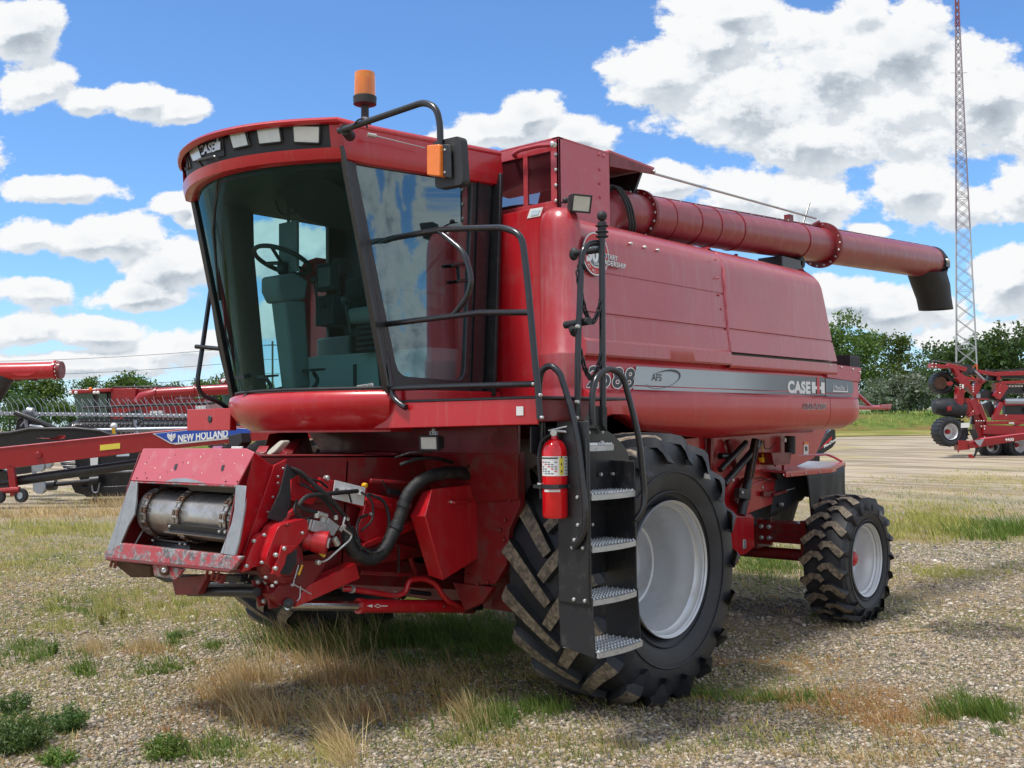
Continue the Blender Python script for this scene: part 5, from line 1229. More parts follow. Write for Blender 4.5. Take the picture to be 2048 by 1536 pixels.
b.prism([GY(583, 955, -.75), GY(600, 950, -.75), GY(640, 985, -.75), GY(625, 1010, -.75), GY(580, 1000, -.75)], (0, .04, 0), 'red_paint')
b.prism([GY(640, 955, -.74), GY(735, 975, -.74), GY(735, 1020, -.74), GY(640, 985, -.74)], (0, .03, 0), 'red_paint')
b.prism([GY(735, 985, -.76), GY(800, 1000, -.76), GY(800, 1060, -.76), GY(735, 1088, -.76), GY(712, 1070, -.76), GY(728, 1020, -.76)], (0, .04, 0), 'red_paint')
b.prism([GY(728, 1088, -.79), GY(830, 1042, -.79), GY(832, 1058, -.79), GY(726, 1098, -.79)], (0, .06, 0), 'red_paint')
b.prism([GY(733, 1000, -.79), GY(785, 1010, -.79), GY(788, 1024, -.79), GY(740, 1010, -.79)], (0, .05, 0), 'red_paint')
b.bolt(GY(743, 1028, -.77), (0, -1, 0), .014, 'galvanised'); b.bolt(GY(730, 971, -.75), (0, -1, 0), .018, 'yellow_paint'); b.bolt(GY(654, 956, -.75), (0, -1, 0), .018, 'zinc')
b.prism([GY(596, 942, -.78), GY(622, 950, -.78), GY(618, 972, -.78), GY(600, 968, -.78)], (0, .06, 0), 'dark_red')
b.box(tuple(GY(600, 1010, -.7)), tuple(GY(640, 960, -.65)), 'dark_red')
b.tube([GY(560, 1045, -.78), GY(598, 1015, -.78)], .022, 'red_paint', 10); b.tube([GY(590, 1010, -.8), GY(602, 1040, -.8)], .014, 'rust', 8)
b.tube([GY(740, 962, -.78), GY(850, 968, -.85)], .016, 'dark_red', 10); b.bar(GY(762, 960, -.80), GY(775, 980, -.80), .015, .02, 'black_steel', (0, 1, 0)); b.bar(GY(775, 982, -.80), GY(800, 986, -.80), .04, .02, 'black_steel', (0, 1, 0))
part('linkage', b, fdr, bevel=.005)
b = MB(); q = [GY(670, 960, -.785), GY(731, 975, -.785), GY(727, 1012, -.785), GY(665, 997, -.785)]
b.prism(q, (0, .004, 0), 'white_label')
rdir = (q[1] - q[0]).normalized()
b.tube([GY(674, 980, -.80), GY(674, 980, -.79)], .012, 'black_steel', 10)
for u, v in ((685, 979), (697, 981), (720, 985)): b.tube([GY(u, v, -.83), GY(u, v, -.785)], .014, 'zinc', 10); b.tube([GY(u, v, -.82), GY(u, v, -.81)], .019, 'galvanised', 12)
cp = part('coupler_plate', b, fdr)
# small hoses
b = MB()
def hose(pts, r, m='hose', n=8, ff=.08): b.tube(fil([GY(*p) if len(p) == 3 else GY(*p, -.86) for p in pts], ff, 7), r, m, n); b.cut()
hose([(582, 935, -.8), (605, 945, -.84), (640, 985, -.88), (680, 1020, -.88), (700, 1050, -.88), (706, 1085, -.86), (735, 1102, -.86), (760, 1098, -.86), (782, 1050, -.88), (770, 1000, -.86), (735, 988, -.84)], .011)
hose([(590, 940, -.8), (625, 965, -.86), (665, 1000, -.9), (692, 1035, -.9)], .013)
hose([(715, 982, -.83), (660, 987, -.88), (612, 992, -.88), (597, 1010, -.88), (606, 1018, -.88), (632, 1024, -.88)], .014)
hose([(697, 984, -.83), (703, 1005, -.84)], .006)
hose([(600, 968, -.8), (618, 975, -.85), (650, 1000, -.86), (672, 1032, -.86)], .009); hose([(594, 1000, -.8), (586, 1020, -.84), (600, 1040, -.84), (628, 1034, -.84)], .008); hose([(705, 1060, -.86), (716, 1090, -.9), (752, 1112, -.92), (790, 1075, -.93)], .008)
hose([(735, 1030, -.8), (718, 1035, -.84), (712, 1060, -.86), (722, 1100, -.9)], .009); hose([(655, 975, -.8), (640, 962, -.84), (620, 958, -.84), (600, 952, -.8)], .007); hose([(800, 930, -.9), (830, 918, -.95), (870, 915, -1.0), (905, 925, -1.0)], .012); hose([(722, 984, -.84), (745, 1000, -.88), (748, 1040, -.88), (722, 1062, -.88)], .007)
hose([(865, 905, -1.1), (820, 905, -1.05), (800, 912, -1.0), (790, 915, -1.0)], .006); hose([(935, 935, -1.1), (960, 905, -1.1), (985, 870, -1.05)], .008)
hose([(720, 1090, -.86), (742, 1130, -.86), (760, 1110, -.88), (790, 1060, -.9), (815, 990, -.92)], .007)
part('hydraulic_hose', b, fdr)
b = MB()   # thick sleeved bundle
pts = fil([GY(695, 1055, -.84), GY(700, 1100, -.85), GY(742, 1122, -.87), GY(770, 1100, -.9), GY(800, 1040, -.93), GY(815, 985, -.95), GY(850, 955, -1.0), GY(900, 943, -1.05), GY(960, 952, -1.05), GY(1010, 930, -1.0), GY(1030, 905, -.95)], .14, 8)
b.tube(pts, [.043 + .0022 * math.sin(i * 2.3) for i in range(len(pts))], 'hose', 14)
hbd = part('hose_bundle', b, fdr, smooth=60)
b = MB()
for i in (int(len(pts) * .44), int(len(pts) * .36)): b.tube([pts[i], pts[i] + (pts[i + 1] - pts[i]).normalized() * .03], .050, 'black_steel', 16); b.cut()
part('clamp', b, hbd)
b = MB()   # dark clutter high on the right, behind the lamp
for p in (((930, 865, -1.0), (985, 880, -1.0)), ((960, 870, -1.05), (1030, 868, -1.0)), ((985, 880, -.98), (1020, 900, -.98))): b.tube([GY(*p[0]), GY(*p[1])], .045, 'hose', 10)
part('hose_cluster', b, CMB)
# guard box
b = MB(); gy = -1.06
A_ = [GY(864, 978, gy), GY(963, 967, gy), GY(970, 1108, gy), GY(886, 1161, gy), GY(850, 1032, gy)]
B_ = [GY(846, 984, gy + .12), GY(945, 975, gy + .3), GY(955, 1100, gy + .3), GY(858, 1152, gy + .14), GY(821, 1031, gy + .12)]
b.add(A_ + B_, [(0, 1, 2, 3, 4), (0, 4, 9, 5), (4, 3, 8, 9), (0, 5, 6, 1), (1, 6, 7, 2), (2, 7, 8, 3)], 'red_paint')
gd = part('drive_guard', b, CMB, bevel=.006, smooth=25)
b = MB(); b.tube([GY(903, 1004, gy - .01), GY(908, 1005, gy - .03), GY(935, 1003, gy - .03), GY(940, 1001, gy - .005)], .010, 'red_paint', 8); b.bolt(GY(903, 1004, gy - .01), (0, -1, 0), .01, 'zinc'); part('handle', b, gd)
# lift cylinder and pipes
b = MB()
b.tube([GY(720, 1212, -.76), GY(925, 1213, -.76)], .044, 'red_paint', 24); b.tube([GY(716, 1212, -.76), GY(724, 1212, -.76)], .050, 'red_paint', 24)
b.tube([GY(925, 1213, -.76), GY(945, 1213, -.76)], .050, 'dark_red', 20); b.bolt(GY(888, 1213, -.80), (0, -1, 0), .016, 'dark_red')
b.prism([GY(733, 1212, -.806), GY(745, 1209, -.806), GY(745, 1215, -.806)], (0, .002, 0), 'white_label'); b.ring([GY(u, v, -.807) for u, v in ((748, 1212), (756, 1208), (764, 1212), (756, 1216))], [GY(u, v, -.807) for u, v in ((750, 1212), (756, 1209.5), (762, 1212), (756, 1214.5))], (0, .002, 0), 'white_label'); b.bar(GY(764, 1212, -.806), GY(775, 1212, -.806), .004, .006, 'white_label')
lc = part('lift_cylinder', b, CMB)
b = MB(); b.tube([GY(575, 1210, -.76), GY(718, 1212, -.76)], .030, 'chrome', 20); part('rod', b, lc)
b = MB()
b.tube(fil([GY(686, 1178, -.72), GY(700, 1178, -.74), GY(790, 1192, -.76), GY(812, 1186, -.78), GY(817, 1160, -.78), GY(850, 1157, -.8), GY(872, 1168, -.82), GY(890, 1200, -.84), GY(925, 1216, -.84), GY(945, 1216, -.84)], .10, 6), .019, 'red_paint', 12)
b.tube([GY(930, 1216, -.84), GY(962, 1214, -.84)], .024, 'black_steel', 12); b.tube([GY(818, 1183, -.7), GY(860, 1188, -.7)], .016, 'black_steel', 10)
for u, v in ((702, 1178), (790, 1190)): b.tube([GY(u, v, -.75), GY(u + 4, v + 1, -.75)], .026, 'galvanised', 12)
part('hydraulic_pipe', b, CMB)
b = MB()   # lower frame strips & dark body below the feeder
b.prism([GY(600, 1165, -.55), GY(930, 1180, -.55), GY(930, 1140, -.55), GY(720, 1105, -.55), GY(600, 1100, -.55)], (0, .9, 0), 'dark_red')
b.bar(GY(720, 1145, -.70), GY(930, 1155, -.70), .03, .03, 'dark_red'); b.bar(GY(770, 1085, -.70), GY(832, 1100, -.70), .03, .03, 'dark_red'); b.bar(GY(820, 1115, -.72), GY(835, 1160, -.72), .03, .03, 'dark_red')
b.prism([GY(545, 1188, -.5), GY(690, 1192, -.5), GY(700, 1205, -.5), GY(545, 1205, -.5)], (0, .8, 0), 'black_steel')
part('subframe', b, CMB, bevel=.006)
b = MB(); chain(GY(797, 1092, -.80), GY(797, 1092, -.80) + Vector((0, .001, -.17)), 0, 12, .012); part('hanging_chain', b, CMB)
# feeder top clutter at the far side: bracket plates, cream jack
b = MB()
for (u, s_) in ((418, 26), (510, 26)): b.prism([PX(u, 905, -2.30), PX(u + 8, 892, -2.2), PX(u + s_, 892, -2.2), PX(u + s_ - 6, 905, -2.30)], (.01, 0, .0), 'faded_red'); b.cut()
b.prism([PX(462, 903, -2.1), PX(462, 893, -2.1), PX(482, 893, -2.1), PX(482, 903, -2.1)], (.02, 0, 0), 'white_label'); b.cut()
b.prism([PX(455, 872, -1.9), PX(480, 866, -1.9), PX(484, 885, -1.9), PX(472, 897, -1.9), PX(460, 893, -1.9)], (.08, 0, 0), 'black_rubber')
part('top_bracket', b, fdr, bevel=.004)
b = MB(); b.prism(loop([PX(560, 880, -1.9), PX(568, 883, -1.9), PX(548, 905, -1.95), PX(530, 915, -1.98), PX(535, 902, -1.95)], .02, 3), (.06, .0, 0), 'cream_plastic'); part('side_marker', b, fdr, bevel=.008)
b = MB(); b.prism([PX(548, 913, -1.92), PX(608, 862, -1.3), PX(614, 864, -1.28), PX(574, 920, -1.9)], (.01, .0, -.015), 'dark_red'); b.prism([PX(574, 920, -1.9), PX(614, 864, -1.28), PX(625, 905, -1.2), PX(640, 1000, -1.2), PX(600, 980, -1.7)], (.02, .02, 0), 'dark_red')
r2 = random.Random(2)
for i in range(22):
    u, v = 560 + r2.random() * 14, 893 + r2.random() * 18; b.bolt(PX(u, v, -1.93 + (v < 900) * .05), (-1, 0, 0), .004, 'chalky_red')
part('wing_plate', b, CMB)
# ------------------------------------------------------------------ rear underside
b = MB(); ry = -.95
def RY(u, v, y=ry): return Vector(PY(u, v, y))
b.prism([RY(1330, 880), RY(1655, 856), RY(1628, 917), RY(1570, 943), RY(1551, 951), RY(1551, 1006), RY(1494, 1028), RY(1400, 1030)], (0, 1.9, 0), 'red_paint')
b.prism([RY(1497, 970, ry - .01), RY(1552, 952, ry - .01), RY(1552, 956, ry - .01), RY(1497, 975, ry - .01)], (0, .01, 0), 'chalky_red')
b.bar(RY(1420, 870, ry - .04), RY(1420, 960, ry - .04), .05, .05, 'dark_red'); b.bar(RY(1455, 880, ry - .04), RY(1470, 935, ry - .04), .04, .04, 'dark_red')
b.prism([RY(1468, 1000, ry - .05), RY(1490, 955, ry - .05), RY(1500, 1000, ry - .05), RY(1492, 1030, ry - .05)], (0, .04, 0), 'dark_red')
hood = part('straw_hood', b, CMB, bevel=.006)
b = MB()
for p, q, r_ in (((1448, 968), (1520, 885), .034), ((1440, 940), (1492, 885), .028), ((1482, 1030), (1512, 880), .045)): b.tube([RY(*p, ry - .12), RY(*q, ry - .12)], r_, 'black_steel', 12)
b.tube(fil([RY(1512, 880, ry - .2), RY(1500, 955, ry - .2), RY(1505, 958, ry - .2), RY(1516, 895, ry - .2)], .03), .010, 'rust', 8)
b.bar(RY(1474, 985, ry - .17), RY(1497, 990, ry - .17), .05, .09, 'black_steel'); b.tube([RY(1440, 912, ry - .08), RY(1455, 912, ry - .08)], .03, 'black_steel', 12)
for (u, v) in ((1484, 985), (1465, 960), (1524, 975)): b.bolt(RY(u, v, ry - .2 if u < 1500 else ry), (0, -1, 0), .016, 'galvanised')
part('drive_strut', b, CMB)
b = MB(); b.tube([RY(1524, 877, ry - .05), RY(1526, 920, ry - .05)], .007, 'yellow_paint', 6); b.prism([RY(1522, 915, ry - .06), RY(1531, 915, ry - .06), RY(1529, 925, ry - .06), RY(1524, 925, ry - .06)], (0, .03, 0), 'yellow_paint'); part('dipstick', b, CMB)
b = MB()
b.prism([RY(1543, 905, ry - .15), RY(1583, 905, ry - .15), RY(1580, 928, ry - .15), RY(1548, 930, ry - .15)], (0, .14, 0), 'dark_red'); b.bar(RY(1567, 930, ry - .1), RY(1567, 948, ry - .1), .03, .03, 'red_paint')
b.tube([RY(1580, 872, ry - .08), RY(1580, 908, ry - .08)], .055, 'black_plastic', 16); b.tube([RY(1569, 876, ry - .12), RY(1569, 884, ry - .12)], .02, 'white_label', 10)
b.tube(fil([RY(1528, 880, ry - .05), RY(1528, 897, ry - .05), RY(1540, 898, ry - .05), RY(1552, 885, ry - .05)], .04), .006, 'hose', 6)
b.tube(fil([RY(1508, 957, ry - .05), RY(1522, 955, ry - .05), RY(1545, 965, ry - .05), RY(1560, 955, ry - .05)], .04), .006, 'hose', 6)
b.prism([RY(1552, 945, ry - .08), RY(1568, 943, ry - .08), RY(1566, 957, ry - .08), RY(1556, 958, ry - .08)], (0, .06, 0), 'black_steel')
b.tube([RY(1545, 990, ry - .05), RY(1573, 982, ry - .05)], .02, 'dark_red', 8); b.tube([RY(1572, 981, ry - .06), RY(1590, 976, ry - .1)], .006, 'galvanised', 6); b.bar(RY(1525, 988, ry - .03), RY(1550, 986, ry - .03), .03, .05, 'dark_red'); b.bolt(RY(1563, 1009, ry - .05), (0, -1, 0), .022, 'galvanised')
part('chopper_drive', b, CMB, bevel=.004)
b = MB(); b.prism([RY(1608, 884, ry - .004), RY(1617, 884, ry - .004), RY(1617, 909, ry - .004), RY(1607, 909, ry - .004)], (0, .003, 0), 'white_label'); b.prism([RY(1608, 884, ry - .007), RY(1617, 884, ry - .007), RY(1617, 889, ry - .007), RY(1608, 889, ry - .007)], (0, .003, 0), 'decal_orange')
b.prism([RY(1610, 893, ry - .007), RY(1615, 893, ry - .007), RY(1615, 902, ry - .007), RY(1611, 902, ry - .007)], (0, .003, 0), 'decal_black'); part('caution_plate', b, hood, smooth=0)
# spreader deck and its rubber curtains
sy = -1.22
zdk = RY(1690, 929, sy).z
b = MB(); e1, e2, e3 = RY(1572, 947, sy), RY(1665, 938, sy), RY(1691, 928, sy + .12)
b.prism([e1, e2, e3, (e3.x + .05, -.5, zdk + .0), (e1.x, -.5, zdk + .0)], (0, 0, .02), 'faded_red')
b.prism([e1, e2, e2 - Z * .035, e1 - Z * .035], (0, .02, 0), 'red_paint'); b.prism([e2, e3, e3 - Z * .035, e2 - Z * .035], (0, .02, 0), 'red_paint')
for t in (.1, .4, .7): b.bolt(e1.lerp(e2, t) + Vector((0, -.002, -.018)), (0, -1, 0), .010)
b.tube(fil([(e1.x + .3, -.95, zdk + .02), (e1.x + .4, -.93, zdk + .11), (e3.x - .1, -.95, zdk + .10), (e3.x + .02, -1.05, zdk + .02)], .15, 6), .014, 'faded_red', 8)
sd = part('spreader_deck', b, CMB)
def curtain(pts, y, name, wv=.02, lab=None):
    b = MB(); n = 14; rows = []
    for i in range(n + 1):
        t = i / n; rows.append([])
        tp = Vector(pts[0]).lerp(Vector(pts[1]), t); bt = Vector(pts[3]).lerp(Vector(pts[2]), t)
        for j in range(9):
            s_ = j / 8; p = tp.lerp(bt, s_); rows[-1].append(p + Vector((0, wv * math.sin(t * 9 + s_) * s_, .015 * math.sin(t * 31) * (s_ == 1))))
    b.grid(rows, 'black_rubber'); return part(name, b, sd, solid=.008, smooth=60)
curtain([RY(1613, 945, sy + .01), RY(1664, 941, sy + .01), RY(1660, 1030, sy + .01), RY(1626, 1046, sy + .01)], sy, 'rubber_curtain')
curtain([RY(1664, 941, sy + .01), RY(1689, 931, sy + .10), RY(1690, 1030, sy + .12), RY(1660, 1030, sy + .02)], sy, 'rubber_curtain')
curtain([RY(1552, 952, ry), RY(1612, 948, ry - .1), RY(1622, 990, ry - .1), RY(1540, 1035, ry)], sy, 'rubber_curtain', .01)
curtain([RY(1480, 1025, ry + .1), RY(1612, 960, ry + .1), RY(1585, 1040, ry + .1), RY(1480, 1060, ry + .1)], sy, 'rubber_curtain', .01)
# steering axle
b = MB()
b.box((3.45, -1.30, .69), (3.70, 1.30, .89), 'dark_red'); b.box((3.42, -1.0, .67), (3.46, 1.0, .91), 'dark_red'); b.box((3.40, -.86, .62), (3.72, -.6, .92), 'dark_red')
b.box((3.44, -1.47, .58), (3.70, -1.30, .92), 'dark_red'); b.box((3.44, 1.30, .58), (3.70, 1.47, .92), 'dark_red'); b.tube([(3.57, -1.7, .57), (3.57, 1.7, .57)], .06, 'dark_red', 14)
for yy in (-1.08, -1.0):
    for zz in (.735, .845): b.bolt((3.418, yy + .1, zz), (-1, 0, 0), .024, 'galvanised')
for k in range(9): b.bolt((3.447, -1.28 + k * .05, .80), (-1, 0, 0), .006, 'black_steel'); b.bolt((3.447, -1.28 + k * .05, .75), (-1, 0, 0), .006, 'black_steel')
part('steering_axle', b, CMB, bevel=.008)
b = MB(); y_ = -.98
b.prism([RY(1400, 1032, y_), RY(1508, 1034, y_), RY(1509, 1094, y_), RY(1490, 1109, y_), RY(1400, 1125, y_)], (0, .35, 0), 'red_paint'); b.prism([RY(1400, 1026, y_ + .02), RY(1501, 1027, y_ + .02), RY(1508, 1035, y_ - .004), RY(1400, 1035, y_ - .004)], (0, .3, 0), 'faded_red')
b.box((RY(1474, 1105, y_).x, y_ + .02, RY(1474, 1128, y_).z), (RY(1481, 1105, y_).x, y_ + .08, RY(1474, 1105, y_).z), 'red_paint')
b.prism([RY(1487, 1079, y_ - .01), RY(1493, 1079, y_ - .01), RY(1493, 1098, y_ - .01), RY(1487, 1098, y_ - .01)], (0, .01, 0), 'galvanised')
part('frame_rail', b, CMB, bevel=.01)
b = MB(); b.box((2.0, -.5, 1.0), (4.0, .5, 1.75), 'dark_red'); b.box((1.8, .7, .75), (3.4, .95, 1.0), 'dark_red'); part('rear_chassis', b, CMB, bevel=.01)
# rear hitch arms sticking out behind
b = MB()
b.tube([RY(1700, 775, -1.2), RY(1742, 813, -1.2)], .022, 'red_paint', 8); b.tube([RY(1700, 815, -1.2), RY(1778, 815, -1.2)], .026, 'red_paint', 8)
b.bar(RY(1758, 812, -1.2), RY(1780, 810, -1.2), .05, .02, 'red_paint'); b.tube([RY(1774, 808, -1.2), RY(1774, 822, -1.2)], .014, 'dark_red', 8)
part('rear_arm', b, CMB)
# ------------------------------------------------------------------ fire extinguisher (strapped to the ladder head)
ex_c = Vector(PX(1109, 900, -1.36)); ex_b = PX(1109, 1035, -1.36)
EXT = thing('fire_extinguisher', 'red fire extinguisher with white label strapped beside the ladder', 'fire extinguisher', (ex_c.x, ex_c.y, ex_b[2]))
zb_, zt_ = ex_b[2], PX(1109, 872, -1.36)[2]; R_ = .074; H_ = zt_ - zb_
b = MB(); b.lathe([(0, .004), (R_ * .9, .0), (R_, .012), (R_, H_ * .80), (R_ * .97, H_ * .84), (R_ * .82, H_ * .90), (R_ * .55, H_ * .945), (R_ * .28, H_ * .965), (R_ * .26, H_ * 1.0), (0, H_ * 1.0)], (ex_c.x, ex_c.y, zb_), (0, 0, 1), 'extinguisher_red', 40); part('cylinder', b, EXT, smooth=40)
vdir = (Vector(C0) - ex_c); vdir.z = 0; vdir.normalize(); sdir = Vector((-vdir.y, vdir.x, 0))
b = MB()
def cp(a, z, rr=R_ + .002): d = vdir * math.cos(a) + sdir * math.sin(a); return Vector((ex_c.x, ex_c.y, z)) + d * rr
za, zc = PX(1109, 912, -1.36)[2], PX(1109, 951, -1.36)[2]
def patch(a0, a1, z0, z1, m, rr=R_ + .002):
    b.grid([[cp(a0 + (a1 - a0) * i / 10, z, rr) for i in range(11)] for z in (z0, z1)], m)
patch(-1.25, 1.35, zc, za, 'white_label'); patch(.35, .72, zc + .006, za - .006, 'decal_yellow', R_ + .003); patch(-1.2, .25, za - .014, za - .006, 'decal_black', R_ + .003)
for i in range(5):
    for j in range(6):
        if (i * 7 + j * 3) % 4 == 0: continue
        a = -1.1 + i * .27; z = zc + .012 + j * (za - zc - .035) / 6; patch(a, a + .20, z, z + .006, 'decal_grey' if (i + j) % 5 else 'decal_red', R_ + .003)
for j in range(6): patch(.80, 1.2, zc + .012 + j * .018, zc + .016 + j * .018, 'decal_grey', R_ + .003)
for j in range(3): patch(.48, .58, zc + .02 + j * .04, zc + .034 + j * .04, 'decal_black', R_ + .004)
part('label', b, EXT, smooth=40, recalc=False)
b = MB(); zs_ = PX(1109, 972, -1.36)[2]
b.lathe([(R_ + .003, -.012), (R_ + .006, -.012), (R_ + .006, .012), (R_ + .003, .012)], (ex_c.x, ex_c.y, zs_), (0, 0, 1), 'black_rubber', 40, closed=True)
b.bar(cp(-.5, zs_, R_ + .012), cp(.3, zs_, R_ + .012), .03, .02, 'black_plastic'); b.bar(cp(-1.5, zs_), cp(-1.5, zs_) - sdir * .05 + Vector((0, 0, 0)), .02, .02, 'black_steel'); b.bar(cp(1.4, zs_), cp(1.4, zs_) + sdir * .05, .02, .02, 'black_rubber')
patch(-.9, .4, zs_ - .030, zs_ - .016, 'white_label', R_ + .0025)
part('strap', b, EXT)
b = MB(); t0 = Vector((ex_c.x, ex_c.y, zt_))
b.tube([t0, t0 + Z * .03], .018, 'zinc', 12); b.tube([t0 + Z * .018 + vdir * .01 - sdir * .004, t0 + Z * .018 + vdir * .035 - sdir * .004], .020, 'zinc', 16)
b.bar(t0 + Z * .032 - sdir * .035, t0 + Z * .060 + sdir * .10, .02, .008, 'silver_paint'); b.tube(fil([t0 + Z * .03, t0 + Z * .025 + sdir * .07, t0 + Z * .0 + sdir * .105], .03), .008, 'silver_paint', 8)
part('valve_handle', b, EXT, bevel=.002)
b = MB(); b.tube(fil([t0 + Z * .01 - sdir * .02, t0 - Z * .02 - sdir * .075, t0 - Z * .12 - sdir * .095, t0 - Z * .26 - sdir * .085, t0 - Z * .36 - sdir * .08], .06, 6), .010, 'black_rubber', 8)
b.tube([t0 - Z * .27 - sdir * .088, t0 - Z * .30 - sdir * .087], .013, 'white_label', 8); part('discharge_hose', b, EXT)
# ------------------------------------------------------------------ things standing farther off
def ppm(D): return F / D
def lift3(pts, D, dd=0.0): return [Vector(PD(u, v, D + dd)) for u, v in pts]
FHv = Vector(FH); RTv = Vector(RT)
def slab(b, pts, D, m, th=.1): b.prism(lift3(pts, D), tuple(FHv * th), m)
def rod(b, pts, D, r, m, n=8, ff=None, dd=0.0):
    P = lift3(pts, D, dd); b.tube(fil(P, ff) if ff else P, r, m, n)
def beam(b, p, q, D, w, h, m, d2=None): b.bar(PD(*p, D), PD(*q, D if d2 is None else d2), w, h, m)
mat('bg_red', (0.30, 0.006, 0.012), 0.36, coat=.3, dirt=(.2, .05, .04), damt=.4)
mat('bg_black', (0.018, 0.019, 0.023), 0.4, coat=.2, dirt=(.1, .1, .1), damt=.3)
mat('bg_steel', (0.36, 0.39, 0.44), 0.35, metal=.5)
mat('bg_glass', (0.05, 0.12, 0.10), 0.1, coat=.6)
mat('tower_orange', (0.62, 0.12, 0.05), 0.5); mat('tower_white', (0.38, 0.37, 0.40), 0.5); mat('tower_red', (0.20, 0.06, 0.075), 0.5)
mat('tower_mid', (0.24, 0.19, 0.22), 0.5)
mat('bark', (0.12, 0.10, 0.08), 0.9, bump=.5, bscale=20, bdist=.02)
mat('concrete', (0.42, 0.41, 0.39), 0.8)
def ring_wheel(b, c, ax, R, W_, rr, tyre='tyre_rubber', rim='silver_paint', lugs=24):
    ax = Vector(ax).normalized(); c = Vector(c)
    b.lathe([(rr, -W_ * .4), (R * .8, -W_ * .5), (R * .95, -W_ * .45), (R, -W_ * .25), (R, W_ * .25), (R * .95, W_ * .45), (R * .8, W_ * .5), (rr, W_ * .4)], c, ax, tyre, 32)
    a = ax.orthogonal().normalized(); q = ax.cross(a)
    for k in range(lugs):
        t = 2 * math.pi * k / lugs; d = a * math.cos(t) + q * math.sin(t); b.bar(c + d * R * .97 - ax * W_ * .45, c + d * R * 1.01 + ax * W_ * .45, R * .09, R * .07, tyre, d)
def rim_part(c, ax, rr, W_, parent, hubcol='bg_red'):
    b = MB(); b.lathe([(rr, W_ * .44), (rr * .95, W_ * .40), (rr * .9, W_ * .1), (rr * .75, 0), (rr * .35, .0), (0, .02)], c, ax, 'silver_paint', 32); r = part('rim', b, parent, smooth=40)
    b = MB(); b.lathe([(rr * .32, 0), (rr * .3, W_ * .2), (rr * .18, W_ * .3), (0, W_ * .3)], c, ax, hubcol, 16); part('hub', b, parent)
    return r
# ---- red mower tongue with the blue maker's decal
D = 24.0
MT = thing('mower_tongue', 'long red drawbar beam with a blue and white lettered decal and yellow reflector', 'farm implement', tuple(PG(30, 1004)[:3]))
b = MB()
slab(b, [(-160, 912), (0, 897), (220, 874), (440, 853), (590, 850), (590, 874), (440, 888), (300, 902), (220, 911), (0, 939), (-160, 958)], D, 'bg_red', .38)
b.tube(lift3([(-160, 911), (0, 896), (220, 873), (440, 852)], D), .02, 'chalky_red', 6)
b.tube([PD(77, 910, D - .06), PD(77, 910, D + .02)], .07, 'bg_red', 16); slab(b, [(70, 876), (118, 880), (118, 872), (128, 871), (128, 877)], D - .02, 'bg_red', .05)
part('beam', b, MT, bevel=.02)
b = MB(); Dd = D - .012
slab(b, [(305, 867), (340, 887), (352, 889), (440, 880), (500, 872), (500, 857), (440, 853)], Dd, 'decal_white', .008)
slab(b, [(309, 867.5), (343, 886), (440, 876.5), (500, 869), (500, 858), (440, 854.5)], Dd - .006, 'decal_blue', .006)
slab(b, [(200, 890), (240, 886), (240, 897), (200, 901)], Dd, 'decal_yellow', .008)
o_ = Vector(PD(356, 884, Dd - .012)); r_ = Vector(PD(456, 874, Dd - .012)) - o_
b.text('NEW HOLLAND', o_, r_, Z, .175, 'decal_white', off=.035, width=r_.length)
for s_ in (-1, 1):
    for k in range(3): b.tube(lift3([(343, 882 - k * 4), (343 + s_ * 4, 878 - k * 4), (343 + s_ * 8, 872 - k * 2)], Dd - .01), .016, 'decal_white', 5)
b.tube(lift3([(343, 884), (343, 866)], Dd - .01), .014, 'decal_white', 5)
part('decal', b, MT, smooth=0, recalc=False)
b = MB(); rod(b, [(-160, 985), (32, 962), (130, 948), (290, 926)], D + .3, .115, 'bg_black', 16); part('cylinder', b, MT)
b = MB(); slab(b, [(12, 928), (26, 930), (34, 990), (20, 993), (15, 948)], D, 'bg_red', .12); rod(b, [(-30, 984), (40, 979)], D, .07, 'bg_red', 10); slab(b, [(-40, 930), (14, 945), (18, 980), (-40, 985)], D + .2, 'bg_black', .3); part('support_leg', b, MT, bevel=.01)
for u, v in ((43, 991), (-2, 993)):
    b = MB(); c = PD(u, v, D); ring_wheel(b, c, (.9, .45, 0), .16, .11, .08, lugs=1); wp = part('wheel', b, MT); b = MB(); b.tube([Vector(c) - Vector((.05, .02, 0)), Vector(c) + Vector((.05, .02, 0))], .08, 'bg_steel', 12); part('rim', b, wp)
# ---- draper header with pickup reel
D = 28.0
DH = thing('draper_header', 'black grain header with silver tined pickup reel behind the red drawbar', 'header', tuple(PG(200, 1000)[:3]))
b = MB()
slab(b, [(150, 905), (285, 895), (285, 992), (170, 992), (160, 960), (150, 940)], D - 1.5, 'bg_black', .25)
slab(b, [(-60, 870), (0, 865), (40, 862), (90, 860), (150, 857), (220, 866), (235, 873), (150, 905), (-60, 930)], D - .3, 'bg_black', .3)
rod(b, [(-60, 872), (20, 866), (60, 858), (150, 857), (200, 862), (232, 874)], D - .35, .05, 'bg_black', 8)
rod(b, [(60, 852), (130, 862), (330, 858), (460, 856)], D, .06, 'bg_steel', 8); rod(b, [(30, 825), (85, 846), (110, 858)], D - .3, .08, 'bg_black', 8)
slab(b, [(35, 830), (80, 845), (88, 862), (30, 862)], D + .1, 'bg_black', .5)
for v in (868, 880): rod(b, [(185, v + 65), (280, v + 62)], D - 1.7, .035, 'bg_steel', 6)
slab(b, [(160, 975), (285, 970), (285, 992), (172, 994)], D - 1.7, 'bg_black', .2)
slab(b, [(10, 905), (62, 900), (64, 945), (30, 950)], D - 1.3, 'bg_black', .4); slab(b, [(62, 925), (70, 925), (72, 983), (66, 983)], D - 1.4, 'bg_steel', .1)
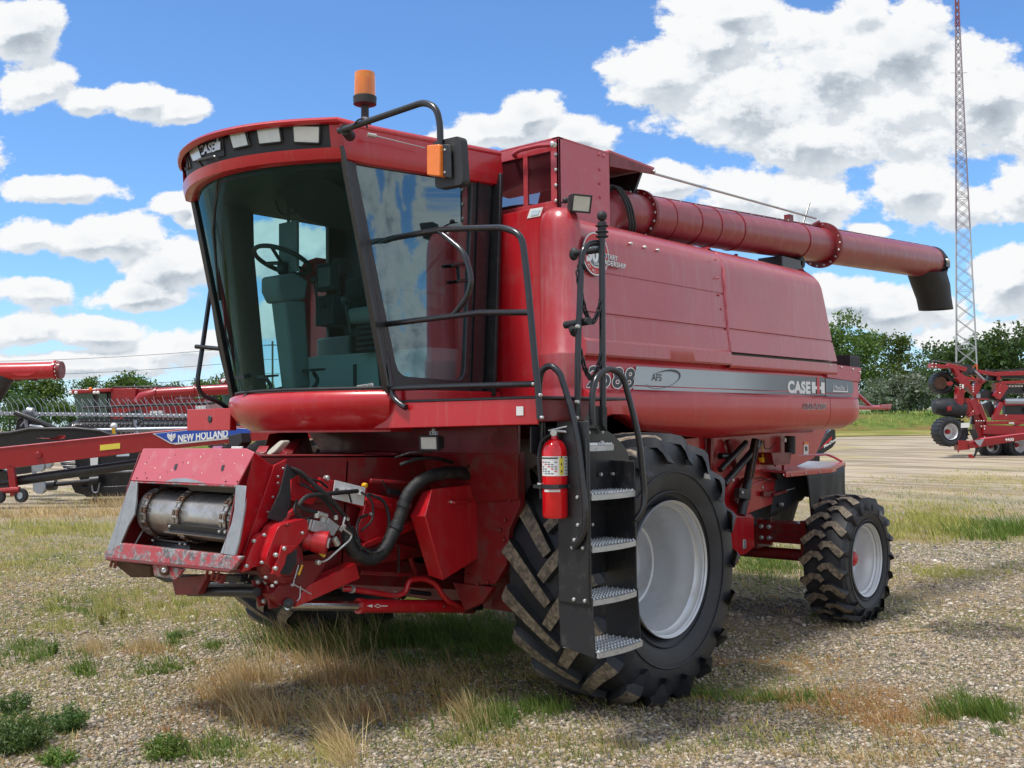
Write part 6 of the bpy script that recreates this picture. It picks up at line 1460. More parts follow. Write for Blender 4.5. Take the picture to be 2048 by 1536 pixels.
for r2_ in range(6): rod(b, [(118 + r2_ * 2, 922 + r2_ * 3), (150 + r2_, 918 + r2_ * 5)], D - 1.6, .025, 'bg_steel' if r2_ % 2 else 'bg_black', 6)
part('header_frame', b, DH, bevel=.01)
b = MB()
for (u, v, r_) in ((76, 930, .16), (92, 925, .14), (78, 975, .15)): b.tube([PD(u, v, D - 1.6), Vector(PD(u, v, D - 1.6)) + Vector((.10, .06, 0))], r_ * 1.1, 'bg_steel', 20); b.cut()
part('pulley', b, DH)
b = MB(); rod(b, [(95, 970), (150, 965), (190, 962)], D - 1.7, .06, 'bg_black', 10); b.tube([PD(96, 970, D - 1.7), PD(112, 969, D - 1.7)], .14, 'bg_black', 14); b.tube([PD(182, 962, D - 1.7), PD(200, 960, D - 1.7)], .12, 'bg_black', 14); rod(b, [(183, 966), (186, 985), (196, 985), (199, 965)], D - 1.75, .02, 'bg_steel', 6, .1); b.cut()
slab(b, [(140, 965), (176, 970), (176, 992), (150, 985)], D - 1.5, 'bg_black', .3); slab(b, [(180, 912), (196, 912), (195, 934), (181, 934)], D - 1.6, 'decal_white', .02); slab(b, [(233, 907), (258, 905), (258, 912), (233, 913)], D - 1.8, 'light_blue_label', .02)
part('driveline', b, DH)
def reel(D, u0, v0, u1, v1, step, tl, m, par, jitter=2, up=1, tm=None):
    tm = tm or m
    b = MB(); P = Vector(PD(u0, v0, D)); Q = Vector(PD(u1, v1, D)); n = int((Q - P).length / step); d = (Q - P).normalized()
    b.tube([P, Q], .045, m, 8)
    for i in range(n):
        c = P.lerp(Q, (i + .5) / n); b.bar(c - d * .06, c + d * .06, .10, .10, m)
        b.tube([c, c - d * .06 + Z * tl * .55 * up, c - d * .22 + Z * tl * up], .008, tm, 4); b.tube([c, c + d * .05 - Z * tl * .6 * up, c + d * .02 - Z * tl * 1.0 * up], .010, 'bg_black' if jitter else m, 4)
    return b
part('reel', reel(D, -60, 826, 430, 832, .155, .42, 'bg_steel', DH), DH)
b = MB()
for (u, v) in ((48, 830), (270, 850), (420, 842)): rod(b, [(u, v - 10), (u + 6, v + 25)], D, .05, 'bg_steel', 6); rod(b, [(u - 12, v + 10), (u + 14, v - 8)], D, .04, 'bg_black', 6); rod(b, [(u - 6, v + 22), (u + 10, v + 4)], D, .03, 'bg_steel', 6); b.cut()
b.sphere(PD(228, 852, D), .09, 'white_label', 8); slab(b, [(223, 856), (229, 856), (230, 868), (225, 868)], D - .3, 'yellow_paint', .05); b.tube([PD(55, 822, D), PD(66, 824, D)], .12, 'bg_steel', 12)
part('reel_arm', b, DH)
b = MB(); slab(b, [(178, 1000), (290, 996), (290, 1006), (180, 1010)], D - 2.5, 'rust', .5); b.tube([Vector(PD(191 + 5 * math.cos(t), 998 + 4 * math.sin(t), D - 2.6)) for t in np.linspace(0, 2 * math.pi, 13)[:-1]], .012, 'black_steel', 5, closed=True)
tag(part('timber_skid', b), 'dark flat skid lying on the ground in front of the black header', 'skid')
# second reel further back
D2 = 37.0
DR = thing('pickup_reel', 'dark tined header reel in front of the distant red combine', 'header', tuple(PG(280, 940)[:3]))
b = reel(D2, 160, 842, 425, 838, .17, .45, 'bg_black', DR, 1, -1, 'bg_steel'); b2 = reel(D2 - .6, 150, 852, 420, 856, .17, .5, 'bg_black', DR, 1, -1, 'bg_steel')
part('reel', b, DR); part('reel', b2, DR)
b = MB(); rod(b, [(150, 862), (440, 862)], D2 + .3, .35, 'bg_black', 12); rod(b, [(165, 816), (430, 806)], D2 + .8, .05, 'bg_black', 6)
for i in range(44): c = Vector(PD(168 + i * 6, 815.5 - i * .24, D2 + .8)); b.tube([c, c + Z * .30 + RTv * -.10], .010, 'bg_black' if i % 3 else 'bg_steel', 4)
slab(b, [(290, 838), (350, 836), (352, 848), (300, 860), (285, 850)], D2 + .5, 'bg_red', .4)
for (u, v, w) in ((250, 825, 26), (375, 820, 30)): slab(b, [(u, v), (u + w, v - 6), (u + w + 8, v + 22), (u - 8, v + 22)], D2 + .6, 'bg_black', .4)
slab(b, [(300, 822), (325, 821), (325, 830), (300, 831)], D2 + .4, 'decal_white', .1); slab(b, [(390, 812), (410, 811), (412, 820), (392, 822)], D2 + .4, 'decal_white', .1)
part('auger_bed', b, DR)
# ---- the distant red combine
D3 = 44.0
RC = thing('combine_harvester', 'distant red combine with green tinted cab glass seen behind the header reel', 'combine harvester', tuple(PG(280, 905)[:3]))
b = MB()
slab(b, [(222, 776), (268, 776), (280, 778), (345, 774), (350, 776), (350, 800), (400, 800), (412, 806), (412, 835), (360, 850), (222, 850)], D3, 'bg_red', 2.6)
slab(b, [(222, 779), (268, 777), (271, 812), (245, 806), (230, 815), (222, 808)], D3 - .05, 'bg_red', .1)
slab(b, [(246, 778), (271, 777), (270, 806), (246, 802)], D3 - .25, 'bg_red', .3); rod(b, [(226, 774), (350, 773), (352, 777)], D3 + .4, .04, 'bg_black', 6)
slab(b, [(300, 808), (330, 799), (410, 797), (412, 825), (300, 828)], D3 - .3, 'bg_red', .3)
part('body', b, RC, bevel=.05)
b = MB(); slab(b, [(146, 781), (150, 786), (222, 784), (222, 843), (160, 843)], D3 + .3, 'bg_black', 1.6); slab(b, [(145, 786), (186, 785), (190, 840), (160, 842)], D3 + .2, 'bg_glass', .1); slab(b, [(196, 786), (214, 786), (214, 838), (196, 838)], D3 + .2, 'bg_glass', .1); part('cab', b, RC, bevel=.04)
b = MB(); slab(b, [(134, 783), (146, 779), (222, 776), (222, 783), (140, 788)], D3 - .2, 'bg_red', 2.4)
for u in (141, 152, 189, 196): b.sphere(PD(u, 785, D3 - .3), .07, 'white_label', 6)
b.sphere(PD(181, 778, D3 - .3), .08, 'orange_plastic', 6); part('cab_roof', b, RC, bevel=.04)
b = MB(); rod(b, [(276, 806), (282, 794), (300, 790), (312, 787), (390, 782), (460, 778)], D3 - .5, [.20] * 30, 'bg_red', 14, None) if False else b.tube(lift3([(276, 806), (284, 794), (300, 790), (312, 787), (390, 782), (470, 778)], D3 - .5), .22, 'bg_red', 14)
for u, v in ((312, 787), (390, 782)): b.tube([PD(u - 1, v, D3 - .5), PD(u + 2, v, D3 - .5)], .27, 'bg_red', 14)
part('unloading_auger', b, RC)
for (u, v) in ((170, 880), (300, 880)):
    b = MB(); ring_wheel(b, PD(u, v, D3 + .2), tuple(FHv), .9, .7, .45); wp = part('wheel', b, RC)
# ---- cab of another machine farther right
D4 = 50.0
T2 = thing('combine_harvester', 'small far red and white roofed cab seen between the grab rails', 'combine harvester', tuple(PG(455, 895)[:3]))
b = MB(); slab(b, [(440, 762), (490, 760), (492, 815), (446, 815)], D4, 'bg_glass', 1.4); slab(b, [(438, 815), (500, 815), (500, 850), (438, 850)], D4, 'bg_red', 2); part('cab', b, T2, bevel=.04)
b = MB(); slab(b, [(436, 763), (444, 757), (490, 756), (494, 764), (470, 768), (448, 769)], D4 - .2, 'bg_red', 1.8); slab(b, [(444, 758), (490, 755), (490, 758), (444, 761)], D4 - .25, 'white_label', 1.6)
for u in (446, 462): b.sphere(PD(u, 762, D4 - .3), .09, 'white_label', 6)
part('cab_roof', b, T2, bevel=.03)
b = MB(); slab(b, [(415, 776), (436, 774), (436, 786), (415, 788)], D4 - .5, 'bg_black', .1); slab(b, [(428, 768), (434, 768), (434, 812), (428, 812)], D4 - .5, 'bg_black', .1); part('mirror', b, T2)
for u in (450, 500):
    b = MB(); ring_wheel(b, PD(u, 870, D4 + .3), tuple(FHv), .9, .7, .45); part('wheel', b, T2)
# ---- auger tip of a machine just out of the picture
D5 = 25.0
AU = thing('combine_harvester', 'red unloading tube with black spout reaching in at the left edge', 'combine harvester', tuple(PG(-420, 960)[:3]))
b = MB(); b.tube(lift3([(-420, 755), (-20, 744), (60, 742), (118, 740)], D5), [.23, .215, .205, .20], 'red_paint', 24); b.tube(lift3([(110, 740), (114, 740)], D5), .235, 'red_paint', 24); b.tube(lift3([(118, 740), (124, 740)], D5), .21, 'dark_red', 24)
slab(b, [(22, 746), (36, 752), (56, 752), (72, 745)], D5 - .22, 'red_paint', .05); rod(b, [(30, 762), (52, 757), (75, 761)], D5, .03, 'bg_black', 6)
for k in range(14): t = 2 * math.pi * k / 14; b.sphere(tuple(Vector(PD(117, 740, D5)) + Z * .215 * math.cos(t) + FHv * .215 * math.sin(t)), .02, 'zinc', 5)
part('unloading_auger', b, AU)
b = MB(); rows = [ringpts(Vector(PD(-10, 752, D5)), RTv, FHv, .46, .22, 20), ringpts(Vector(PD(-6, 762, D5)), RTv, FHv, .40, .22, 20), ringpts(Vector(PD(-12, 790, D5)), RTv, FHv, .26, .2, 20), ringpts(Vector(PD(-14, 800, D5)), RTv, FHv, .20, .18, 20)]
b.grid(rows, 'bg_black', close=True); part('spout', b, AU)
b = MB(); slab(b, [(-700, 700), (-330, 700), (-330, 880), (-700, 880)], D5, 'bg_red', 2.5); part('body', b, AU, bevel=.05)
for (u, v) in ((-620, 905), (-420, 905)):
    b = MB(); ring_wheel(b, PD(u, v, D5 - .3), tuple(FHv), .8, .6, .4); part('wheel', b, AU)
# ---- header end shield peeping out behind the machine
D6 = 24.0
HS = thing('header_end_shield', 'black pointed header end shield with red flash behind the rubber curtain', 'header', tuple(PG(1655, 960)[:3]))
b = MB(); slab(b, [(1634, 903), (1652, 868), (1662, 858), (1671, 859), (1672, 885), (1665, 895), (1645, 908), (1631, 908)], D6, 'bg_black', .3); slab(b, [(1625, 862), (1652, 858), (1652, 868), (1630, 900), (1610, 900)], D6 + .3, 'bg_black', .6)
for k in range(4): rod(b, [(1637 + k * 2, 862 + k * 3), (1643 + k, 868 + k * 3)], D6 + .2, .03, 'bg_steel', 5)
slab(b, [(1560, 890), (1640, 880), (1640, 930), (1560, 930)], D6 + .5, 'bg_black', .4)
part('shield', b, HS, bevel=.03)
b = MB(); slab(b, [(1638, 900), (1654, 882), (1664, 873), (1664, 878), (1656, 885)], D6 - .01, 'decal_red', .01); o_ = Vector(PD(1648, 896, D6 - .02)); b.text('MacDon', o_, Vector(PD(1664, 886, D6 - .02)) - o_, Z, .065, 'decal_white', off=.03); part('lettering', b, HS, smooth=0)
# ---- folded implement on the right
D = 39.0
IM = thing('folded_planter', 'big red folded planter with tyres stacked at its left end beneath the mast', 'farm implement', tuple(PG(1900, 905)[:3]))
def LL(*p): return [(1850 + a / 6.677, 700 + c / 6.677) for a, c in p]
b = MB(); m = 'bg_red'
slab(b, LL((90, 175), (300, 205), (290, 245), (90, 235)), D, m, .4)
for p, q, w in (((290, 205), (540, 265), .16), ((380, 230), (440, 340), .16), ((430, 340), (560, 470), .3), ((520, 370), (760, 415), .1), ((500, 380), (690, 640), .13), ((740, 400), (780, 430), .15), ((700, 290), (960, 330), .14), ((960, 320), (1330, 310), .16), ((990, 310), (990, 410), .12), ((1000, 440), (1330, 425), .1), ((940, 640), (1060, 460), .3), ((1040, 710), (1330, 700), .2), ((900, 900), (1330, 905), .22), ((930, 900), (1010, 700), .16), ((800, 975), (1330, 965), .12), ((760, 1060), (1330, 1080), .35), ((620, 660), (700, 860), .3), ((700, 720), (790, 950), .16), ((560, 890), (700, 790), .12), ((1200, 1010), (1330, 960), .05), ((640, 655), (830, 660), .05)):
    (p, q) = LL(p, q); b.bar(PD(*p, D + .1), PD(*q, D + .1), .25, w, m)
slab(b, LL((440, 490), (525, 500), (525, 700), (480, 780), (425, 730)), D - .1, m, .3); slab(b, LL((530, 640), (620, 650), (650, 820), (520, 880)), D, m, .3); slab(b, LL((680, 430), (780, 430), (720, 560), (690, 600), (640, 560)), D, m, .3)
slab(b, LL((660, 860), (800, 860), (860, 1180), (680, 1180)), D + .1, m, .3); slab(b, LL((950, 440), (1050, 440), (1050, 600), (960, 600)), D, m, .4); slab(b, LL((720, 1180), (1330, 1110), (1330, 1200), (720, 1300), (570, 1320), (570, 1250)), D - .8, m, .3)
slab(b, LL((440, 1210), (590, 1210), (600, 1330), (450, 1340)), D - .8, m, .4); slab(b, LL((960, 680), (1330, 700), (1330, 720), (960, 740)), D + .2, m, .3); rod(b, LL((740, 1190), (1330, 1115)), D - .85, .03, 'chalky_red', 6)
slab(b, LL((575, 1400), (620, 1390), (670, 1440), (625, 1470)), D - .9, m, .1); slab(b, LL((445, 1340), (460, 1340), (455, 1370), (447, 1368)), D - .8, m, .1)
slab(b, LL((300, 430), (350, 420), (385, 445), (345, 480), (315, 475)), D - .3, m, .1); slab(b, LL((305, 760), (355, 750), (358, 810), (308, 815)), D - .3, m, .1)
slab(b, LL((790, 950), (900, 1180), (1330, 1160), (1330, 1090), (900, 1070)), D + .5, 'dark_red', .4)
fr_ = part('frame', b, IM, bevel=.015)
b = MB(); k_ = 'bg_black'
for p, q, w in (((150, 140), (620, 215), .05), ((100, 160), (130, 145), .06), ((330, 260), (480, 260), .25), ((380, 330), (720, 320), .08), ((520, 260), (620, 250), .3), ((640, 270), (780, 390), .14), ((560, 500), (640, 560), .2), ((820, 270), (1330, 270), .05), ((820, 285), (1330, 250), .03), ((830, 360), (1330, 370), .10), ((820, 395), (960, 400), .1), ((1040, 520), (1330, 520), .36), ((720, 600), (1080, 640), .28), ((760, 560), (940, 620), .22), ((820, 700), (900, 880), .3), ((1050, 800), (1330, 800), .45), ((640, 870), (620, 990), .1), ((800, 1010), (1330, 1020), .05), ((560, 840), (680, 870), .16), ((390, 440), (450, 470), .14)):
    (p, q) = LL(p, q); b.bar(PD(*p, D + .35), PD(*q, D + .35), .2, w, k_)
for u in range(1050, 1330, 40): q = LL((u, 480)); b.sphere(PD(*q[0], D + .2), .05, 'white_label', 6); q = LL((u + 20, 420)); b.tube([PD(*q[0], D + .2), tuple(Vector(PD(*q[0], D + .2)) - Z * .1)], .03, 'white_label', 5)
for i in range(6): q = LL((590 + i * 16, 1060), (650 + i * 14, 1180 + i * 6), (690 + i * 3, 1330), (650, 1440)); b.tube(fil(lift3(q, D - .7), .5), .03, k_, 6)
rod(b, LL((1060, 690), (1330, 690)), D + .05, .12, 'bg_steel', 8); rod(b, LL((670, 280), (790, 400)), D - .1, .04, 'bg_steel', 6); slab(b, LL((1110, 1180), (1330, 1130), (1330, 1140)), D - .9, m, .02)
slab(b, LL((700, 590), (740, 585), (740, 640), (700, 640)), D - .2, 'bg_steel', .1); slab(b, LL((660, 1210), (790, 1190), (740, 1290), (700, 1260)), D - .95, 'bg_steel', .05)
b.text('4400', PD(*LL((1070, 1215))[0], D - .86), RTv, Z, .11, 'decal_white', off=.03)
part('row_unit', b, IM)
b = MB(); slab(b, LL((487, 975), (597, 972), (593, 1035), (487, 1040)), D - 1.0, 'white_label', .05); b.cut(); slab(b, LL((495, 455), (520, 460), (518, 515), (495, 510)), D - .2, 'white_label', .02); b.cut(); slab(b, LL((1120, 965), (1190, 965), (1190, 985), (1120, 985)), D - .1, 'white_label', .02); b.cut()
for (u, v) in ((100, 183), (148, 185), (100, 225), (145, 228), (470, 465), (470, 490), (470, 520), (645, 465), (645, 495), (645, 525), (645, 555), (1000, 575), (1085, 872), (685, 950), (720, 950), (752, 948), (785, 948), (755, 1022), (795, 1020), (795, 1055), (795, 1168), (560, 1220), (430, 1222), (490, 890), (645, 820)): b.sphere(PD(*LL((u, v))[0], D - .15), .03, 'zinc', 5); b.cut()
part('fastener', b, IM)
def imw(u, v, r, ax, dd, name='wheel', rim=True):
    b = MB(); c = PD(*LL((u, v))[0], D + dd); ring_wheel(b, c, ax, r, .5, r * .55, lugs=22); w_ = part(name, b, IM)
    if rim: rim_part(Vector(c), ax, r * .56, .55, w_)
fa = Vector((-FH[0], -FH[1], 0))
imw(290, 1090, .53, fa + RTv * .25, -.6); imw(215, 440, .42, fa + RTv * .1, .6, rim=False); imw(380, 1100, .5, fa + RTv * .25, .3, rim=False)
b = MB(); c = Vector(PD(*LL((215, 440))[0], D + .3)); b.tube([c, c + FHv * .2], .24, 'rust', 20); part('wheel', b, IM)
b = MB(); P = lift3(LL((150, 760), (440, 800)), D + .2); b.tube([P[0] - RTv * .14, P[0] - RTv * .08, P[0] + RTv * .3, P[1] + RTv * .2], [.08, .26, .36, .34], 'tyre_rubber', 20); part('wheel', b, IM)
imw(870, 1290, .42, fa, .8); imw(1050, 1290, .42, fa, .9); imw(1200, 1270, .5, fa + RTv * .4, .6)
b = MB(); P = LL((1330, 700), (1330, 1200))
for v in (305, 430, 520, 700, 800, 905, 1070): q = LL((1330, v), (2600, v + 5)); b.bar(PD(*q[0], D + .2), PD(*q[1], D + .2), .25, .18, 'bg_red' if v not in (520, 800) else 'bg_black')
for u in (1500, 1900, 2300): q = LL((u, 300), (u, 1280)); b.bar(PD(*q[0], D + .3), PD(*q[1], D + .3), .25, .2, 'bg_red')
part('toolbar', b, IM)
imw(1900, 1260, .5, fa, .6)
# white sack on the bank
b = MB(); c = PG(1843, 851); b.sphere((c[0], c[1], c[2] + .15), .55, 'white_label', 10, (1, .6, .5)); tag(part('plastic_sack', b, bevel=0, smooth=60), 'small white sack lying on the grassy bank', 'sack')
# ---- lattice mast
D7 = 112.0
bx_ = Vector(PD(1935, 790, D7)); bz_ = gz(bx_.x, bx_.y)
TW = thing('radio_mast', 'tall red and white lattice mast rising past the top of the photo', 'mast', (bx_.x, bx_.y, bz_))
b = MB(); bands = {}
Hh = 62.0; w0 = 2.55; rot = math.radians(20)
def legp(k, z):
    w = (w0 * (1 - z / 52.0) if z < 44 else w0 * (1 - 44 / 52.0)) / 2 * 1.25; a = rot + math.pi / 2 * k
    return Vector((bx_.x, bx_.y, bz_)) + (RTv * math.cos(a) + FHv * math.sin(a)) * w + Z * z
def colr(z): return 'tower_orange' if z < 5.5 else ('tower_white' if z < 20 else ('tower_mid' if z < 42 else 'tower_red'))
z = 0.0; i = 0
while z < Hh:
    w = (legp(0, z) - legp(1, z)).length; dz_ = max(.75, w * .85); z1_ = z + dz_; m = colr(z)
    for k in range(4):
        b.tube([legp(k, z), legp(k, z1_)], .075, m, 4, caps=False)
        b.tube([legp(k, z), legp((k + 1) % 4, z1_)], .040, m, 4, caps=False); b.tube([legp((k + 1) % 4, z), legp(k, z1_)], .040, m, 4, caps=False)
        if i % 4 == 0: b.tube([legp(k, z), legp((k + 1) % 4, z)], .03, m, 4, caps=False)
    z = z1_; i += 1
tp = Vector((bx_.x, bx_.y, bz_)); b.tube([tp + Z * 37.2 - RTv * .9, tp + Z * 37.2 + RTv * .9], .03, 'tower_white', 4)
part('lattice', b, TW, smooth=0, recalc=False)
# ---- chain link fence and field road beyond
FN = thing('chain_link_fence', 'pale chain link fence in front of the trees beyond the field road', 'fence', tuple(PG(1800, 818)[:3]))
b = MB(); prev = None
Df = 128.0
bm_ = MB()
for i in range(46):
    lat = -40 + i * 3.0; p = Vector(C0) + FHv * Df + RTv * lat; g_ = gz(p.x, p.y); p = Vector((p.x, p.y, g_))
    b.tube([p, p + Z * 1.9], .05, 'galvanised', 6)
    if prev is not None:
        b.tube([prev + Z * 1.85, p + Z * 1.85], .035, 'galvanised', 5); bm_.add([prev, p, p + Z * 1.85, prev + Z * 1.85], [(0, 1, 2, 3)], 'fence_mesh' if 'fence_mesh' in MATS else 'wire_screen')
    prev = p
part('post', b, FN); 
def fm():
    m = bpy.data.materials.new('chain_mesh'); m.use_nodes = True; MATS['fence_mesh'] = m; m.node_tree.nodes.clear(); T = NT(m.node_tree)
    tr = T.n('ShaderNodeBsdfTransparent'); df = T.n('ShaderNodeBsdfDiffuse'); df.inputs[0].default_value = (.5, .52, .54, 1)
    mx = T.n('ShaderNodeMixShader'); mx.inputs[0].default_value = .3; T.put(mx.inputs[1], tr.outputs[0]); T.put(mx.inputs[2], df.outputs[0]); o = T.n('ShaderNodeOutputMaterial'); T.put(o.inputs[0], mx.outputs[0])
fm(); bm_.mats = ['fence_mesh']; part('mesh', bm_, FN, smooth=0)
# ---- power line on the left
b = MB()
PLN = thing('power_line', 'thin overhead power line crossing low in the left sky', 'power line', tuple(PG(545, 850)[:3]))
pts = []
for (u, vt) in ((-700, 690), (545, 682), (1500, 660)):
    Dp = 150.0; t_ = Vector(PD(u, vt, Dp)); g_ = gz(t_.x, t_.y); b.tube([(t_.x, t_.y, g_), t_], .14, 'bark', 8); b.bar(t_ - Z * .6 - RTv * 1.2, t_ - Z * .6 + RTv * 1.2, .12, .12, 'bark'); pts.append(t_)
part('pole', b, PLN)
b = MB()
for dz_ in (-.5, -2.6, -4.6):
    for p, q in zip(pts[:-1], pts[1:]):
        b.tube([p.lerp(q, k / 12) + Z * (dz_ - 2.2 * 4 * (k / 12) * (1 - k / 12)) for k in range(13)], .035, 'bg_black', 4)
part('wire', b, PLN)
# ------------------------------------------------------------------ trees
def leaf_mat(name, c1, c2, c3, tr=(.20, .30, .03)):
    m = bpy.data.materials.new(name); m.use_nodes = True; MATS[name] = m; T = NT(m.node_tree); b = m.node_tree.nodes['Principled BSDF']
    g = T.n('ShaderNodeNewGeometry'); ob = T.n('ShaderNodeObjectInfo')
    c = T.ramp(g.outputs['Random Per Island'], [(0, c1), (.55, c2), (1, c3)])
    hs = T.n('ShaderNodeHueSaturation'); T.put(hs.inputs['Hue'], T.mixf(ob.outputs['Random'], .485, .515)); T.put(hs.inputs['Value'], T.mixf(ob.outputs['Random'], .8, 1.25)); T.put(hs.inputs['Color'], c)
    T.put(b.inputs['Base Color'], hs.outputs[0]); b.inputs['Roughness'].default_value = .5; b.inputs['Specular IOR Level'].default_value = .35
    tl = T.n('ShaderNodeBsdfTranslucent'); T.put(tl.inputs[0], T.mix(.5, hs.outputs[0], tuple(tr) + (1,)))
    mx = T.n('ShaderNodeMixShader'); mx.inputs[0].default_value = .30; out = m.node_tree.nodes['Material Output']
    T.put(mx.inputs[1], b.outputs[0]); T.put(mx.inputs[2], tl.outputs[0]); T.put(out.inputs[0], mx.outputs[0]); return m
leaf_mat('leaf_mid', (.045, .085, .020), (.085, .145, .032), (.15, .21, .05))
leaf_mat('leaf_dark', (.028, .060, .020), (.052, .098, .030), (.085, .14, .045))
leaf_mat('leaf_silver', (.10, .13, .10), (.16, .19, .15), (.22, .25, .19))
def np_mesh(name, V, Fc, mats, mi=None):
    me = bpy.data.meshes.new(name); nf, k = Fc.shape; me.vertices.add(len(V)); me.vertices.foreach_set('co', V.astype(np.float32).ravel())
    me.loops.add(nf * k); me.loops.foreach_set('vertex_index', Fc.astype(np.int32).ravel()); me.polygons.add(nf); me.polygons.foreach_set('loop_start', np.arange(0, nf * k, k, dtype=np.int32)); me.polygons.foreach_set('loop_total', np.full(nf, k, dtype=np.int32))
    for q in mats: me.materials.append(MATS[q])
    if mi is not None: me.polygons.foreach_set('material_index', mi.astype(np.int32))
    me.update(calc_edges=True); me.validate(); return me
def crown_mesh(seed, h, w, nl, ls, m, trunk_h, lobes=24, thin=1.0):
    rg = np.random.default_rng(seed); L = []
    for i in range(lobes):
        t = rg.uniform(0, 1); zc = trunk_h + (h - trunk_h) * (.12 + .80 * t); rad = w / 2 * (1 - abs(t - .38) ** 1.5 * 1.25) * rg.uniform(.2, .75); a = rg.uniform(0, 2 * np.pi)
        L.append((rad * np.cos(a), rad * np.sin(a), zc, w * rg.uniform(.09, .20), (h - trunk_h) * rg.uniform(.07, .14)))
    L = np.array(L); pick = rg.integers(0, lobes, nl); c = L[pick]
    # twig clusters inside each lobe
    ncl = lobes * 22; cl = rg.normal(size=(ncl, 3)); cl /= np.linalg.norm(cl, axis=1)[:, None]; cl *= rg.uniform(.55, 1.15, (ncl, 1)); cp = rg.integers(0, 22, nl) + pick * 22
    P = c[:, :3] + cl[cp] * c[:, [3, 3, 4]] + rg.normal(size=(nl, 3)) * w * .030 * thin
    P[:, 2] = np.maximum(P[:, 2], trunk_h * .5 + rg.uniform(0, .5, nl))
    d1 = rg.normal(size=(nl, 3)); d1 /= np.linalg.norm(d1, axis=1)[:, None]; d2 = np.cross(d1, rg.normal(size=(nl, 3))); d2 /= np.linalg.norm(d2, axis=1)[:, None]; s = (ls * rg.uniform(.6, 1.3, nl))[:, None]
    V = np.stack([P - d1 * s, P + d2 * s * .55, P + d1 * s, P - d2 * s * .55], 1).reshape(-1, 3); Fc = np.arange(nl * 4).reshape(-1, 4)
    return np_mesh('crown', V, Fc, [m]), L
def make_tree(seed, h, w, nl, ls, m, label, cat='tree', trunk_h=None):
    trunk_h = trunk_h or h * .12; t = thing('tree', label, cat); me, L = crown_mesh(seed, h, w, nl, ls, m, trunk_h)
    o = bpy.data.objects.new('crown', me); COL.objects.link(o); o.parent = t
    b = MB(); r = h * .016; top = Vector((0, 0, h * .55)); b.tube([(0, 0, -.3), (h * .01, 0, trunk_h), tuple(top)], [r * 1.3, r, r * .45], 'bark', 7)
    for l in L[:10]: s0 = Vector((0, 0, trunk_h + (l[2] - trunk_h) * .35)); b.tube([s0, s0.lerp(Vector(l[:3]), .5) + Vector((0, 0, -.2)), Vector(l[:3])], [r * .5, r * .3, r * .12], 'bark', 5, caps=False)
    part('trunk', b, t); return t
def place(t, u, D, s=1.0, rot=0.0):
    q = Vector(C0) + Vector(ray(u, 800)) * D; t.location = (q.x, q.y, gz(q.x, q.y)); t.rotation_euler.z = rot; t.scale = (s, s, s)
def dup_tree(t, label):
    c = t.copy(); COL.objects.link(c); c['label'] = label
    for ch in t.children: k = ch.copy(); COL.objects.link(k); k.parent = c
    return c
T1 = make_tree(1, 12.5, 10.5, 5600, .20, 'leaf_mid', 'tallest mid green tree right beside the tail of the combine')
T2_ = make_tree(2, 9.5, 8.5, 3300, .20, 'leaf_mid', 'loose leafed green tree second from the combine tail')
T3 = make_tree(3, 9.0, 10, 4300, .22, 'leaf_dark', 'dark green tree immediately left of the lattice mast')
T4 = make_tree(4, 4.6, 8.0, 3600, .20, 'leaf_silver', 'low silvery grey green bushy tree left of the folded planter', trunk_h=.4)
T5 = make_tree(5, 8.0, 9, 3300, .24, 'leaf_mid', 'rounded green tree above the cab of the distant combine')
GRP = 'trees along the far edge of the yard'
TL = [(T1, 1700, 118, 1.0, 0, None), (T2_, 1790, 121, 1.0, 0, None), (T3, 1885, 126, 1.0, 0, None), (T4, 1815, 112, 1.0, 0, None), (T5, 268, 135, 1.0, 0, None),
 (T1, 1650, 124, .82, 2.0, 'green tree half hidden behind the tail of the combine'), (T2_, 1745, 126, 1.05, 1.1, 'green tree between the two tallest near the combine tail'), (T3, 1960, 124, 1.10, 1.9, 'dark tree standing just right of the lattice mast'), (T3, 2045, 120, 1.22, 3.3, 'tall dark tree cut by the right edge of the photo'), (T3, 2005, 131, .95, 4.4, 'dark tree filling the gap behind the planter toolbar'), (T3, 1925, 135, .98, 5.2, 'dark tree seen through the mast legs'),
 (T3, 1850, 117, .62, .7, 'small dark tree behind the silvery bushy tree'), (T4, 1765, 113, .9, 2.2, 'silvery bush under the green trees by the combine tail'),
 (T5, 20, 125, .98, .5, 'green tree at the left edge beneath the red auger spout'), (T5, 85, 128, .92, 2.5, 'green tree right of the red auger tip'), (T3, 45, 118, .62, 1.0, 'low dark tree beneath the red auger tube'), (T2_, 180, 132, .80, 3.0, 'tree above the left end of the distant combine cab'), (T5, 120, 122, .55, 4.0, 'low bushy tree left of the distant combine cab'),
 (T5, 345, 140, .84, 4.4, 'tree above the distant combine auger'), (T2_, 400, 138, .76, 5.5, 'tree left of the black grab rails above the distant combine'), (T5, 455, 140, .95, 1.6, 'tree beside the black grab rails behind the far cab'), (T2_, 225, 145, .78, .3, 'small tree between two rounded trees on the left'), (T5, 520, 140, .8, 2.1, 'tree behind the windshield of the large combine'), (T2_, 315, 146, .72, 1.3, 'thin topped tree behind the distant combine tank')]
for i, (t, u, D, s, rot, lab) in enumerate(TL):
    o = t if lab is None else dup_tree(t, lab); o['group'] = GRP; place(o, u, D, s, rot)
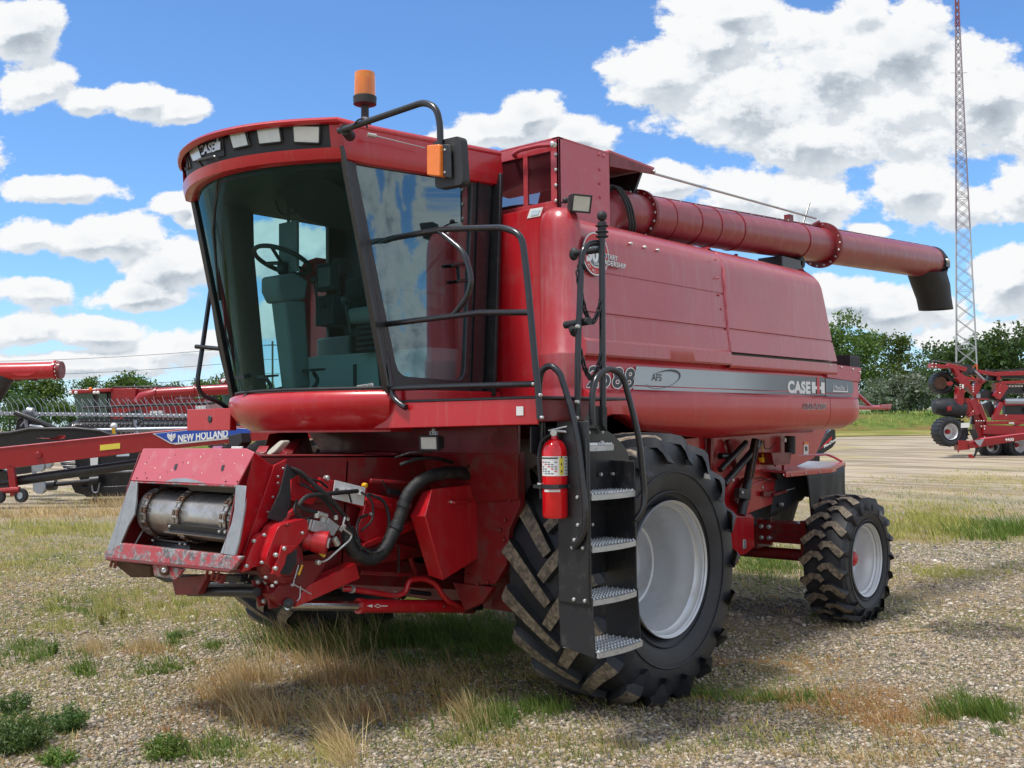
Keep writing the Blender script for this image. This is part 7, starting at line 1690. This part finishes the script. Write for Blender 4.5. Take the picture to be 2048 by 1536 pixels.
# ------------------------------------------------------------------ ground
def gzv(x, y):
    rx, ry = x - C0[0], y - C0[1]; D = rx * FH[0] + ry * FH[1]; L = rx * RT[0] + ry * RT[1]
    k = np.clip(L / np.maximum(D, 1.0) / 0.35, -1, 1); s = 0.0155 + 0.0085 * k; e = np.maximum(0, np.minimum(D, 220.0) - 13.0)
    return s * (np.sqrt(e * e + 36) - 6)
def pgv(u, v):
    d = FW[None] + RR[None] * ((u - 1024) / F)[:, None] + UU[None] * ((768 - v) / F)[:, None]; t = -C0[2] / np.minimum(d[:, 2], -.008)
    for _ in range(12):
        p = C0[None] + d * t[:, None]; g = gzv(p[:, 0], p[:, 1]); t = t * .4 + .6 * np.clip((g - C0[2]) / np.minimum(d[:, 2], -.008), 3, 400)
    p = C0[None] + d * t[:, None]; p[:, 2] = gzv(p[:, 0], p[:, 1]); return p
def ground_sheet(name, Ds, lat, z0, m, kind='structure', wob=0.0):
    rows = []
    for D in Ds:
        for l in lat(D):
            p = C0[:2] + FH[:2] * D + RT[:2] * l; rows.append((p[0], p[1], gz(p[0], p[1]) + z0 + wob * math.sin(l * .31 + D) * math.sin(l * .07)))
    n = len(lat(Ds[0])); V = np.array(rows); I = np.arange(len(Ds) * n).reshape(len(Ds), n)
    Fc = np.stack([I[:-1, :-1], I[:-1, 1:], I[1:, 1:], I[1:, :-1]], -1).reshape(-1, 4)
    o = bpy.data.objects.new(name, np_mesh(name, V, Fc, [m])); COL.objects.link(o); o.data.polygons.foreach_set('use_smooth', [True] * len(o.data.polygons)); o['kind'] = kind; return o
def damp_and_shade(T, c, ge):   # dark ground patches: damp stains, plus shade by the tyres painted into the colour
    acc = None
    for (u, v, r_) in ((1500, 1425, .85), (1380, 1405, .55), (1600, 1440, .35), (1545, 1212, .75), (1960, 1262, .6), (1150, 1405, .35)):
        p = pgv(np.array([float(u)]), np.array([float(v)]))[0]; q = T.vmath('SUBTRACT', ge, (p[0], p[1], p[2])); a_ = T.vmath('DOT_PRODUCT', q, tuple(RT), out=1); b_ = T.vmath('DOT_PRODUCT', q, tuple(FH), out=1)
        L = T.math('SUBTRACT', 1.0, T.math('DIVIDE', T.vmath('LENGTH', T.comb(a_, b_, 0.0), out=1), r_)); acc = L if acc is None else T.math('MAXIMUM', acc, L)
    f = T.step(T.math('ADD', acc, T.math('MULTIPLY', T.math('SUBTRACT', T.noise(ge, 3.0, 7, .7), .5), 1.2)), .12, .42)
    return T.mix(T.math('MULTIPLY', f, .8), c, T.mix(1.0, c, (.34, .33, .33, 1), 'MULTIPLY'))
def gravel_material():
    m = bpy.data.materials.new('gravel_ground'); m.use_nodes = True; MATS['gravel_ground'] = m; T = NT(m.node_tree); b = m.node_tree.nodes['Principled BSDF']
    ge = T.n('ShaderNodeNewGeometry').outputs['Position']
    far = T.step(T.vmath('LENGTH', T.vmath('SUBTRACT', ge, tuple(C0)), out=1), 14, 34)     # stones too small to draw far off
    wv = T.vmath('ADD', ge, T.vmath('SCALE', T.noise(ge, 14, 3, .5, col=True)));
    wv.node.inputs[1].links[0].from_node.inputs[3].default_value = .03
    sp = T.n('ShaderNodeTexVoronoi', feature='F1'); T.put(sp.inputs['Vector'], T.vmath('MULTIPLY', wv, (1, 1, 1))); sp.inputs['Scale'].default_value = 44
    sp2 = T.n('ShaderNodeTexVoronoi', feature='F1'); T.put(sp2.inputs['Vector'], wv); sp2.inputs['Scale'].default_value = 110
    rnd = T.sep(sp.outputs['Color'])[0]; rnd2 = T.sep(sp2.outputs['Color'])[1]
    st = T.ramp(rnd, [(0, (.12, .11, .10)), (.25, (.28, .24, .20)), (.45, (.44, .36, .27)), (.65, (.54, .47, .37)), (.85, (.35, .28, .20)), (1, (.68, .62, .52))])
    st2 = T.ramp(rnd2, [(0, (.15, .13, .105)), (.5, (.33, .28, .22)), (1, (.50, .45, .38))])
    gap = T.step(sp.outputs['Distance'], .35, .62)
    stone = T.mix(gap, st, T.mix(.6, st2, (.07, .055, .04, 1)))
    avg = T.mix(T.noise(ge, 1.1, 8, .7), (.30, .25, .185, 1), (.45, .39, .30, 1))
    fine = T.noise(T.vmath('MULTIPLY', ge, (1, 1, 1)), 9.0, 8, .8)
    avg = T.mix(T.step(fine, .42, .62), T.mix(.5, avg, (.15, .13, .105, 1)), avg)
    stone = T.mix(far, stone, avg)
    # bare silty soil, patches of damp and painted shade, straw litter, green cover
    n1 = T.noise(ge, .55, 7, .62); n2 = T.noise(ge, 1.7, 8, .7); n3 = T.noise(ge, .30, 6, .6); n4 = T.noise(ge, 7.0, 7, .75)
    soil = T.mix(n4, (.16, .115, .07, 1), (.42, .33, .22, 1))
    n5 = T.noise(ge, 42.0, 4, .7); n6 = T.noise(ge, 16.0, 5, .7)
    grit = T.math('MULTIPLY', T.math('SUBTRACT', T.math('ADD', n5, n6), 1.0), .9)
    c = T.mix(T.step(T.math('ADD', n2, grit), .46, .56), stone, soil)
    straw = T.mix(T.noise(ge, 40, 5, .7), (.20, .11, .045, 1), (.46, .32, .15, 1))
    sm = T.math('MULTIPLY', T.step(T.math('ADD', n1, T.math('ADD', T.math('MULTIPLY', T.math('SUBTRACT', n4, .5), .6), grit)), .50, .60), .80)
    c = T.mix(sm, c, straw)
    green = T.mix(T.noise(ge, 30, 5, .7), (.06, .09, .022, 1), (.20, .22, .055, 1))
    gm = T.math('MULTIPLY', T.step(T.math('ADD', n3, T.math('ADD', T.math('MULTIPLY', T.math('SUBTRACT', n4, .5), .6), grit)), .53, .62), .75)
    c = T.mix(gm, c, green)
    # yard surface farther out: compacted tan and grey with long tyre tracks
    tr = T.n('ShaderNodeMapping'); T.put(tr.inputs[0], ge); tr.inputs['Rotation'].default_value = (0, 0, A + math.pi / 2); tr.inputs['Scale'].default_value = (.55, .07, 1)
    tn = T.noise(tr.outputs[0], 2.6, 7, .65); D_ = T.vmath('DOT_PRODUCT', T.vmath('SUBTRACT', ge, tuple(C0)), tuple(FH), out=1)
    yard = T.mix(T.step(tn, .40, .60), (.22, .18, .13, 1), (.46, .385, .29, 1)); yard = T.mix(T.math('MULTIPLY', T.step(T.noise(ge, .22, 6, .7), .5, .62), .55), yard, (.36, .30, .13, 1))
    c = T.mix(T.math('MULTIPLY', T.step(D_, 17, 30), .88), c, yard)
    c = damp_and_shade(T, c, ge)
    T.put(b.inputs['Base Color'], c); b.inputs['Roughness'].default_value = .9; b.inputs['Specular IOR Level'].default_value = .25
    hgt = T.math('MULTIPLY', T.math('SUBTRACT', 1.0, T.math('MULTIPLY', sp.outputs['Distance'], 1.3), clamp=True), T.math('SUBTRACT', 1.0, far))
    nr = T.bump(T.math('ADD', hgt, T.math('MULTIPLY', T.noise(ge, 90, 4, .7), .35)), .9, .014)
    T.put(b.inputs['Normal'], T.bump(n2, .5, .10, nr))
gravel_material()
Ds = [-80, -40, -15, -5, 0] + list(np.arange(2, 22, 1.0)) + list(np.arange(22, 60, 3)) + [62, 66, 72, 80, 90, 105, 125, 150, 190, 250, 400, 900, 2500]
gr = ground_sheet('ground', Ds, lambda D: np.linspace(-1, 1, 81) * (90 + 1.3 * max(D, 0)), 0, 'gravel_ground')
def turf(name, a, b_, sc=3.0, c3=None):
    m = bpy.data.materials.new(name); m.use_nodes = True; MATS[name] = m; T = NT(m.node_tree); b = m.node_tree.nodes['Principled BSDF']; ge = T.n('ShaderNodeNewGeometry').outputs['Position']
    n = T.noise(ge, sc, 8, .75); c = T.mix(T.step(n, .35, .65), a + (1,), b_ + (1,))
    if c3: c = T.mix(T.step(T.noise(ge, .25, 6, .6), .45, .6), c, c3 + (1,))
    T.put(b.inputs['Base Color'], c); b.inputs['Roughness'].default_value = .95; b.inputs['Specular IOR Level'].default_value = .1; T.put(b.inputs['Normal'], T.bump(n, .8, .3))
turf('dry_turf', (.30, .24, .09), (.42, .36, .15), 2.0, (.20, .22, .05)); turf('bank_turf', (.09, .13, .03), (.17, .22, .05), 1.6, (.22, .14, .06)); turf('field_turf', (.08, .18, .03), (.13, .25, .05), .8); turf('road_gravel', (.33, .32, .30), (.40, .39, .37), 1.0)
lat = lambda D: np.linspace(-110, 200, 60)
ground_sheet('verge', [60, 63, 66, 70], lat, .03, 'dry_turf')
# the grassed bank is a low ridge
rows = []
for D, dz_ in ((69, .03), (71, .55), (74, .95), (78, 1.0), (82, .6), (86, .10)): rows.append([(tuple(C0[:2] + FH[:2] * D + RT[:2] * l) + (gz(*(C0[:2] + FH[:2] * D + RT[:2] * l)) + dz_ * (1 + .2 * math.sin(l * .9) * math.sin(l * .37)),)) for l in np.linspace(-110, 200, 120)])
b = MB(); b.grid([[ (p[0], p[1], p[2]) for p in r] for r in rows], 'bank_turf'); o = part('grass_bank', b, smooth=60, recalc=False); o['kind'] = 'structure'
ground_sheet('field_road', [88, 90, 92, 94], lat, .05, 'road_gravel'); ground_sheet('field', [94.2, 100, 110, 128, 160], lat, .04, 'field_turf')
# ---- loose pebbles near the camera
rg = np.random.default_rng(7)
def vnoise(x, y, s, seed):
    r = np.random.default_rng(seed); g = r.random((64, 64)); X_ = x * s; Y_ = y * s; xi = np.floor(X_).astype(int); yi = np.floor(Y_).astype(int); fx_ = X_ - xi; fy_ = Y_ - yi; fx_ = fx_ * fx_ * (3 - 2 * fx_); fy_ = fy_ * fy_ * (3 - 2 * fy_)
    q = lambda a, c: g[(a % 64), (c % 64)]; return (q(xi, yi) * (1 - fx_) + q(xi + 1, yi) * fx_) * (1 - fy_) + (q(xi, yi + 1) * (1 - fx_) + q(xi + 1, yi + 1) * fx_) * fy_
def fbm(x, y, s, seed): return sum(vnoise(x, y, s * 2 ** k, seed + k) * .5 ** k for k in range(4)) / 1.875
ico = [(-1, 1.618, 0), (1, 1.618, 0), (-1, -1.618, 0), (1, -1.618, 0), (0, -1, 1.618), (0, 1, 1.618), (0, -1, -1.618), (0, 1, -1.618), (1.618, 0, -1), (1.618, 0, 1), (-1.618, 0, -1), (-1.618, 0, 1)]
icf = [(0, 11, 5), (0, 5, 1), (0, 1, 7), (0, 7, 10), (0, 10, 11), (1, 5, 9), (5, 11, 4), (11, 10, 2), (10, 7, 6), (7, 1, 8), (3, 9, 4), (3, 4, 2), (3, 2, 6), (3, 6, 8), (3, 8, 9), (4, 9, 5), (2, 4, 11), (6, 2, 10), (8, 6, 7), (9, 8, 1)]
def pebbles(n, D0, D1, smin, smax, seed):
    r = np.random.default_rng(seed); D = np.sqrt(r.uniform(D0 ** 2, D1 ** 2, n)); L = r.uniform(-.56, .56, n) * D * 1.06
    x = C0[0] + FH[0] * D + RT[0] * L; y = C0[1] + FH[1] * D + RT[1] * L
    k = fbm(x, y, .8, 11); keep = r.random(n) < np.clip((k - .30) * 4.5, .22, 1); x, y = x[keep], y[keep]; n = len(x)
    I = np.array(ico) / 1.902; s = r.uniform(smin, smax, n) * (1 + (r.random(n) < .05) * .7); sc = np.stack([s * r.uniform(.8, 1.4, n), s * r.uniform(.7, 1.1, n), s * r.uniform(.40, .75, n)], 1)
    P = I[None] * (1 + r.normal(size=(n, 12, 1)) * .10) * sc[:, None]; a = r.uniform(0, 2 * np.pi, n); tl = r.normal(size=n) * .25
    P = np.stack([P[..., 0], P[..., 1] * np.cos(tl)[:, None] - P[..., 2] * np.sin(tl)[:, None], P[..., 1] * np.sin(tl)[:, None] + P[..., 2] * np.cos(tl)[:, None]], -1)
    ca, sa = np.cos(a)[:, None], np.sin(a)[:, None]; Pn = np.stack([P[..., 0] * ca - P[..., 1] * sa, P[..., 0] * sa + P[..., 1] * ca, P[..., 2]], -1)
    Pn[..., 0] += x[:, None]; Pn[..., 1] += y[:, None]; Pn[..., 2] += (gzv(x, y) + sc[:, 2] * .35)[:, None]
    Fc = (np.array(icf)[None] + (np.arange(n) * 12)[:, None, None]).reshape(-1, 3); return Pn.reshape(-1, 3), Fc
def stone_mat():
    m = bpy.data.materials.new('pebble'); m.use_nodes = True; MATS['pebble'] = m; T = NT(m.node_tree); b = m.node_tree.nodes['Principled BSDF']; g = T.n('ShaderNodeNewGeometry'); ge = g.outputs['Position']
    c = T.ramp(g.outputs['Random Per Island'], [(0, (.07, .068, .065)), (.2, (.18, .165, .15)), (.4, (.38, .31, .23)), (.55, (.54, .46, .36)), (.7, (.25, .19, .13)), (.85, (.44, .34, .23)), (1, (.76, .71, .61))])
    c = T.mix(T.noise(ge, 60, 3, .6), T.mix(.45, c, (.17, .135, .10, 1)), c)
    c = damp_and_shade(T, c, ge)
    T.put(b.inputs['Base Color'], c); b.inputs['Roughness'].default_value = .75
stone_mat()
Va, Fa = pebbles(105000, 4.6, 9.5, .006, .0155, 1); Vb, Fb = pebbles(60000, 9.5, 16, .009, .021, 2)
o = bpy.data.objects.new('gravel', np_mesh('gravel', np.vstack([Va, Vb]), np.vstack([Fa, Fb + len(Va)]), ['pebble'])); COL.objects.link(o); o['kind'] = 'stuff'; o.data.polygons.foreach_set('use_smooth', [True] * len(o.data.polygons))
# ---- grasses
leafs = {'blade_green': ((.06, .12, .02), (.12, .20, .035), (.24, .28, .07)), 'blade_dry': ((.36, .23, .10), (.56, .40, .19), (.74, .60, .36)), 'blade_rust': ((.30, .13, .05), (.48, .25, .09), (.58, .38, .18)), 'blade_yellow': ((.24, .26, .05), (.40, .39, .09), (.54, .48, .18)), 'weed_leaf': ((.045, .10, .03), (.085, .165, .05), (.15, .24, .08))}
for k, c in leafs.items(): leaf_mat(k, *c, tr=(.20, .30, .03) if k in ('blade_green', 'weed_leaf') else c[2])
BK = list(leafs)
GV, GF, GM, GN = [], [], [], [0]
def blades(P, h, w, lean, seed, m, bend=.5, spread=.5, ctr=None):
    """P: roots, ctr: tuft centres; builds curved tapering blades fanning out of each tuft"""
    r = np.random.default_rng(seed); n = len(P)
    if n == 0: return
    a = r.uniform(0, 2 * np.pi, n); rd = np.stack([np.cos(a), np.sin(a)], 1)
    ts = np.ones(n)
    if ctr is not None:
        out = (P[:, :2] - ctr[:, :2]); L_ = np.linalg.norm(out, axis=1)[:, None] + 1e-4; rd = rd * .45 + out / L_ * np.minimum(1, L_ / .02) * .8
        ts = .62 + .75 * (np.sin(ctr[:, 0] * 91.7 + ctr[:, 1] * 57.3) * .5 + .5); tw = np.stack([np.sin(ctr[:, 0] * 31.1), np.cos(ctr[:, 1] * 41.3)], 1) * .35; rd = rd + tw
    hh = h * r.uniform(.35, 1.15, n) * ts; ln = np.array(lean)[None] + rd * spread * r.uniform(.1, 1.1, (n, 1)); ww = w * r.uniform(.6, 1.3, n)
    fa = r.uniform(0, 2 * np.pi, n); sd = np.stack([np.cos(fa), np.sin(fa), np.zeros(n)], 1); rows = []
    for t, k in ((0, 1.0), (.4, .85), (.75, .5)):
        c = P + np.concatenate([ln * (hh * (t * .35 + bend * t * t))[:, None], (hh * (t - .28 * t * t * bend))[:, None]], 1); rows += [c - sd * (ww * k / 2)[:, None], c + sd * (ww * k / 2)[:, None]]
    rows.append(P + np.concatenate([ln * (hh * (.35 + bend))[:, None], (hh * (1 - .28 * bend))[:, None]], 1))
    V = np.stack(rows, 1).reshape(-1, 3); f = np.array([(0, 1, 3), (0, 3, 2), (2, 3, 5), (2, 5, 4), (4, 5, 6)]); Fc = (f[None] + (np.arange(n) * 7)[:, None, None]).reshape(-1, 3)
    GV.append(V); GF.append(Fc + GN[0]); GN[0] += len(V); GM.append(np.full(len(Fc), BK.index(m)))
WIND = tuple((-RT[:2] * .32 + FH[:2] * .06))
def ell(u, v, ru, rv, n, seed, tuft=0, tr=.03):
    r = np.random.default_rng(seed); P = pgv(u + ru * .62 * r.normal(size=n), v + rv * .62 * r.normal(size=n))
    keep = fbm(P[:, 0], P[:, 1], 2.6, 17) > .42; P = P[keep]
    Cc = P.copy()
    if tuft: P = np.repeat(P, tuft, 0); Cc = P.copy(); P[:, :2] += r.normal(size=(len(P), 2)) * tr; P[:, 2] = gzv(P[:, 0], P[:, 1])
    P[:, 2] -= .01; return P, Cc
sd = 100
def G(m, u, v, ru, rv, n, tuft, h, w=.006, lean=WIND, bend=.5, spread=.7, tr=.022):
    global sd; sd += 1; P, Cc = ell(u, v, ru, rv, n, sd, tuft, tr); blades(P, h, w, lean, sd + 500, m, bend, spread, Cc)
# general cover, wherever the noise allows
def field_cover(n, D0, D1, m, h, tuft, thr, s, seed, w=.006, tr=.03):
    r = np.random.default_rng(seed); D = D0 + (D1 - D0) * r.random(n) ** .8; L = r.uniform(-.55, .55, n) * D * 1.1; x = C0[0] + FH[0] * D + RT[0] * L; y = C0[1] + FH[1] * D + RT[1] * L
    k = fbm(x, y, s, seed) > thr; P = np.stack([x[k], y[k], gzv(x[k], y[k])], 1); P = np.repeat(P, tuft, 0); Cc = P.copy(); P[:, :2] += r.normal(size=(len(P), 2)) * tr; P[:, 2] -= .008
    blades(P, h, w, WIND, seed + 9, m, .5, .9, Cc)
field_cover(7500, 4.8, 14, 'blade_dry', .055, 5, .50, .9, 21, .004); field_cover(7500, 4.8, 15, 'blade_green', .05, 6, .54, .7, 31, .005); field_cover(5000, 4.8, 15, 'blade_yellow', .05, 6, .50, .8, 33, .005); field_cover(7000, 4.8, 15, 'blade_rust', .045, 6, .54, .8, 41, .004)
field_cover(9000, 12, 32, 'blade_yellow', .08, 5, .50, .45, 51, .012, .08); field_cover(9000, 10, 30, 'blade_dry', .07, 5, .46, .5, 61, .010, .08); field_cover(2600, 13, 30, 'blade_green', .10, 5, .62, .25, 71, .012, .08)
field_cover(26000, 4.8, 15, 'blade_dry', .022, 3, .36, 1.1, 81, .0035, .05); field_cover(14000, 4.8, 14, 'blade_rust', .024, 4, .42, 1.3, 91, .003, .05); field_cover(8000, 6, 16, 'blade_yellow', .035, 5, .46, .9, 95, .004, .05)
for sd_, m_, h_, n_, th_ in ((201, 'blade_yellow', .05, 9000, .44), (211, 'blade_green', .045, 6000, .50), (221, 'blade_dry', .05, 7000, .46)):
    r_ = np.random.default_rng(sd_); D_ = 5 + 15 * r_.random(n_) ** .8; L_ = -r_.uniform(-.05, .55, n_) * D_; x_ = C0[0] + FH[0] * D_ + RT[0] * L_; y_ = C0[1] + FH[1] * D_ + RT[1] * L_; k_ = fbm(x_, y_, .6, sd_) > th_
    P_ = np.repeat(np.stack([x_[k_], y_[k_], gzv(x_[k_], y_[k_])], 1), 6, 0); Q_ = P_.copy(); P_[:, :2] += r_.normal(size=(len(P_), 2)) * .04; blades(P_, h_, .0045, WIND, sd_ + 3, m_, .5, .9, Q_)
# placed patches
G('blade_dry', 610, 1400, 120, 55, 330, 12, .26, .0045, tr=.05, bend=.7); G('blade_rust', 640, 1400, 150, 60, 420, 10, .15, .004, tr=.05); G('blade_dry', 500, 1370, 90, 30, 120, 12, .18, .004); G('blade_rust', 480, 1380, 120, 50, 260, 9, .09, .004)
G('blade_green', 640, 1275, 100, 30, 280, 12, .28, .006, tr=.06); G('blade_dry', 650, 1290, 110, 26, 110, 10, .32, .004, tr=.05); G('blade_green', 850, 1270, 160, 36, 620, 10, .15, .006, tr=.05); G('weed_leaf', 830, 1290, 140, 26, 260, 10, .10, .009, tr=.05); G('blade_green', 990, 1290, 60, 30, 160, 9, .10, .006)
G('blade_green', 900, 1200, 90, 26, 300, 8, .18, .007, tr=.06); G('blade_yellow', 840, 1195, 60, 20, 120, 8, .16, .006)
G('blade_dry', 295, 1285, 26, 16, 50, 16, .14, .0035, tr=.03, spread=.4); G('blade_dry', 188, 1300, 20, 14, 40, 16, .13, .0035, spread=.4); G('blade_rust', 300, 1300, 60, 14, 120, 9, .05)
G('blade_yellow', 120, 1225, 30, 40, 60, 10, .13, .005); G('blade_yellow', 215, 1215, 26, 30, 60, 10, .13, .005); G('blade_green', 150, 1215, 60, 14, 130, 9, .09); G('blade_green', 60, 1310, 60, 26, 150, 9, .10); G('blade_yellow', 90, 1260, 120, 20, 160, 8, .08)
G('blade_green', 350, 1280, 24, 12, 70, 10, .07, .008); G('blade_green', 430, 1290, 20, 10, 50, 10, .07, .008); G('blade_green', 340, 1345, 60, 18, 150, 10, .06, .009); G('blade_green', 160, 1345, 26, 10, 60, 10, .06, .009); G('blade_green', 175, 1330, 12, 20, 30, 9, .10)
G('blade_yellow', 400, 1215, 90, 25, 160, 8, .11, .006); G('blade_yellow', 330, 1195, 60, 14, 100, 8, .10, .006)
G('blade_dry', 690, 1500, 26, 26, 60, 14, .22, .0035, tr=.03, bend=.8); G('blade_green', 430, 1500, 60, 26, 120, 9, .07); G('blade_yellow', 620, 1505, 150, 24, 260, 8, .07, .004); G('blade_green', 660, 1420, 40, 16, 50, 10, .08)
G('blade_dry', 940, 1440, 40, 30, 60, 12, .16, .0035); G('blade_green', 980, 1440, 60, 30, 140, 9, .12, .005); G('blade_green', 850, 1490, 70, 25, 120, 9, .08); G('blade_dry', 850, 1360, 60, 20, 60, 8, .14, .0035); G('blade_green', 1080, 1420, 60, 20, 100, 9, .10); G('blade_rust', 860, 1400, 140, 40, 300, 8, .05)
G('blade_dry', 1240, 1480, 20, 20, 16, 10, .14, .0035); G('blade_green', 1275, 1460, 10, 8, 14, 10, .07); G('blade_rust', 1300, 1395, 100, 14, 140, 7, .05); G('blade_green', 1390, 1392, 60, 10, 90, 8, .07)
G('blade_green', 1560, 1400, 90, 14, 160, 8, .07); G('blade_rust', 1700, 1410, 170, 36, 620, 8, .06, .004); G('blade_rust', 1790, 1450, 110, 36, 420, 8, .065, .004); G('blade_green', 1955, 1440, 60, 24, 300, 11, .13, .006); G('blade_green', 1925, 1400, 30, 12, 20, 8, .16, .004); G('blade_dry', 1900, 1460, 100, 30, 160, 8, .07); G('blade_rust', 1560, 1330, 120, 16, 200, 7, .05); G('blade_dry', 1640, 1520, 240, 16, 300, 8, .05)
G('blade_yellow', 1860, 1050, 100, 26, 700, 7, .17, .013, tr=.07); G('blade_green', 2000, 1065, 70, 16, 420, 7, .20, .013, tr=.07); G('blade_yellow', 1900, 1150, 120, 14, 300, 7, .09, .008, tr=.06); G('blade_green', 1530, 1130, 60, 26, 420, 7, .12, .009, tr=.05); G('blade_yellow', 1560, 1110, 70, 14, 300, 7, .10, .009, tr=.05); G('blade_green', 1665, 1235, 40, 8, 60, 9, .09, .007)
G('blade_green', 200, 1230, 240, 60, 420, 7, .07); G('blade_yellow', 330, 1330, 260, 60, 420, 6, .06); G('blade_green', 1250, 1500, 600, 30, 260, 7, .06); G('blade_yellow', 250, 1230, 260, 50, 500, 6, .07); G('blade_dry', 200, 1180, 260, 60, 500, 6, .05); G('blade_yellow', 1500, 1480, 500, 40, 420, 6, .05); G('blade_dry', 1100, 1500, 300, 30, 320, 7, .07, .004); G('blade_rust', 300, 1450, 200, 50, 300, 6, .05)
G('blade_yellow', 110, 1060, 150, 14, 500, 6, .15, .012, tr=.08); G('blade_dry', 130, 1030, 160, 10, 500, 6, .20, .012, tr=.08); G('blade_yellow', 60, 1130, 120, 24, 300, 7, .09, .008, tr=.06); G('blade_dry', 230, 1010, 40, 6, 120, 6, .24, .012, tr=.08)
V = np.vstack(GV); Fc = np.vstack(GF); o = bpy.data.objects.new('grass', np_mesh('grass', V, Fc, BK, np.concatenate(GM))); COL.objects.link(o); o['kind'] = 'stuff'
# far bank and lot edge grass
GV, GF, GM, GN = [], [], [], [0]
r = np.random.default_rng(77); n = 26000; D = r.uniform(70, 84, n); L = r.uniform(-40, 60, n); x = C0[0] + FH[0] * D + RT[0] * L; y = C0[1] + FH[1] * D + RT[1] * L
P = np.stack([x, y, gzv(x, y) + .75 * np.sin(np.clip((D - 69) / 17, 0, 1) * np.pi)], 1); k = fbm(x, y, .25, 5) > .5
blades(P[k], .55, .10, (0, 0), 5, 'blade_green', .4, .6); blades(P[~k], .5, .10, (0, 0), 6, 'blade_yellow', .4, .6); blades(P[::6] - np.array([[FH[0] * 2, FH[1] * 2, .5]]), .35, .10, (0, 0), 8, 'blade_rust', .4, .6)
V = np.vstack(GV); Fc = np.vstack(GF); o = bpy.data.objects.new('bank_grass', np_mesh('bank_grass', V, Fc, BK, np.concatenate(GM))); COL.objects.link(o); o['kind'] = 'stuff'
# ---- single weeds one can point to
def weed(u, v, h, w, n, ls, seed, label, m='weed_leaf'):
    p = pgv(np.array([float(u)]), np.array([float(v)]))[0]; r = np.random.default_rng(seed); W_ = thing('weed', label, 'weed', tuple(p)); b = MB(); Vs = []
    ns = max(6, n // 60)
    for i in range(ns):
        a = r.uniform(0, 2 * math.pi); q = w * .5 * math.sqrt(r.random()); hh = h * r.uniform(.6, 1) * (1 - .45 * q / (w * .5)); tip = p + np.array([q * math.cos(a), q * math.sin(a), hh]); base = p + np.array([q * .35 * math.cos(a), q * .35 * math.sin(a), -.01])
        b.tube([tuple(base), tuple((base + tip) / 2 + np.array([0, 0, .1 * hh])), tuple(tip)], [.0025, .002, .001], 'blade_green', 4, caps=False); Vs.append((base, tip))
    part('stem', b, W_)
    P = []
    for i in range(n): bs, tp_ = Vs[r.integers(0, ns)]; t = r.uniform(.15, 1.0); P.append(bs + (tp_ - bs) * t + r.normal(size=3) * w * .045)
    P = np.array(P) - p; n = len(P); d1 = r.normal(size=(n, 3)); d1[:, 2] = abs(d1[:, 2]) * .8; d1 /= np.linalg.norm(d1, axis=1)[:, None]; d2 = np.cross(d1, r.normal(size=(n, 3))); d2 /= np.linalg.norm(d2, axis=1)[:, None]; s = (ls * r.uniform(.6, 1.4, n))[:, None]
    V = np.stack([P - d1 * s, P + d2 * s * .28, P + d1 * s, P - d2 * s * .28], 1).reshape(-1, 3)
    o = bpy.data.objects.new('leaves', np_mesh('leaves', V, np.arange(n * 4).reshape(-1, 4), [m])); COL.objects.link(o); o.parent = W_; W_['group'] = 'weeds growing in the gravel'
weed(28, 1500, .26, .50, 5200, .014, 1, 'large dark green weed filling the bottom left corner'); weed(140, 1462, .20, .26, 2400, .012, 2, 'rounded dark green weed right of the corner weed'); weed(330, 1515, .17, .32, 1800, .013, 3, 'ragged green weed at the bottom between gravel patches', 'blade_green'); weed(30, 1425, .17, .25, 1500, .012, 4, 'grey green weed above the corner weed'); weed(115, 1530, .12, .24, 1200, .013, 5, 'low green weed at the bottom edge right of the corner weed', 'blade_green'); weed(352, 1278, .07, .12, 500, .012, 6, 'small leafy weed right of the pale dry tuft'); weed(205, 1250, .20, .10, 500, .012, 7, 'upright yellow green seedling in the pale gravel', 'blade_yellow'); weed(248, 1240, .20, .10, 400, .012, 8, 'reddish stemmed yellow seedling beside the upright seedling', 'blade_yellow'); weed(105, 1310, .16, .10, 500, .012, 9, 'upright green weed near the left edge', 'blade_green')
# ---- a few twigs and the blown feather by the tyre
b = MB()
p = pgv(np.array([1745., 1800, 1865.]), np.array([1272., 1268, 1262.])); b.tube([tuple(q + np.array([0, 0, .012])) for q in p], .008, 'light_wood' if 'light_wood' in MATS else 'blade_dry', 6); tag(part('twig', b), 'pale bare twig lying on gravel near the rear tyre', 'twig')
b = MB(); q = Vector(pgv(np.array([1288.]), np.array([1404.]))[0]); 
for i in range(9): a = -1.2 + i * .3; b.add([q + Z * .01, q + RTv * (.055 * math.sin(a)) + Z * (.02 + .05 * math.cos(a)), q + RTv * (.075 * math.sin(a + .1)) + Z * (.02 + .045 * math.cos(a + .1))], [(0, 1, 2)], 'white_label')
tag(part('feather', b, smooth=0, recalc=False, solid=.001), 'small white feather on the gravel at the foot of the front tyre', 'feather')
for o in bpy.data.objects:
    if '_o' in o: del o['_o']
